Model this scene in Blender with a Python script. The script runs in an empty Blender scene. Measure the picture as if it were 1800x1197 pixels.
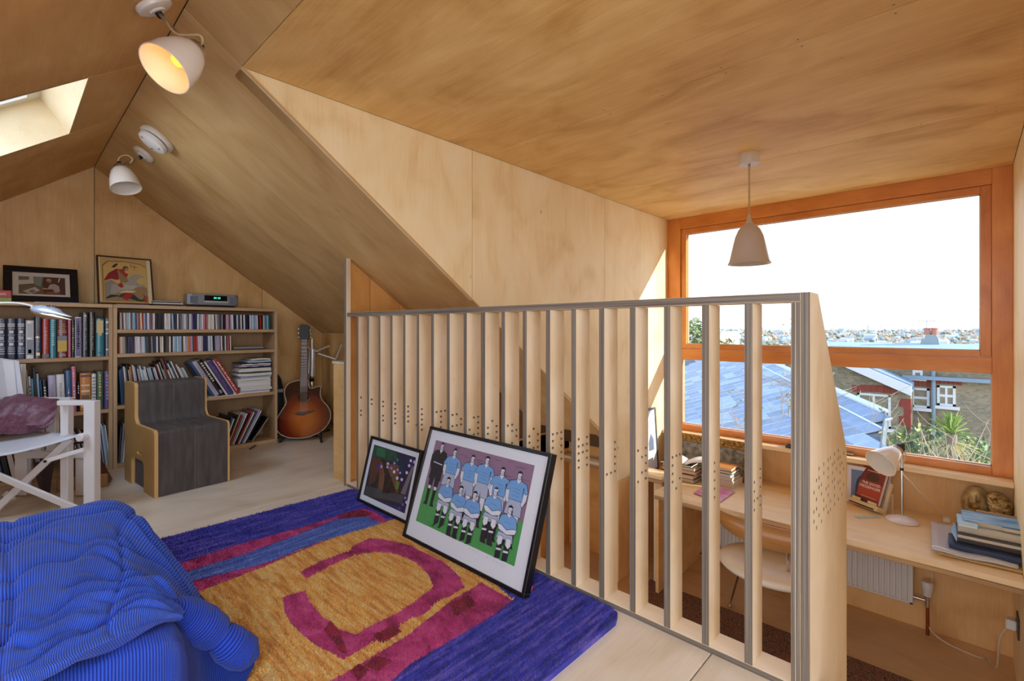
import bpy, bmesh, math, random
from mathutils import Vector, Matrix
from mathutils.geometry import tessellate_polygon
C = bpy.context.scene.collection
S = bpy.context.scene
R = random.Random(7)
# ---------------------------------------------------------------- camera, sky, sun, lamps, exposure
EYE = Vector((0, 0, 1.05)); FPX = 846.0; HY = 577.0
ANG = math.atan(800 / FPX)                       # angle between view axis and +X
FW = Vector((math.cos(ANG), math.sin(ANG), 0)); RT = Vector((math.sin(ANG), -math.cos(ANG), 0)); UP = Vector((0, 0, 1))
cd = bpy.data.cameras.new('camera'); cam = bpy.data.objects.new('camera', cd); C.objects.link(cam)
cd.sensor_width = 36; cd.lens = FPX / 1800 * 36; cd.shift_y = -(598.5 - HY) / 1800; cd.clip_start = .02; cd.clip_end = 20000
cam.matrix_world = Matrix((( RT.x, UP.x, -FW.x, EYE.x), (RT.y, UP.y, -FW.y, EYE.y), (RT.z, UP.z, -FW.z, EYE.z), (0, 0, 0, 1)))
S.camera = cam
w = bpy.data.worlds.new('sky'); S.world = w; w.use_nodes = True
nt = w.node_tree; nt.nodes.clear()
tc = nt.nodes.new('ShaderNodeTexCoord'); sp = nt.nodes.new('ShaderNodeSeparateXYZ'); rp = nt.nodes.new('ShaderNodeValToRGB')
bg = nt.nodes.new('ShaderNodeBackground'); out = nt.nodes.new('ShaderNodeOutputWorld')
nt.links.new(tc.outputs['Generated'], sp.inputs[0]); nt.links.new(sp.outputs['Z'], rp.inputs[0])
nt.links.new(rp.outputs[0], bg.inputs[0]); nt.links.new(bg.outputs[0], out.inputs[0])
rp.color_ramp.elements[0].position = 0; rp.color_ramp.elements[0].color = (1, 1, 1, 1)
rp.color_ramp.elements[1].position = 1; rp.color_ramp.elements[1].color = (.36, .58, .95, 1)
e = rp.color_ramp.elements.new(.1); e.color = (.98, .99, 1, 1)
e = rp.color_ramp.elements.new(.26); e.color = (.80, .90, 1, 1)
bg.inputs[1].default_value = 1.3
def lamp(name, kind, energy, col, loc, direction, sx=1, sy=1):
    d = bpy.data.lights.new(name, kind); d.energy = energy; d.color = col
    if kind == 'AREA': d.shape = 'RECTANGLE'; d.size = sx; d.size_y = sy
    o = bpy.data.objects.new(name, d); C.objects.link(o); o.location = loc
    o.rotation_euler = Vector(direction).to_track_quat('-Z', 'Y').to_euler(); o['kind'] = 'helper'
    return d
sun = lamp('sun', 'SUN', 5.0, (1, .92, .80), (0, 0, 9), (-.36, 1, -.36)); sun.angle = .012
lamp('south_fill_light', 'AREA', 53, (.70, .84, 1), (-.35, -2.5, 1.1), (.02, 1, -.02), 2.2, 1.6)  # added fill behind the standpoint; the back wall has no window
lamp('roof_fill_light', 'AREA', 46, (.72, .85, 1), (-.45, .1, 1.63), (.62, .12, -.75), .8, 1.3)  # added fill under the left slope; no opening in the sheets here
lamp('skylight_daylight', 'AREA', 8, (.70, .84, 1), (-.52, 3.215, 1.93), (.60, 0, -.80), .75, .7)
S.view_settings.view_transform = 'Standard'; S.view_settings.look = 'None'; S.view_settings.gamma = 1
S.view_settings.use_curve_mapping = False; S.view_settings.exposure = 0.72
S.cycles.use_denoising = True; S.cycles.max_bounces = 9; S.cycles.diffuse_bounces = 6; S.cycles.sample_clamp_indirect = 6
S.cycles.caustics_reflective = False; S.cycles.caustics_refractive = False; S.cycles.transparent_max_bounces = 12
# ---------------------------------------------------------------- helpers
def ray(x, y): return FW + RT * ((x - 900) / FPX) + UP * ((HY - y) / FPX)
def pt(x, y, X=None, Y=None, Z=None, D=None):     # the point of a plane that a direction from the standpoint meets
    r = ray(x, y)
    t = D if D is not None else (X / r.x if X is not None else Y / r.y if Y is not None else (Z - EYE.z) / r.z)
    return EYE + r * t
def srgb(h):
    c = [int(h[i:i + 2], 16) / 255 for i in (0, 2, 4)]
    return tuple(a / 12.92 if a <= .04045 else ((a + .055) / 1.055) ** 2.4 for a in c)
MATS = {}
def mat(name, col='808080', rough=.5, metal=0, bump=0, bscale=60, var=0, vscale=8, stretch=(1, 1, 1), col2=None, spec=.5, coat=0, sheen=0, alpha=1, trans=0):
    if name in MATS: return MATS[name]
    m = bpy.data.materials.new(name); m.use_nodes = True; MATS[name] = m
    n = m.node_tree.nodes; L = m.node_tree.links; b = n['Principled BSDF']
    c = srgb(col) if isinstance(col, str) else col
    b.inputs['Base Color'].default_value = (*c, 1); b.inputs['Roughness'].default_value = rough; b.inputs['Metallic'].default_value = metal
    b.inputs['Specular IOR Level'].default_value = spec; b.inputs['Coat Weight'].default_value = coat; b.inputs['Sheen Weight'].default_value = sheen
    b.inputs['Transmission Weight'].default_value = trans
    if bump or var:
        t = n.new('ShaderNodeTexCoord'); mp = n.new('ShaderNodeMapping'); mp.inputs['Scale'].default_value = stretch
        L.new(t.outputs['Object'], mp.inputs[0])
    if var:
        no = n.new('ShaderNodeTexNoise'); no.inputs['Scale'].default_value = vscale; no.inputs['Detail'].default_value = 6; L.new(mp.outputs[0], no.inputs[0])
        r = n.new('ShaderNodeValToRGB'); L.new(no.outputs[0], r.inputs[0])
        c2 = srgb(col2) if col2 else tuple(v * (1 - var) for v in c)
        r.color_ramp.elements[0].position = .3; r.color_ramp.elements[0].color = (*c2, 1); r.color_ramp.elements[1].position = .68; r.color_ramp.elements[1].color = (*c, 1)
        L.new(r.outputs[0], b.inputs['Base Color'])
    if bump:
        n2 = n.new('ShaderNodeTexNoise'); n2.inputs['Scale'].default_value = bscale; n2.inputs['Detail'].default_value = 4; L.new(mp.outputs[0], n2.inputs[0])
        bp = n.new('ShaderNodeBump'); bp.inputs['Strength'].default_value = bump; bp.inputs['Distance'].default_value = .01
        L.new(n2.outputs[0], bp.inputs['Height']); L.new(bp.outputs[0], b.inputs['Normal'])
    return m
def wood(name, light, mid, dark, grain=0, rough=.55, mott=1.0, scale=1.0, coat=0):
    """sheet timber: broad mottling and streaks along the grain axis (0 x, 1 y, 2 z), fine fibre, rare specks"""
    m = bpy.data.materials.new(name); m.use_nodes = True; MATS[name] = m
    n = m.node_tree.nodes; L = m.node_tree.links; b = n['Principled BSDF']
    t = n.new('ShaderNodeTexCoord'); oi = n.new('ShaderNodeObjectInfo')
    ad = n.new('ShaderNodeVectorMath'); ad.operation = 'ADD'; L.new(t.outputs['Object'], ad.inputs[0])
    ml = n.new('ShaderNodeMath'); ml.operation = 'MULTIPLY'; ml.inputs[1].default_value = 17; L.new(oi.outputs['Random'], ml.inputs[0])
    L.new(ml.outputs[0], ad.inputs[1])
    def layer(along, across, sc, det, dist=0):
        mp = n.new('ShaderNodeMapping'); s = [across * scale] * 3; s[grain] = along * scale; mp.inputs['Scale'].default_value = s
        L.new(ad.outputs[0], mp.inputs[0]); no = n.new('ShaderNodeTexNoise'); no.inputs['Scale'].default_value = sc; no.inputs['Detail'].default_value = det
        no.inputs['Distortion'].default_value = dist; L.new(mp.outputs[0], no.inputs[0]); return no.outputs[0]
    a = layer(2.0, 3.2, 1.1, 8, .8); f = layer(4, 60, 1.6, 3); st = layer(.8, 10, 1.3, 4, .5)
    mx = n.new('ShaderNodeMath'); mx.operation = 'MULTIPLY_ADD'; L.new(a, mx.inputs[0]); mx.inputs[1].default_value = .62 * mott
    m2 = n.new('ShaderNodeMath'); m2.operation = 'MULTIPLY_ADD'; L.new(st, m2.inputs[0]); m2.inputs[1].default_value = .22
    m3 = n.new('ShaderNodeMath'); m3.operation = 'MULTIPLY_ADD'; L.new(f, m3.inputs[0]); m3.inputs[1].default_value = .16; m3.inputs[2].default_value = .5 * (1 - .62 * mott - .38)
    L.new(m3.outputs[0], m2.inputs[2]); L.new(m2.outputs[0], mx.inputs[2])
    r = n.new('ShaderNodeValToRGB'); L.new(mx.outputs[0], r.inputs[0]); e = r.color_ramp.elements
    e[0].position = .32; e[0].color = (*srgb(dark), 1); e[1].position = .66; e[1].color = (*srgb(light), 1); k = e.new(.48); k.color = (*srgb(mid), 1)
    sp = layer(3, 9, 2.2, 1); r2 = n.new('ShaderNodeValToRGB'); L.new(sp, r2.inputs[0]); q = r2.color_ramp.elements
    q[0].position = .155; q[0].color = (.62, .52, .42, 1); q[1].position = .20; q[1].color = (1, 1, 1, 1)
    mm = n.new('ShaderNodeMix'); mm.data_type = 'RGBA'; mm.blend_type = 'MULTIPLY'; mm.inputs[0].default_value = 1
    L.new(r.outputs[0], mm.inputs[6]); L.new(r2.outputs[0], mm.inputs[7]); L.new(mm.outputs[2], b.inputs['Base Color'])
    b.inputs['Roughness'].default_value = rough; b.inputs['Coat Weight'].default_value = coat; b.inputs['Coat Roughness'].default_value = .25
    bp = n.new('ShaderNodeBump'); bp.inputs['Strength'].default_value = .12; bp.inputs['Distance'].default_value = .002
    L.new(f, bp.inputs['Height']); L.new(bp.outputs[0], b.inputs['Normal'])
    return m
def plyedge(name, axis, a, c, freq):
    """the laminated edge of a board: thin bands across `axis`"""
    m = bpy.data.materials.new(name); m.use_nodes = True; MATS[name] = m
    n = m.node_tree.nodes; L = m.node_tree.links; b = n['Principled BSDF']; t = n.new('ShaderNodeTexCoord')
    mp = n.new('ShaderNodeMapping'); s = [1.5, 1.5, 1.5]; s[axis] = freq; mp.inputs['Scale'].default_value = s; L.new(t.outputs['Object'], mp.inputs[0])
    no = n.new('ShaderNodeTexNoise'); no.inputs['Scale'].default_value = 1; no.inputs['Detail'].default_value = 2; L.new(mp.outputs[0], no.inputs[0])
    r = n.new('ShaderNodeValToRGB'); L.new(no.outputs[0], r.inputs[0]); r.color_ramp.elements[0].position = .36; r.color_ramp.elements[0].color = (*srgb(c), 1)
    r.color_ramp.elements[1].position = .62; r.color_ramp.elements[1].color = (*srgb(a), 1); L.new(r.outputs[0], b.inputs['Base Color']); b.inputs['Roughness'].default_value = .6
    return m
def glassmat(name, tint=(1, 1, 1), refl=.06):
    m = bpy.data.materials.new(name); m.use_nodes = True; MATS[name] = m
    n = m.node_tree.nodes; L = m.node_tree.links; n.clear()
    o = n.new('ShaderNodeOutputMaterial'); tr = n.new('ShaderNodeBsdfTransparent'); tr.inputs[0].default_value = (*tint, 1)
    gl = n.new('ShaderNodeBsdfGlossy'); gl.inputs['Roughness'].default_value = .02; fr = n.new('ShaderNodeFresnel'); fr.inputs[0].default_value = 1.35
    ge = n.new('ShaderNodeNewGeometry'); iv = n.new('ShaderNodeMath'); iv.operation = 'SUBTRACT'; iv.inputs[0].default_value = 1; L.new(ge.outputs['Backfacing'], iv.inputs[1])
    mu = n.new('ShaderNodeMath'); mu.operation = 'MULTIPLY'; L.new(fr.outputs[0], mu.inputs[0]); L.new(iv.outputs[0], mu.inputs[1])
    mx = n.new('ShaderNodeMixShader'); L.new(mu.outputs[0], mx.inputs[0]); L.new(tr.outputs[0], mx.inputs[1]); L.new(gl.outputs[0], mx.inputs[2]); L.new(mx.outputs[0], o.inputs[0])
    return m
def emit(name, col, s):
    m = bpy.data.materials.new(name); m.use_nodes = True; MATS[name] = m; b = m.node_tree.nodes['Principled BSDF']
    b.inputs['Base Color'].default_value = (*srgb(col), 1); b.inputs['Emission Color'].default_value = (*srgb(col), 1); b.inputs['Emission Strength'].default_value = s
    return m
WM = {}                                            # world matrices of the empties
class MB:
    def __init__(s): s.v = []; s.f = []; s.m = []; s.uv = None
    def add(s, vs, fs, M=None, mi=0):
        o = len(s.v); s.v += [(M @ Vector(p)) if M is not None else Vector(p) for p in vs]
        s.f += [[i + o for i in q] for q in fs]; s.m += [mi] * len(fs); return s
    def box(s, a, b, M=None, mi=0):
        (x, y, z), (X, Y, Z) = a, b
        return s.hexa([(x, y, z), (X, y, z), (X, Y, z), (x, Y, z), (x, y, Z), (X, y, Z), (X, Y, Z), (x, Y, Z)], M, mi)
    def hexa(s, p, M=None, mi=0):
        return s.add(p, [[3, 2, 1, 0], [4, 5, 6, 7], [0, 1, 5, 4], [1, 2, 6, 5], [2, 3, 7, 6], [3, 0, 4, 7]], M, mi)
    def prism(s, poly, a, b, M=None, mi=0, side=None, holes=()):
        """outline in local xy, extruded from z=a to z=b, with optional through holes"""
        loops = [list(poly)] + [list(h) for h in holes]; flat = [p for l in loops for p in l]; n = len(flat)
        tris = tessellate_polygon([[Vector((p[0], p[1], 0)) for p in l] for l in loops])
        vs = [(p[0], p[1], a) for p in flat] + [(p[0], p[1], b) for p in flat]; fs = []
        for t in tris:
            A, B_, C_ = (Vector((*flat[i][:2], 0)) for i in t)
            if (B_ - A).cross(C_ - A).z < 0: t = t[::-1]
            fs.append([t[2] , t[1], t[0]]); fs.append([i + n for i in t])
        s.add(vs, fs, M, mi); o = 0; sf = []
        for l in loops:
            k = len(l); ar = sum(l[i][0] * l[(i + 1) % k][1] - l[(i + 1) % k][0] * l[i][1] for i in range(k))
            ccw = (ar > 0) == (l is loops[0])
            for i in range(k):
                j = (i + 1) % k; q = [o + i, o + j, o + j + n, o + i + n]; sf.append(q if ccw else q[::-1])
            o += k
        base = len(s.v) - 2 * n; s.f += [[i + base for i in q] for q in sf]; s.m += [mi if side is None else side] * len(sf); return s
    def tube(s, path, r, n=8, M=None, mi=0, closed=False):
        P = [Vector(p) for p in path]; k = len(P); rr = r if isinstance(r, (list, tuple)) else [r] * k; vs = []; fs = []; nrm = None
        for i, p in enumerate(P):
            d = (P[(i + 1) % k] - P[i - 1]) if closed else (P[min(i + 1, k - 1)] - P[max(i - 1, 0)])
            d.normalize()
            if nrm is None: nrm = d.orthogonal().normalized()
            else: nrm = (nrm - d * nrm.dot(d)); nrm = nrm.normalized() if nrm.length > 1e-6 else d.orthogonal().normalized()
            bn = d.cross(nrm)
            vs += [p + (nrm * math.cos(2 * math.pi * j / n) + bn * math.sin(2 * math.pi * j / n)) * rr[i] for j in range(n)]
        for i in range(k if closed else k - 1):
            for j in range(n):
                a = i * n + j; b = i * n + (j + 1) % n; c = ((i + 1) % k) * n; fs.append([a, b, c + (j + 1) % n, c + j])
        if not closed: fs.append(list(range(n))[::-1]); fs.append([(k - 1) * n + j for j in range(n)])
        return s.add(vs, fs, M, mi)
    def lathe(s, prof, n=32, M=None, mi=0, caps=True):
        vs = []; fs = []
        for (r, z) in prof: vs += [(r * math.cos(2 * math.pi * j / n), r * math.sin(2 * math.pi * j / n), z) for j in range(n)]
        for i in range(len(prof) - 1):
            for j in range(n):
                a = i * n + j; b = i * n + (j + 1) % n; fs.append([a, b, b + n, a + n])
        if caps:
            if prof[0][0] > 1e-5: fs.append(list(range(n))[::-1])
            if prof[-1][0] > 1e-5: fs.append([(len(prof) - 1) * n + j for j in range(n)])
        return s.add(vs, fs, M, mi)
    def grid(s, G, M=None, mi=0, wrap=False):
        h = len(G); k = len(G[0]); fs = []
        for i in range(h - 1):
            for j in range(k if wrap else k - 1):
                jj = (j + 1) % k; fs.append([i * k + j, i * k + jj, (i + 1) * k + jj, (i + 1) * k + j])
        return s.add([p for r_ in G for p in r_], fs, M, mi)
    def build(s, name, mats, parent=None, bevel=0, smooth=False, world=False, origin=None, nmat=None, seg=1, loc=None):
        """ONE mesh object. world: vertices are in world space; origin 'base' puts the origin at the foot of the mesh"""
        me = bpy.data.meshes.new(name); V = s.v; off = Vector((0, 0, 0))
        if parent is not None and world: I = WM[parent.name].inverted(); V = [I @ p for p in V]
        if origin == 'base':
            lo = Vector([min(p[i] for p in V) for i in range(3)]); hi = Vector([max(p[i] for p in V) for i in range(3)])
            off = Vector(((lo.x + hi.x) / 2, (lo.y + hi.y) / 2, lo.z)); V = [p - off for p in V]
        me.from_pydata([tuple(p) for p in V], [], s.f)
        ml = mats if isinstance(mats, (list, tuple)) else [mats]
        for m in ml: me.materials.append(m)
        if len(ml) > 1 and nmat is None: me.polygons.foreach_set('material_index', s.m)
        if nmat is not None:
            for p in me.polygons: p.material_index = nmat(p.normal)
        if bevel:
            bm = bmesh.new(); bm.from_mesh(me)
            bm.normal_update()
            ed = [e_ for e_ in bm.edges if len(e_.link_faces) == 2 and e_.calc_face_angle() > .5]
            bmesh.ops.bevel(bm, geom=ed, offset=bevel, segments=seg, affect='EDGES', profile=.5, clamp_overlap=True)
            bm.to_mesh(me); bm.free()
        if smooth:
            for p in me.polygons: p.use_smooth = True
            if smooth != 'all': me.set_sharp_from_angle(angle=.7)
        o = bpy.data.objects.new(name, me); C.objects.link(o); o.location = off if loc is None else loc
        if parent is not None: o.parent = parent
        WM[o.name] = (WM[parent.name] if parent is not None else Matrix()) @ Matrix.Translation(off)
        return o
def tag(o, label=None, cat=None, group=None, kind=None):
    if label: o['label'] = label
    if cat: o['category'] = cat
    if group: o['group'] = group
    if kind: o['kind'] = kind
    return o
def frame(ex, ey, ez, loc):
    return Matrix(((ex[0], ey[0], ez[0], loc[0]), (ex[1], ey[1], ez[1], loc[1]), (ex[2], ey[2], ez[2], loc[2]), (0, 0, 0, 1)))
def thing(name, loc=(0, 0, 0), M=None, rz=0, label=None, cat=None, group=None, kind=None, parent=None):
    o = bpy.data.objects.new(name, None); C.objects.link(o); o.empty_display_size = .05
    if M is None: M = Matrix.Translation(loc) @ Matrix.Rotation(rz, 4, 'Z')
    o.matrix_local = M; WM[o.name] = M
    if parent is not None: o.parent = parent; WM[o.name] = WM[parent.name] @ M
    return tag(o, label, cat, group, kind)
def struct(name, mb, m, **k):
    o = mb.build(name, m, **k); o['kind'] = 'structure'; return o
def panel(parent, name, M, w_, h_, t_, m, bevel=.0015):
    """a sheet: local x 0..w, y 0..h, front at z=0, thickness behind; its own local axes drive the grain"""
    o = MB().box((0, 0, -t_), (w_, h_, 0)).build(name, m, None, bevel); o.matrix_local = M
    if parent is not None: o.parent = parent; o.matrix_local = WM[parent.name].inverted() @ M
    WM[o.name] = M; return o
def polypanel(parent, name, M, poly, t_, m, bevel=0):
    o = MB().prism(poly, -t_, 0).build(name, m, None, bevel)
    if parent is not None: o.parent = parent; o.matrix_local = WM[parent.name].inverted() @ M
    else: o.matrix_local = M
    WM[o.name] = M; return o
TXT = {}
def text(s, size=1, ext=.0):
    k = (s, size)
    if k in TXT: return TXT[k]
    c = bpy.data.curves.new('lettering', 'FONT'); c.body = s; c.size = size; c.align_x = 'CENTER'; c.align_y = 'CENTER'; c.resolution_u = 2
    o = bpy.data.objects.new('lettering', c); C.objects.link(o); dg = bpy.context.evaluated_depsgraph_get()
    me = bpy.data.meshes.new_from_object(o.evaluated_get(dg)); bpy.data.objects.remove(o); TXT[k] = me; return me
for q in ('THE GREAT WAR', 'THE', 'GREAT', 'WAR', 'MICHELANGELO', 'LEONARDO DA VINCI', 'PICASSO', 'THE GOOD', 'MESSENGER'): text(q)
def lettering(parent, s, M, w_, h_, m, name='lettering', label=None):
    """flat printed words scaled to a w x h box in the xy plane of M (relative to parent)"""
    me = text(s).copy(); xs = [v.co.x for v in me.vertices]; ys = [v.co.y for v in me.vertices]
    sx = w_ / (max(xs) - min(xs)); sy = h_ / (max(ys) - min(ys)); cx = (max(xs) + min(xs)) / 2; cy = (max(ys) + min(ys)) / 2
    for v in me.vertices: v.co = ((v.co.x - cx) * sx, (v.co.y - cy) * sy, 0)
    me.materials.clear(); me.materials.append(m)
    o = bpy.data.objects.new(name, me); C.objects.link(o); o.parent = parent; o.matrix_local = M
    return o
def circ(x, y, r, n=10, sq=1): return [(x + r * math.cos(2 * math.pi * i / n), y + r * sq * math.sin(2 * math.pi * i / n)) for i in range(n)]
def smoothpath(P, k=6, closed=False):
    P = [Vector(p) for p in P]; out_ = []; n = len(P)
    for i in range(n if closed else n - 1):
        p0 = P[i - 1] if (closed or i) else P[0] * 2 - P[1]; p1 = P[i]; p2 = P[(i + 1) % n]; p3 = P[(i + 2) % n] if (closed or i + 2 < n) else P[-1] * 2 - P[-2]
        for j in range(k):
            t = j / k; out_.append(.5 * ((2 * p1) + (p2 - p0) * t + (2 * p0 - 5 * p1 + 4 * p2 - p3) * t * t + (3 * p1 - p0 - 3 * p2 + p3) * t ** 3))
    if not closed: out_.append(P[-1])
    return out_
# ---------------------------------------------------------------- timber
CEIL = wood('ceiling_ply', 'F2D08E', 'E2B974', 'C69650', 0)
WALL = wood('wall_ply', 'EFD3A2', 'E3C08C', 'CFA970', 0)
CHEEK = wood('cheek_ply', 'F5E4BE', 'EED7A8', 'DFC08A', 1)
FLOOR = wood('floor_ply', 'EEE6D9', 'E2D7C6', 'CCBDA5', 0, rough=.34, mott=1.0)
BEECH = wood('desk_ply', 'F3DCB4', 'EACB9E', 'DCB684', 1, rough=.4)
SHADE = wood('lower_ply', 'EEC48C', 'E2B478', 'CC9A5E', 1)
PINE = wood('window_pine', 'E29A50', 'D28640', 'B96E2C', 1, rough=.4, coat=.2)
PINEZ = wood('window_pine_upright', 'E29A50', 'D28640', 'B96E2C', 2, rough=.4, coat=.2)
SLAT = wood('slat_birch', 'EFE0C8', 'E4D0B0', 'D3B68C', 2)
EDGE = plyedge('ply_edge', 1, '8F867C', '5E564E', 420)
EDGEX = plyedge('ply_edge_rail', 2, '8F867C', '5E564E', 420)
EDGEW = plyedge('ply_edge_warm', 2, 'C79F6E', '8A6540', 330)
SHELF = wood('shelf_oak', 'CFB08A', 'BF9D76', 'A98660', 0)
# ---------------------------------------------------------------- room shell
RX, RZ, SL, SLW = .488, 2.31, .715, .735
KX, KL = 2.32, -1.344                       # knee walls
GY, BY = 4.95, -2.62                        # gable and the wall behind the standpoint
WX, DL, DR, DZ = 4.72, 2.24, -.227, 2.16    # window wall, dormer cheeks, dormer ceiling
DX0 = RX + (RZ - DZ) / SL
LZ = -1.19                                  # lower floor
def rz(x): return RZ - (SL if x > RX else SLW) * abs(x - RX)
nl = math.hypot(1, SL); nlw = math.hypot(1, SLW); sd = Vector((1 / nl, 0, -SL / nl)); sn = Vector((-SL / nl, 0, -1 / nl))   # right slope: down direction, inward normal
sdl = Vector((-1 / nlw, 0, -SLW / nlw)); snl = Vector((SLW / nlw, 0, -1 / nlw))
# upper floor: sheets of birch ply
fl = MB().box((KL, BY, -.20), (1.664, 3.03, -.018)).box((KL, 3.03, -.20), (KX, GY, -.018))
floor = struct('floor', fl, mat('floor_core', 'B89470'))
g = .0022
xs = [KL, -.4, 1.664]; ys = [BY, -1.78, .6, 3.03, GY]
for i in range(2):
    for j in range(4):
        x1 = KX if (i == 1 and j == 3) else xs[i + 1]
        panel(floor, 'floor_board', Matrix.Translation((xs[i] + g, ys[j] + g, 0)), x1 - xs[i] - 2 * g, ys[j + 1] - ys[j] - 2 * g, .018, FLOOR)
lf = struct('floor_lower', MB().box((1.4, BY, LZ - .1), (WX, 3.06, LZ)), wood('lower_floor_ply', 'E4C296', 'D8B386', 'C6A070', 1, rough=.5))
# far gable: two visible sheets
wg = struct('wall_gable', MB().prism([(KL, -.2), (KX + .1, -.2), (KX + .1, rz(KX) + .03), (RX, RZ + .03), (KL, rz(KL) + .03)], -.15, -.019, frame((1, 0, 0), (0, 0, 1), (0, -1, 0), (0, GY, 0))), mat('gable_core', '7A5A3A'))
MG = frame((1, 0, 0), (0, 0, 1), (0, -1, 0), (0, GY, 0))
GW = wood('gable_ply', 'EAC68C', 'D9AF72', 'C09254', 1)
for a, b in ((KL, -.6), (-.6, .49), (.49, 1.72), (1.72, KX)):
    top = [(b - g, rz(b) - .002), (a + g, rz(a) - .002)]
    if a < RX < b: top = [top[0], (RX, RZ), top[1]]
    polypanel(wg, 'gable_panel', MG, [(a + g, 0), (b - g, 0)] + top, .018, GW)
# knee walls
wk = struct('wall_knee', MB().box((KX + .018, 3.03, -.2), (KX + .12, GY, rz(KX) + .02)), mat('gable_core'))
MK = frame((0, 1, 0), (0, 0, 1), (-1, 0, 0), (KX, 0, 0))
for a, b in ((3.03, 4.42), (4.42, GY)): polypanel(wk, 'knee_panel', MK, [(a + g, 0), (b - g, 0), (b - g, rz(KX)), (a + g, rz(KX))], .018, GW)
struct('wall_knee_left', MB().box((KL - .1, BY, -.2), (KL, GY, rz(KL) + .05)), GW)
struct('wall_back', MB().prism([(KL, -.2), (WX, -.2 + LZ), (WX, 2.4), (RX, RZ + .1), (KL, rz(KL) + .1)], 0, .1, frame((1, 0, 0), (0, 0, 1), (0, -1, 0), (0, BY, 0))), GW)
# roof slopes as sheets over a backing
ce = thing('ceiling', kind='structure')
def slope(side, a, b, y0, y1, m=CEIL):
    d, n_ = (sd, sn) if side > 0 else (sdl, snl)
    ey = Vector((0, 1, 0)); o_ = Vector((RX, y0 + g, RZ)) + d * a
    M = frame(d, ey, n_, o_) if side < 0 else frame(ey, d, n_, o_)
    L_ = b - a - g; W_ = y1 - y0 - 2 * g
    return panel(ce, 'plywood_sheet', M, *( (L_, W_) if side < 0 else (W_, L_)), .018, m)
SLR = wood('slope_ply', 'D8B984', 'C9A670', 'B48E58', 1)
SLL = wood('left_slope_ply', 'E2B878', 'D2A464', 'BC8C4E', 1)
ln = lambda x: abs(x - RX) * (nl if x > RX else nlw)              # distance down the slope
# right slope: the dormer cuts it between DR and DL
slope(1, .0012, ln(KX), 3.62, GY, SLR); slope(1, .0012, ln(3.55), DL, 3.03, SLR); slope(1, .0012, ln(KX), 3.03, 3.62, SLR)
slope(1, .0012, ln(DX0), .9, DL, SLR); slope(1, .0012, ln(DX0), DR, .9, SLR); slope(1, .0012, ln(3.9), BY, DR, SLR)
# left slope round the skylight
SKX0, SKX1, SKY0, SKY1 = .254, -.72, 2.78, 3.65
slope(-1, .0012, ln(KL), SKY1, GY, SLL); slope(-1, .0012, ln(SKX0), SKY0, SKY1, SLL); slope(-1, ln(SKX1), ln(KL), SKY0, SKY1, SLL)
slope(-1, .0012, ln(KL), 1.45, SKY0, SLL); slope(-1, .0012, ln(KL), .1, 1.45, SLL); slope(-1, .0012, ln(KL), BY, .1, SLL)
# weather skin above the sheets keeps daylight out
sk = MB()
for side, (a, b, y0, y1) in ((1, (-.25, ln(KX) + .3, 3.03, GY + .2)), (1, (-.25, ln(3.6) + .3, DL + .12, 3.03)), (1, (-.25, ln(DX0), DR, DL + .12)), (1, (-.25, ln(3.9), BY, DR)),
        (-1, (0, ln(KL) + .3, BY, SKY0 - .02)), (-1, (0, ln(KL) + .3, SKY1 + .02, GY + .2)), (-1, (0, ln(SKX0) - .02, SKY0 - .02, SKY1 + .02)), (-1, (ln(SKX1) + .02, ln(KL) + .3, SKY0 - .02, SKY1 + .02))):
    d, n_ = (sd, sn) if side > 0 else (sdl, snl); o_ = Vector((RX, 0, RZ)) - n_ * .02; q = -n_ * .2
    A = [o_ + d * a + Vector((0, y0, 0)), o_ + d * b + Vector((0, y0, 0)), o_ + d * b + Vector((0, y1, 0)), o_ + d * a + Vector((0, y1, 0))]
    sk.hexa([*A, *[p + q for p in A]])
struct('roof', sk, mat('roof_core', '5B4630'))
# skylight: ply reveals and a glazed frame
w2 = thing('window_2', kind='structure')
n_ = snl; P = lambda x, y, d: Vector((x, y, rz(x))) - n_ * d
rv = wood('reveal_ply', 'F1E2C2', 'E9D6B2', 'DCC49A', 1)
for A, B_ in (((SKX0, SKY0), (SKX0, SKY1)), ((SKX0, SKY1), (SKX1, SKY1)), ((SKX1, SKY1), (SKX1, SKY0)), ((SKX1, SKY0), (SKX0, SKY0))):
    a0, a1, b0, b1 = P(*A, 0), P(*A, .22), P(*B_, 0), P(*B_, .22); cc = (P(SKX0, SKY0, .1) + P(SKX1, SKY1, .1)) / 2
    mid = (a0 + b1) / 2; nn = (b0 - a0).cross(a1 - a0).normalized(); nn = nn if nn.dot(mid - cc) > 0 else -nn
    MB().hexa([a0, b0, b0 + nn * .018, a0 + nn * .018, a1, b1, b1 + nn * .018, a1 + nn * .018]).build('reveal_board', rv, w2)
for (x0, x1, y0, y1) in ((SKX0, SKX0 - .05, SKY0, SKY1), (SKX1 + .05, SKX1, SKY0, SKY1), (SKX0 - .05, SKX1 + .05, SKY0, SKY0 + .06), (SKX0 - .05, SKX1 + .05, SKY1 - .06, SKY1)):
    A = [P(x0, y0, .20), P(x1, y0, .20), P(x1, y1, .20), P(x0, y1, .20)]
    MB().hexa([*A, *[p - n_ * .05 for p in A]]).build('window_frame', mat('white_paint', 'E9E7E2', .4), w2)
GLASS = glassmat('window_glass')
A = [P(SKX0 - .05, SKY0 + .06, .23), P(SKX1 + .05, SKY0 + .06, .23), P(SKX1 + .05, SKY1 - .06, .23), P(SKX0 - .05, SKY1 - .06, .23)]
MB().add(A, [[0, 1, 2, 3]]).build('pane', GLASS, w2)
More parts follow.
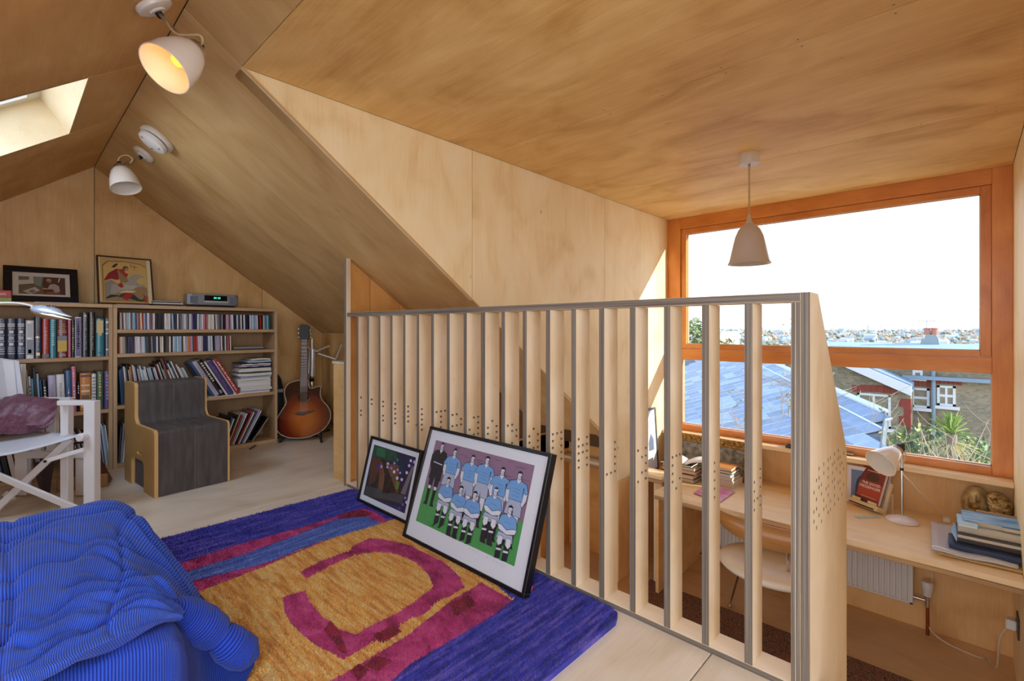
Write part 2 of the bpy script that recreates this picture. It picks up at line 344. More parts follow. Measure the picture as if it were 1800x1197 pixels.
# dormer ceiling
dc = struct('ceiling_dormer', MB().box((DX0 - .02, DR - .1, DZ + .019), (WX + .12, DL + .1, DZ + .2)), mat('roof_core'))
MD = lambda x, y: frame((0, 1, 0), (1, 0, 0), (0, 0, -1), (x, y, DZ))
cx_ = [DX0, 2.13, 3.46, WX]
for i in range(3):
    panel(dc, 'plywood_sheet', MD(cx_[i] + g, DR + g), DL - DR - 2 * g, cx_[i + 1] - cx_[i] - 2 * g, .018, CEIL)
scr = mat('screw_steel', '8E8A80', .35, 1)
sc_ = MB()
for x in (2.10, 2.16, 3.43, 3.49):
    for k in range(9):
        M = Matrix.Translation((x, DR + .12 + k * .29, DZ - .0005)); sc_.lathe([(.0045, 0), (.0045, .001)], 8, M)
sc_.build('screw_heads', scr, dc)['kind'] = 'stuff'
# cheeks
wl = struct('wall_left', MB().prism([(DX0, DZ + .02), (3.74, rz(3.74) + .02), (3.74, LZ), (WX + .12, LZ), (WX + .12, DZ + .02)], -.10, -.019, frame((1, 0, 0), (0, 0, 1), (0, -1, 0), (0, DL, 0))), mat('gable_core'))
ML = frame((1, 0, 0), (0, 0, 1), (0, -1, 0), (0, DL, 0))
polypanel(wl, 'cheek_panel', ML, [(DX0, DZ), (2.008 - g, rz(2.008)), (2.008 - g, DZ)], .018, CHEEK)
polypanel(wl, 'cheek_panel', ML, [(2.008 + g, DZ), (2.008 + g, rz(2.008)), (3.517 - g, rz(3.517)), (3.517 - g, DZ)], .018, CHEEK)
polypanel(wl, 'cheek_panel', ML, [(3.517 + g, DZ), (3.517 + g, rz(3.517)), (3.74, rz(3.74)), (3.74, -.30), (WX, -.30), (WX, DZ)], .018, CHEEK)
polypanel(wl, 'lower_panel', ML, [(3.74, -.303), (3.74, LZ), (WX, LZ), (WX, -.303)], .018, SHADE)
# edge strip along the sloping foot of the cheek
q_ = [(DX0, rz(DX0)), (3.74, rz(3.74))]
MB().hexa([(q_[0][0], DL - .004, q_[0][1]), (q_[1][0], DL - .004, q_[1][1]), (q_[1][0], DL + .10, q_[1][1]), (q_[0][0], DL + .10, q_[0][1]), (q_[0][0], DL - .004, q_[0][1] + .010), (q_[1][0], DL - .004, q_[1][1] + .010), (q_[1][0], DL + .10, q_[1][1] + .010), (q_[0][0], DL + .10, q_[0][1] + .010)]).build('edge_strip', mat('cut_edge', 'CFA468', .6), wl)
MR = frame((-1, 0, 0), (0, 0, 1), (0, 1, 0), (0, DR, 0))
wr = struct('wall_right', MB().prism([(-DX0, DZ + .02), (-WX - .12, DZ + .02), (-WX - .12, LZ), (-1.5, LZ), (-1.5, 1.4)], -.10, -.019, MR), mat('gable_core'))
polypanel(wr, 'cheek_panel', MR, [(-DX0, DZ), (-3.2 + g, DZ), (-3.2 + g, LZ), (-1.6, LZ), (-1.6, 1.4)], .018, CHEEK)
polypanel(wr, 'cheek_panel', MR, [(-3.2 - g, DZ), (-WX, DZ), (-WX, LZ), (-3.2 - g, LZ)], .018, CHEEK)
# partition at the far end of the stairwell and its short return
wp = struct('wall_partition', MB().prism([(1.62, LZ), (4.72, LZ), (4.72, .1), (3.55, rz(3.55) + .02), (1.62, rz(1.62) + .01)], -.05, -.019, frame((1, 0, 0), (0, 0, 1), (0, -1, 0), (0, 3.03, 0))), mat('gable_core'))
MP = frame((1, 0, 0), (0, 0, 1), (0, -1, 0), (0, 3.03, 0))
PB = wood('partition_ply', 'E0AA66', 'D29852', 'BC803E', 1)
for a, b in ((1.605, 1.76), (1.76, 2.0), (2.0, 3.0), (3.0, 4.0), (4.0, 4.72)):
    polypanel(wp, 'partition_panel', MP, [(a + g, .02), (b - g, .02), (b - g, rz(b)), (a + g, rz(a))] if rz(b) > .05 else [(a + g, -.2), (b - g, -.2), (b - g, 0), (a + g, 0)], .018, PB)
for z0, z1 in ((LZ, -.62), (-.617, -.2), (-.197, .017)): polypanel(wp, 'partition_panel', MP, [(1.605, z0), (4.72, z0), (4.72, z1), (1.605, z1)], .018, PB)
ra = struct('wall_return', MB().box((1.60, 3.05, 0), (1.75, 3.245, .80)), GW, bevel=.002)
MB().box((1.592, 3.045, .80), (1.75, 3.25, .82)).build('cap_board', FLOOR, ra, .002)
# window wall under the glass
ww = struct('wall_window', MB().box((WX, DR, LZ), (WX + .1, 3.1, .0)).box((WX, BY, LZ), (WX + .1, DR - .1, 2.3)), SHADE)
for a, b in ((DR, 1.0), (1.0, DL)):
    panel(ww, 'lower_panel', frame((0, 1, 0), (0, 0, 1), (-1, 0, 0), (WX - .001, a + g, LZ)), b - a - 2 * g, -LZ - .03, .002, SHADE, 0)
# ---------------------------------------------------------------- the picture window
wn = thing('window_1', (WX, DR, 0), kind='structure')
def wbox(name, y0, y1, z0, z1, x0=-.02, x1=.09, m=PINE, bev=.003): return MB().box((WX + x0, y0, z0), (WX + x1, y1, z1)).build(name, m, wn, bev, world=True)
zb, zt = .03, DZ
wbox('window_frame', DR, -.125, zb, zt, m=PINEZ); wbox('window_frame', 2.105, DL, zb, zt, m=PINEZ)
wbox('window_frame', -.125, 2.105, 2.05, zt); wbox('window_frame', -.125, 2.105, .738, .845, -.022); wbox('window_frame', -.125, 2.105, zb, .088)
sash = wbox('sash', -.1235, -.068, .848, 2.048, -.005, .07, PINEZ)
for q in ((2.05, 2.1035, .848, 2.048, PINEZ), (-.068, 2.05, 1.995, 2.048, PINE), (-.068, 2.05, .848, .893, PINE)):
    wbox('sash', *q[:4], -.005, .07, q[4])
bead = mat('glazing_bead', 'C9CDD2', .4)
for (y0, y1, z0, z1) in ((-.068, 2.05, .893, 1.995), (-.125, 2.105, .088, .738)):
    wbox('pane', y0, y1, z0, z1, .035, .041, GLASS, 0)
    for b_ in ((y0, y0 + .006, z0, z1), (y1 - .006, y1, z0, z1), (y0, y1, z1 - .006, z1), (y0, y1, z0, z0 + .006)): wbox('glazing_bead', *b_, .028, .034, bead, 0)
sl = struct('trim_1', MB().box((4.575, DR, -.008), (WX, DL, .028)), BEECH, bevel=.004)
wbox('window_stay', .66, .86, .036, .05, -.07, -.03, mat('brushed_steel', 'B9B6B0', .35, 1), .005)
# ---------------------------------------------------------------- balustrade
FX, FY0, FY1, FD, FT, FH = 1.57, .3235, 3.018, .095, .023, 1.153
bal = thing('balustrade', (FX, FY0, 0), label='tall slatted birch plywood balustrade with drilled holes and grey laminated edges', cat='balustrade')
fm = [SLAT, EDGE]; side = lambda n: 1 if abs(n.x) > .9 else 0
pats = {18: '00 02 12 30 40 42', 17: '00 10 22 32 42', 16: '00 10 22 30 40', 15: '00 10 20 22 30 32 40', 14: '00 10 20 30 42', 13: '00 10 20 30 40 42',
        12: '00 01 02 11 21 31 41', 11: '00 01 12 20 21 22', 10: '01 02 12 20 22 31 32', 9: '01 10 12 20 22 30 32 40', 8: '00 01 11 12 22 31 42',
        7: '01 10 12 22 20 30 31 32', 6: '00 01 02 10 12 20 22 30 32 40 42', 5: '00 02 10 11 12 20 21 22 30 32 40 42', 4: '02 12 22 32 42 41 40', 3: '00 02 11 12 22 31 32 40 42',
        2: '00 01 02 10 20 30 32 41', 1: '01 11 21 31 41', 0: '02 10 12 20 22 30 31 32 40 42'}
for k in range(19):
    y = .4755 + .1316 * k
    hs = []
    for p in pats[k].split():
        r_, c_ = int(p[0]), int(p[1]); hs.append(circ(.018 + .029 * c_, .603 - .0285 * r_, .0072, 12))
    MB().prism([(0, .02), (FD, .02), (FD, FH - .027), (0, FH - .027)], 0, FT, frame((1, 0, 0), (0, 0, 1), (0, -1, 0), (FX, y + FT, 0)), holes=hs).build('slat', fm, bal, world=True, nmat=side)
MB().box((FX, FY0 + .0232, FH - .026), (FX + FD, FY1, FH)).build('top_rail', [SLAT, EDGEX], bal, .001, world=True, nmat=side)
MB().box((FX, FY0 + .0232, -.02), (FX + FD, FY1, .02)).build('bottom_rail', [wood('rail_birch', 'F3E6D2', 'EAD9C0', 'DDC6A6', 1), EDGEX], bal, .001, world=True, nmat=side)
for q in range(2): MB().box((FX, .347 + q * .0125, -.02), (FX + FD, .359 + q * .0125, FH - .027)).build('post', fm, bal, .0008, world=True, nmat=side)
MB().box((FX - .004, 2.995, -.02), (FX + .028, 3.028, 1.515)).build('post', [SLAT, EDGE], bal, .001, world=True, nmat=side)
hs = []
rows = ['..1.1.11.1.1..', '.11.1.1.11.11.1', '1.11..1.1.1.11', '.1.1.11.11..1.1', '11..1.1..1.11.', '1.1.11.1.1..1.1', '.1.1..11.1.1.1']
for i, r_ in enumerate(rows):
    for j, c_ in enumerate(r_):
        if c_ == '1': hs.append(circ(.05 + j * .033, .628 - i * .028, .0066, 10))
MB().prism([(0, -.62), (.573, -.62), (.573, .60), (.105, FH), (0, FH)], 0, .0225, frame((1, 0, 0), (0, 0, 1), (0, -1, 0), (FX, FY0 + .0225, 0)), holes=hs).build('end_panel', fm, bal, world=True, nmat=lambda n: 1 if abs(n.y) < .5 else 0)
# ---------------------------------------------------------------- bookcases
BF, BB = 4.61, 4.915                         # front and back of the bookcases
def bookcase(x0, x1, shelves, label):
    t = thing('bookcase', ((x0 + x1) / 2, BF, 0), label=label, cat='bookcase', group=None)
    b = lambda n, a, c, m=SHELF: MB().box(a, c).build(n, m, t, .0015, world=True)
    SV = MATS.get('shelf_upright') or wood('shelf_upright', 'CFB08A', 'BF9D76', 'A98660', 2)
    b('side_panel', (x0, BF, 0), (x0 + .024, BB, 1.202), SV); b('side_panel', (x1 - .024, BF, 0), (x1, BB, 1.202), SV)
    b('top_panel', (x0, BF - .002, 1.202), (x1, BB, 1.228)); b('back_panel', (x0 + .024, BB - .008, .0), (x1 - .024, BB, 1.202), MATS.get('shelf_back') or wood('shelf_back', 'B4926A', 'A5835A', '8E6C46', 2))
    for z in shelves: b('shelf', (x0 + .024, BF + .002, z - .026), (x1 - .024, BB - .008, z))
    b('plinth', (x0 + .024, BF + .004, 0), (x1 - .024, BF + .02, .012))
    return t
bookcase(-.62, .5605, (.842, .452, .036), 'oak-veneer bookcase of books behind the white folding chair')
bookcase(.5625, 1.735, (1.04, .858, .47, .036), 'oak-veneer bookcase of CDs and magazines beside the guitar')
PAL = dict(k='1B1B20', K='26262C', c='E4D6BC', m='6A2630', w='E6E7EA', g='9A9C9E', b='A9C3DC', s='7FB2D8', r='B03A35', l='B9B3CE', B='3F6590', v='8B6A78', n='25304F', d='4E5158',
           t='2E7F8C', p='D27C95', o='D08B4A', u='55447C', y='D9B54A', G='4D6B4F', e='B8A88A', x='6B5544')
CN = dict(k='black', K='charcoal', c='cream', m='maroon', w='white', g='grey', b='pale blue', s='sky-blue', r='red', l='lilac', B='mid-blue', v='mauve', n='navy', d='dark grey', t='teal', p='pink', o='orange', u='purple', y='yellow', G='green', e='beige', x='brown')
def pm(c, rough=.45): return mat('print_' + c, PAL[c], rough, bump=.02, bscale=30)
PAPER = mat('paper', 'E8E2D6', .8, bump=.25, bscale=300, stretch=(1, .05, 1)); FOIL = mat('gilt_print', 'C9B27A', .4, .6); WHT = mat('white_print', 'EFEFEF', .6)
ORD = 'first second third fourth fifth sixth seventh eighth ninth tenth eleventh twelfth thirteenth fourteenth fifteenth sixteenth seventeenth eighteenth nineteenth twentieth'.split()
TENS = {2: 'twenty', 3: 'thirty', 4: 'forty', 5: 'fifty', 6: 'sixty', 7: 'seventy', 8: 'eighty', 9: 'ninety'}
def nth(i):
    if i < 20: return ORD[i]
    n = i + 1
    return (TENS[n // 10][:-1] + 'ieth') if n % 10 == 0 else TENS[n // 10] + '-' + ORD[n % 10 - 1]
def slab(name, x, z, w_, h_, d_, m, lean=0, y=None, label=None, cat=None, group=None, bev=.001):
    """a thin upright case or magazine whose lower left front corner stands at x, z"""
    yy = BF + .02 if y is None else y
    o = MB().box((0, 0, 0), (w_, d_, h_)).build(name, m, None, bev)
    o.location = (x, yy, z + (math.sin(abs(lean)) * w_ if lean > 0 else 0) + .0005); o.rotation_euler = (0, lean, 0)
    if lean < 0: o.location.z += 0; o.location.x = x
    WM[o.name] = Matrix.Translation(o.location)
    return tag(o, label, cat, group)
def bX(px, Y=BF + .02): return pt(px, 580, Y=Y).x
def bZ(px, py, Y=BF + .02): return pt(px, py, Y=Y).z
# CDs, two rows
ROW1 = 'kcmwgbwxbsdgrcrlBwvvwKKKwwcwdbnwdvgbwgdwlunwgbwprgwccwkwgvdgkmllrlwnwddwkwnkwlwsblwkmrkcgtbtsswxrvBu'[:92]
ROW2 = 'rcegknnvwwwlwbddkgnwkcwkdxwkwbswbbkcwlopldrrpwwlnuwbwkdlllvwkGwmpmc'
def cdrow(row, xa, xb, z, h, lab, grp):
    a, b_ = bX(xa), bX(xb); ws = [R.uniform(.75, 1.15) * (1.9 if c in 'Kn' else 1) for c in row]; s_ = (b_ - a) / sum(ws); x = a; cnt = {}
    for i, c in enumerate(row):
        w_ = ws[i] * s_; hh = h * R.uniform(.985, 1.0); ln_ = R.uniform(-.035, .0)
        cnt[c] = cnt.get(c, 0) + 1
        o = MB().box((0, 0, 0), (w_ * .90, .13, hh)).build('cd_case', pm(c, .25), None, .0008)
        o.location = (x + .004, BF + .02 + R.uniform(0, .006), z + .0005); o.rotation_euler = (0, ln_, 0)
        tag(o, f'{CN[c]}-spined CD case, {nth(i)} from the left on the {lab}', 'cd', grp); x += w_
cdrow(ROW1, 207.5, 473.5, 1.04, .128, 'top CD shelf', 'CDs on the top shelf')
cdrow(ROW2, 207.5, 406, .858, .128, 'second CD shelf', 'CDs on the second shelf')
x_ = bX(407)
slab('cd_case', x_, .858, .30, .012, .13, pm('d'), label='dark CD case lying flat at the end of the second CD shelf', cat='cd'); slab('cd_case', x_ + .02, .871, .24, .012, .13, pm('g'), label='grey CD case lying on top of the flat dark one', cat='cd')
# hardback books with cover, pages and spine print
def book(px0, px1, ptop, zb_, cov, label, deco=None, lean=0, dep=.2, word=None, wcol=None, grp=None, two=None):
    x0, x1 = bX(px0) + .0008, bX(px1) - .0008; w_ = x1 - x0; h = bZ((px0 + px1) / 2, ptop) - zb_
    M = Matrix.Translation((x0 + (0 if lean <= 0 else 0), BF + .02 + R.uniform(0, .008), zb_ + .0008 + (w_ * math.sin(lean) if lean > 0 else 0))) @ Matrix.Rotation(lean, 4, 'Y')
    t = thing('book', M=M, label=label, cat='book', group=grp); cm = pm(cov)
    t_ = min(.004, w_ * .18); mb = MB()
    prof = [(0, dep), (0, .004), (w_ * .2, .0008), (w_ * .5, 0), (w_ * .8, .0008), (w_, .004), (w_, dep), (w_ - t_, dep), (w_ - t_, .008), (t_, .008), (t_, dep)]
    mb.prism(prof[::1], 0, h); mb.build('cover', cm, t)
    MB().box((t_ + .0002, .0085, .003), (w_ - t_ - .0002, dep - .004, h - .004)).build('pages', PAPER, t)
    bar = lambda z0, z1, m, a=.12, n='spine_band': MB().box((w_ * a, -.0012, h * z0), (w_ * (1 - a), .001, h * z1)).build(n, m, t)
    for d in deco or (): bar(d[0], d[1], d[2], *(d[3:]))
    if word:
        F = frame((0, 0, -1), (1, 0, 0), (0, -1, 0), (w_ * .5, -.0014, h * .52)); lettering(t, word, F, h * (.5 if word == 'PICASSO' else .72), w_ * (.26 if word == 'PICASSO' else .42), wcol or FOIL)
    return t
Gt = FOIL; enc = [(.86, .875, WHT), (.83, .845, WHT), (.80, .815, WHT), (.75, .757, WHT), (.64, .70, WHT, .28), (.59, .597, WHT), (.53, .55, WHT, .22), (.49, .51, WHT, .22), (.44, .447, WHT), (.34, .40, WHT, .28), (.28, .287, WHT), (.24, .25, WHT), (.19, .20, WHT), (.13, .145, WHT)]
G1 = 'hardbacks on the upper left shelf'; z1 = .842
enc_l = ['dark navy encyclopaedia volume at the left edge, white spine bands', 'dark navy encyclopaedia volume, middle of three alike with white bands', 'dark navy encyclopaedia volume beside the grey photographic spine']
for i, (a, b) in enumerate(((-6.5, 10.6), (11.2, 28.4), (28.8, 45))): book(a, b, 560, z1, 'n', enc_l[i], enc, grp=G1)
mk = lambda n, lo, hi, m, a=.3: [(lo + (hi - lo) * i / n, lo + (hi - lo) * (i + .62) / n, m, a + R.uniform(-.05, .08)) for i in range(n)]
book(45.2, 59.6, 563.5, z1, 'w', 'grey-white hardback with a dark photograph on its spine', [(.56, .92, pm('g'), .2), (.1, .5, pm('d'), .1), (.14, .24, WHT, .3)], grp=G1)
book(60.2, 73.4, 557, z1, 'n', 'dark navy hardback with small pale lettering beside the red spine', mk(14, .2, .75, mat('pale_print', 'B8B8C4', .6), .38) + [(.07, .14, FOIL, .25)], grp=G1)
book(74, 86.4, 560.5, z1, 'r', 'red hardback with pale lettering and a black foot', mk(12, .25, .8, mat('pink_print', 'E0B8B4', .6), .36) + [(.02, .1, pm('k'), 0)], grp=G1)
book(87, 99.3, 555.5, z1, 't', 'bright teal hardback with white lettering, under the lamp head', mk(12, .3, .93, mat('aqua_print', 'A8DCE4', .6), .34), grp=G1)
t = book(100, 119, 560.5, z1, 'm', 'wide maroon hardback with a yellow picture on the spine', [(.16, .44, pm('y'), .06), (.44, .56, pm('d'), .06), (.64, .655, pm('o'), .1), (.68, .695, pm('o'), .1), (.05, .07, pm('y'), .15), (.09, .105, pm('y'), .25)], grp=G1)
h_, w_ = .26, bX(119) - bX(100)
for s_, zz, ww_ in (('THE', .915, .45), ('GREAT', .855, .72), ('WAR', .795, .5)): lettering(t, s_, frame((1, 0, 0), (0, 0, 1), (0, -1, 0), (w_ * .5, -.0016, h_ * zz - .004)), w_ * ww_, .0095, pm('y'))
book(119.6, 125.2, 561.5, z1, 'p', 'slim pink paperback between maroon and black books', mk(14, .1, .9, pm('v'), .3), grp=G1)
book(125.6, 131.4, 561.5, z1, 'k', 'slim black paperback with small gilt lettering', mk(12, .15, .85, Gt, .38), grp=G1)
book(131.8, 143.3, 557.5, z1, 'w', 'purple-spined book framed in white', [(.02, .975, pm('u'), .08)] + [(a, b, mat('lilac_print', 'A090B8', .6), c) for a, b, _, c in mk(12, .2, .92, WHT, .36)], grp=G1)
book(144, 155.6, 549.5, z1, 'K', 'tall charcoal art book lettered MICHELANGELO', mk(3, .9, .97, WHT, .3), word='MICHELANGELO', wcol=mat('grey_print', 'B4B8BE', .5), grp=G1)
book(156, 167.6, 549, z1, 'k', 'tall black art book lettered LEONARDO DA VINCI', None, word='LEONARDO DA VINCI', wcol=mat('tan_print', 'B0A48E', .5), grp=G1)
book(168.2, 183.2, 560, z1, 't', 'teal-blue hardback with a gold panel high on its spine', [(.62, .95, mat('cream_gold', 'DCC48C', .5), .1), (.55, .62, mat('cream_gold', 'DCC48C', .5), .3), (.08, .1, pm('n'), .25), (.12, .13, pm('n'), .3)], grp=G1)
book(183.8, 194.8, 560, z1, 'n', 'navy hardback with silver bands, beside the bookcase upright', [(.87, .93, WHT, .2), (.7, .73, WHT, .2), (.63, .68, pm('g'), .28), (.59, .62, WHT, .15), (.16, .2, WHT, .2)], grp=G1)
# second shelf, left
G2 = 'books on the middle left shelf'; z2 = .452
for a, b, tp, c, dk, l in ((-14, -4, 668, 'G', None, 'green book half hidden behind the chair back'), (-3.5, 5, 664, 'd', None, 'dark grey book behind the white chair back'), (5.4, 14, 672, 'w', None, 'white book behind the garment and chair back'),
        (14.4, 22, 666, 'p', None, 'pink book low behind the chair back'), (22.4, 33, 662, 'e', None, 'beige book just behind the chair back edge'),
        (40.5, 50.5, 658, 'l', [(.6, .8, pm('u'), .2), (.35, .5, WHT, .25), (.12, .24, WHT, .3)], 'lilac paperback with white patches beside the chair back'), (50.8, 54, 650, 'e', None, 'thin beige tall book sloping beside the lilac one'),
        (54.3, 58.5, 662, 'w', mk(6, .2, .8, pm('k'), .2), 'thin white book with black marks'), (58.8, 62.8, 666, 's', None, 'short pale blue book among thin ones'), (63, 68, 645.5, 'd', None, 'tall thin grey book leaning among short ones'),
        (68.4, 73, 657, 'b', None, 'pale blue slim book with a white top'), (73.4, 77.4, 667, 'B', None, 'short mid-blue slim book'), (77.8, 86, 669, 'k', mk(7, .25, .85, WHT, .28), 'short black book with bold white lettering')):
    book(a, b, tp, z2, c, l, dk, lean=-.05 if a > 40 else 0, grp=G2)
book(86.5, 100.6, 660, z2, 'l', 'thick pale lilac art book beside its white twin', None, lean=-.03, word='PICASSO', wcol=mat('faint_print', '9A92AE', .6), grp=G2)
book(101.2, 115.6, 658.5, z2, 'w', 'thick white art book lettered PICASSO', None, lean=-.03, word='PICASSO', wcol=mat('slate_print', '555C70', .6), grp=G2)
book(116.2, 127.2, 651.5, z2, 'B', 'blue hardback beside the tall pink book', mk(8, .2, .6, WHT, .42), lean=-.02, grp=G2)
book(127.6, 135.2, 644, z2, 'p', 'tallest pink book on the middle left shelf', mk(10, .3, .95, WHT, .4), lean=-.02, grp=G2)
book(135.6, 140, 671, z2, 'k', 'short thin black book beside the tan one', mk(4, .6, .9, WHT, .3), grp=G2)
book(140.6, 160, 656.5, z2, 'o', 'wide tan book with a brown engraving on its spine', [(.9, .96, pm('m'), .05), (.5, .55, pm('c'), .1), (.66, .7, pm('c'), .1), (.2, .42, pm('x'), .15), (.1, .18, pm('c'), .1)], grp=G2)
book(161, 169.2, 657.5, z2, 'w', 'white book with a grey lattice pattern', mk(9, .15, .95, pm('g'), .1), grp=G2)
book(170, 182, 653.5, z2, 'G', 'dark green hardback with gilt script', mk(8, .35, .95, Gt, .36), grp=G2); book(183, 194.6, 653.5, z2, 'u', 'dark purple hardback against the bookcase upright', mk(8, .25, .95, mat('lilac_print'), .36), grp=G2)
# lower left shelf
G3 = 'magazines on the bottom left shelf'
i = 0
for a, b, cs, lean in ((164, 195.2, 'dkgwbKwdlBwbsw', -.10), (122, 158, 'wbKgwdlwKbwgdk', -.20)):
    n = len(cs); xa, xb = bX(a), bX(b)
    for k, c in enumerate(cs):
        slab('magazine', xa + (xb - xa) * k / n + (.03 if lean < -.15 else 0), .036, (xb - xa) / n * .78, R.uniform(.27, .33) if a > 150 else R.uniform(.24, .29), .23, pm(c), lean, label=f'{CN[c]} magazine, {nth(k)} from the left in the {"row by the upright" if a > 150 else "sloping row behind the white chair leg"}', cat='magazine', group=G3)
for k, c in enumerate('pBkwrKgb'):
    slab('book', bX(-14) + k * .031, .036, .024, .26 - .008 * k, .2, pm(c), -.16, label=f'{CN[c]} book, {nth(k)} from the left on the bottom shelf below the chair seat', cat='book', group='books below the chair seat')
# right bookcase, third shelf: sloping magazines, leaning art books and a pile
G4 = 'sloping magazines above the grey seat'
cs = 'BBdwgkwoxwlkwgwbwwnwbwklwkrwkwgxrwdwldwkxwwgbw'
xa, xb = bX(214), bX(352)
for k, c in enumerate(cs):
    f_ = k / len(cs); hh = .29 + (.05 if .55 < f_ < .9 and k % 3 else 0) + R.uniform(-.035, .02)
    slab('magazine', xa + (xb - xa) * f_, .47, .0085, hh, .22 + R.uniform(-.02, .02), pm(c), -.06 - .36 * f_, y=BF + .025 + R.uniform(0, .02), label=f'{CN[c]} magazine, {nth(k)} from the left above the grey seat', cat='magazine', group=G4)
G5 = 'leaning art books'
def leanbook(px, wpx, hgt, c, label, lean=-.52, deco=None, word=None):
    x0 = bX(px); w_ = bX(px + wpx) - x0; M = Matrix.Translation((x0, BF + .025, .472)) @ Matrix.Rotation(lean, 4, 'Y'); w2_ = w_ * math.cos(lean) * .97
    t = thing('book', M=M, label=label, cat='book', group=G5)
    MB().prism([(0, .22), (0, .003), (w2_ * .5, 0), (w2_, .003), (w2_, .22), (w2_ - .003, .22), (w2_ - .003, .007), (.003, .007), (.003, .22)], 0, hgt).build('cover', pm(c), t)
    MB().box((.0032, .0075, .003), (w2_ - .0032, .215, hgt - .003)).build('pages', PAPER, t)
    for d in deco or (): MB().box((w2_ * d[3], -.0014, hgt * d[0]), (w2_ * (1 - d[3]), .0008, hgt * d[1])).build('spine_band', d[2], t)
leanbook(374, 4, .33, 'B', 'blue leaning art book, leftmost of the row'); leanbook(379, 9, .34, 'l', 'pale leaning art book with faint lettering', deco=mk(12, .2, .9, pm('e'), .35))
leanbook(388.5, 9.5, .35, 'k', 'black leaning art book with pale script', deco=mk(9, .4, .95, pm('c'), .3) + [(.05, .14, pm('g'), .25)]); leanbook(398.5, 3.5, .34, 'w', 'thin white leaning book between black and purple ones')
leanbook(403, 11, .335, 'u', 'purple-blue leaning art book', deco=mk(10, .25, .85, pm('v'), .38)); leanbook(414.5, 2, .35, 'w', 'thin white leaning book behind the red one'); leanbook(417, 8, .36, 'r', 'red leaning art book with white lettering, rightmost of the row', deco=mk(14, .1, .93, WHT, .34))
z_ = .471; xr = bX(479); prev = 'shelf'
for k in range(19):
    th = [.013, .012, .02, .016, .038, .012, .02, .014, .012, .022, .012, .02, .012, .014, .012, .012, .012, .018, .014][k]; L_ = [.30, .31, .26, .25, .27, .28, .27, .25, .26, .28, .24, .27, .25, .23, .26, .24, .26, .20, .16][k]
    c = 'wlwgwwdblwGwwnlwkbw'[k]; xx = xr - L_ - R.uniform(0, .02)
    o = MB(); nn = 7; bow = R.uniform(-.003, .004) if k > 4 else 0
    G = [[(xx + L_ * i_ / nn, BF + .03 + R.uniform(0, .003), z_ + th * s_ + bow * math.sin(math.pi * i_ / nn)) for i_ in range(nn + 1)] for s_ in (0.02, .95)]
    vs = [p for g_ in G for p in g_] + [(p[0], p[1] + .2, p[2]) for g_ in G for p in g_]; fs = []; q = nn + 1
    for i_ in range(nn): fs += [[i_, i_ + 1, q + i_ + 1, q + i_], [2 * q + i_ + 1, 2 * q + i_, 3 * q + i_, 3 * q + i_ + 1], [q + i_, q + i_ + 1, 3 * q + i_ + 1, 3 * q + i_], [i_ + 1, i_, 2 * q + i_, 2 * q + i_ + 1]]
    fs += [[0, q, 3 * q, 2 * q], [q - 1, 3 * q - 1, 4 * q - 1, 2 * q - 1]]
    o.add(vs, fs); tag(o.build('magazine', [PAPER, pm(c)][0 if k % 3 == 0 else 1], origin='base'), f'{CN[c]} {"paper block" if th > .03 else "magazine"} lying flat, {nth(k)} from the bottom of the pile', 'magazine', 'pile of magazines at the shelf end'); z_ += th
tag(MB().box((bX(366), BF + .012, .4705), (bX(427), BF + .024, .4745)).build('paper_sheet', WHT, origin='base'), 'white paper sheet edge under the leaning art books', 'paper')
# bottom right: records and catalogues leaning right
G6 = 'leaning records on the bottom right shelf'; cs = 'kdxwgBkwrkxdwkergwkrwdlwk'
for k, c in enumerate(cs):
    f_ = k / (len(cs) - 1); lean = .16 + .34 * f_; hh = (.21 + .10 * f_ + R.uniform(-.03, .02)); x0 = bX(352) + (bX(432) - bX(352)) * f_
    slab('record_sleeve', x0, .036, .0085, hh, .24, pm(c), lean, label=f'{CN[c]} record sleeve, {nth(k)} from the left, leaning on the bottom right shelf', cat='record', group=G6)
t = thing('picture_frame', (bX(455), BF + .04, .036), label='small dark frame with a pale edge leaning at the bottom shelf end', cat='picture frame')
for nm, a, b, m in (('backing', (0, 0, 0), (.012, .2, .235), pm('k')), ('edge', (.012, -.002, 0), (.018, .202, .235), pm('e'))):
    o = MB().box(a, b).build(nm, m, t); o.rotation_euler = (0, .62, 0); o.location = (-.06, 0, .012)
for k, c in enumerate('dgwsbwKd'): slab('magazine', bX(207.5) + k * .0125, .036, .010, .27 + .02 * (k % 3), .22, pm(c), .05 + .012 * k, label=f'{CN[c]} magazine, {nth(k)} from the upright, left of the grey seat', cat='magazine', group='magazines left of the grey seat')
# ---------------------------------------------------------------- things on top of the bookcases
TZ = 1.228
def framed(name, tl, tr, zb_, Yb, Yt, bw, m, label, thick=.018):
    """leaning picture: returns thing and local frame (x along, y up the face, z towards the viewer), width, height"""
    a = pt(*tl, Y=Yt); b = pt(*tr, Y=Yt); wd = b.x - a.x; hgt = math.hypot(max(a.z, b.z) - zb_, Yt - Yb)
    ey = Vector((0, Yt - Yb, max(a.z, b.z) - zb_)).normalized(); ex = Vector((1, 0, 0)); ez = ex.cross(ey)
    t = thing(name, M=frame(ex, ey, ez, (a.x, Yb, zb_ + .001)), label=label, cat='picture')
    for q in ((0, 0, wd, bw), (0, hgt - bw, wd, hgt), (0, bw, bw, hgt - bw), (wd - bw, bw, wd, hgt - bw)): MB().box((q[0], q[1], -thick), (q[2], q[3], 0)).build('frame', m, t, .002)
    return t, wd, hgt
def flat(t, name, poly, z, m, lab=None):
    o = MB().prism(poly, z - .0006, z).build(name, m, t)
    if lab: o['label'] = lab
    return o
BLK = mat('black_frame', '15151A', .3, bump=.02, bscale=200)
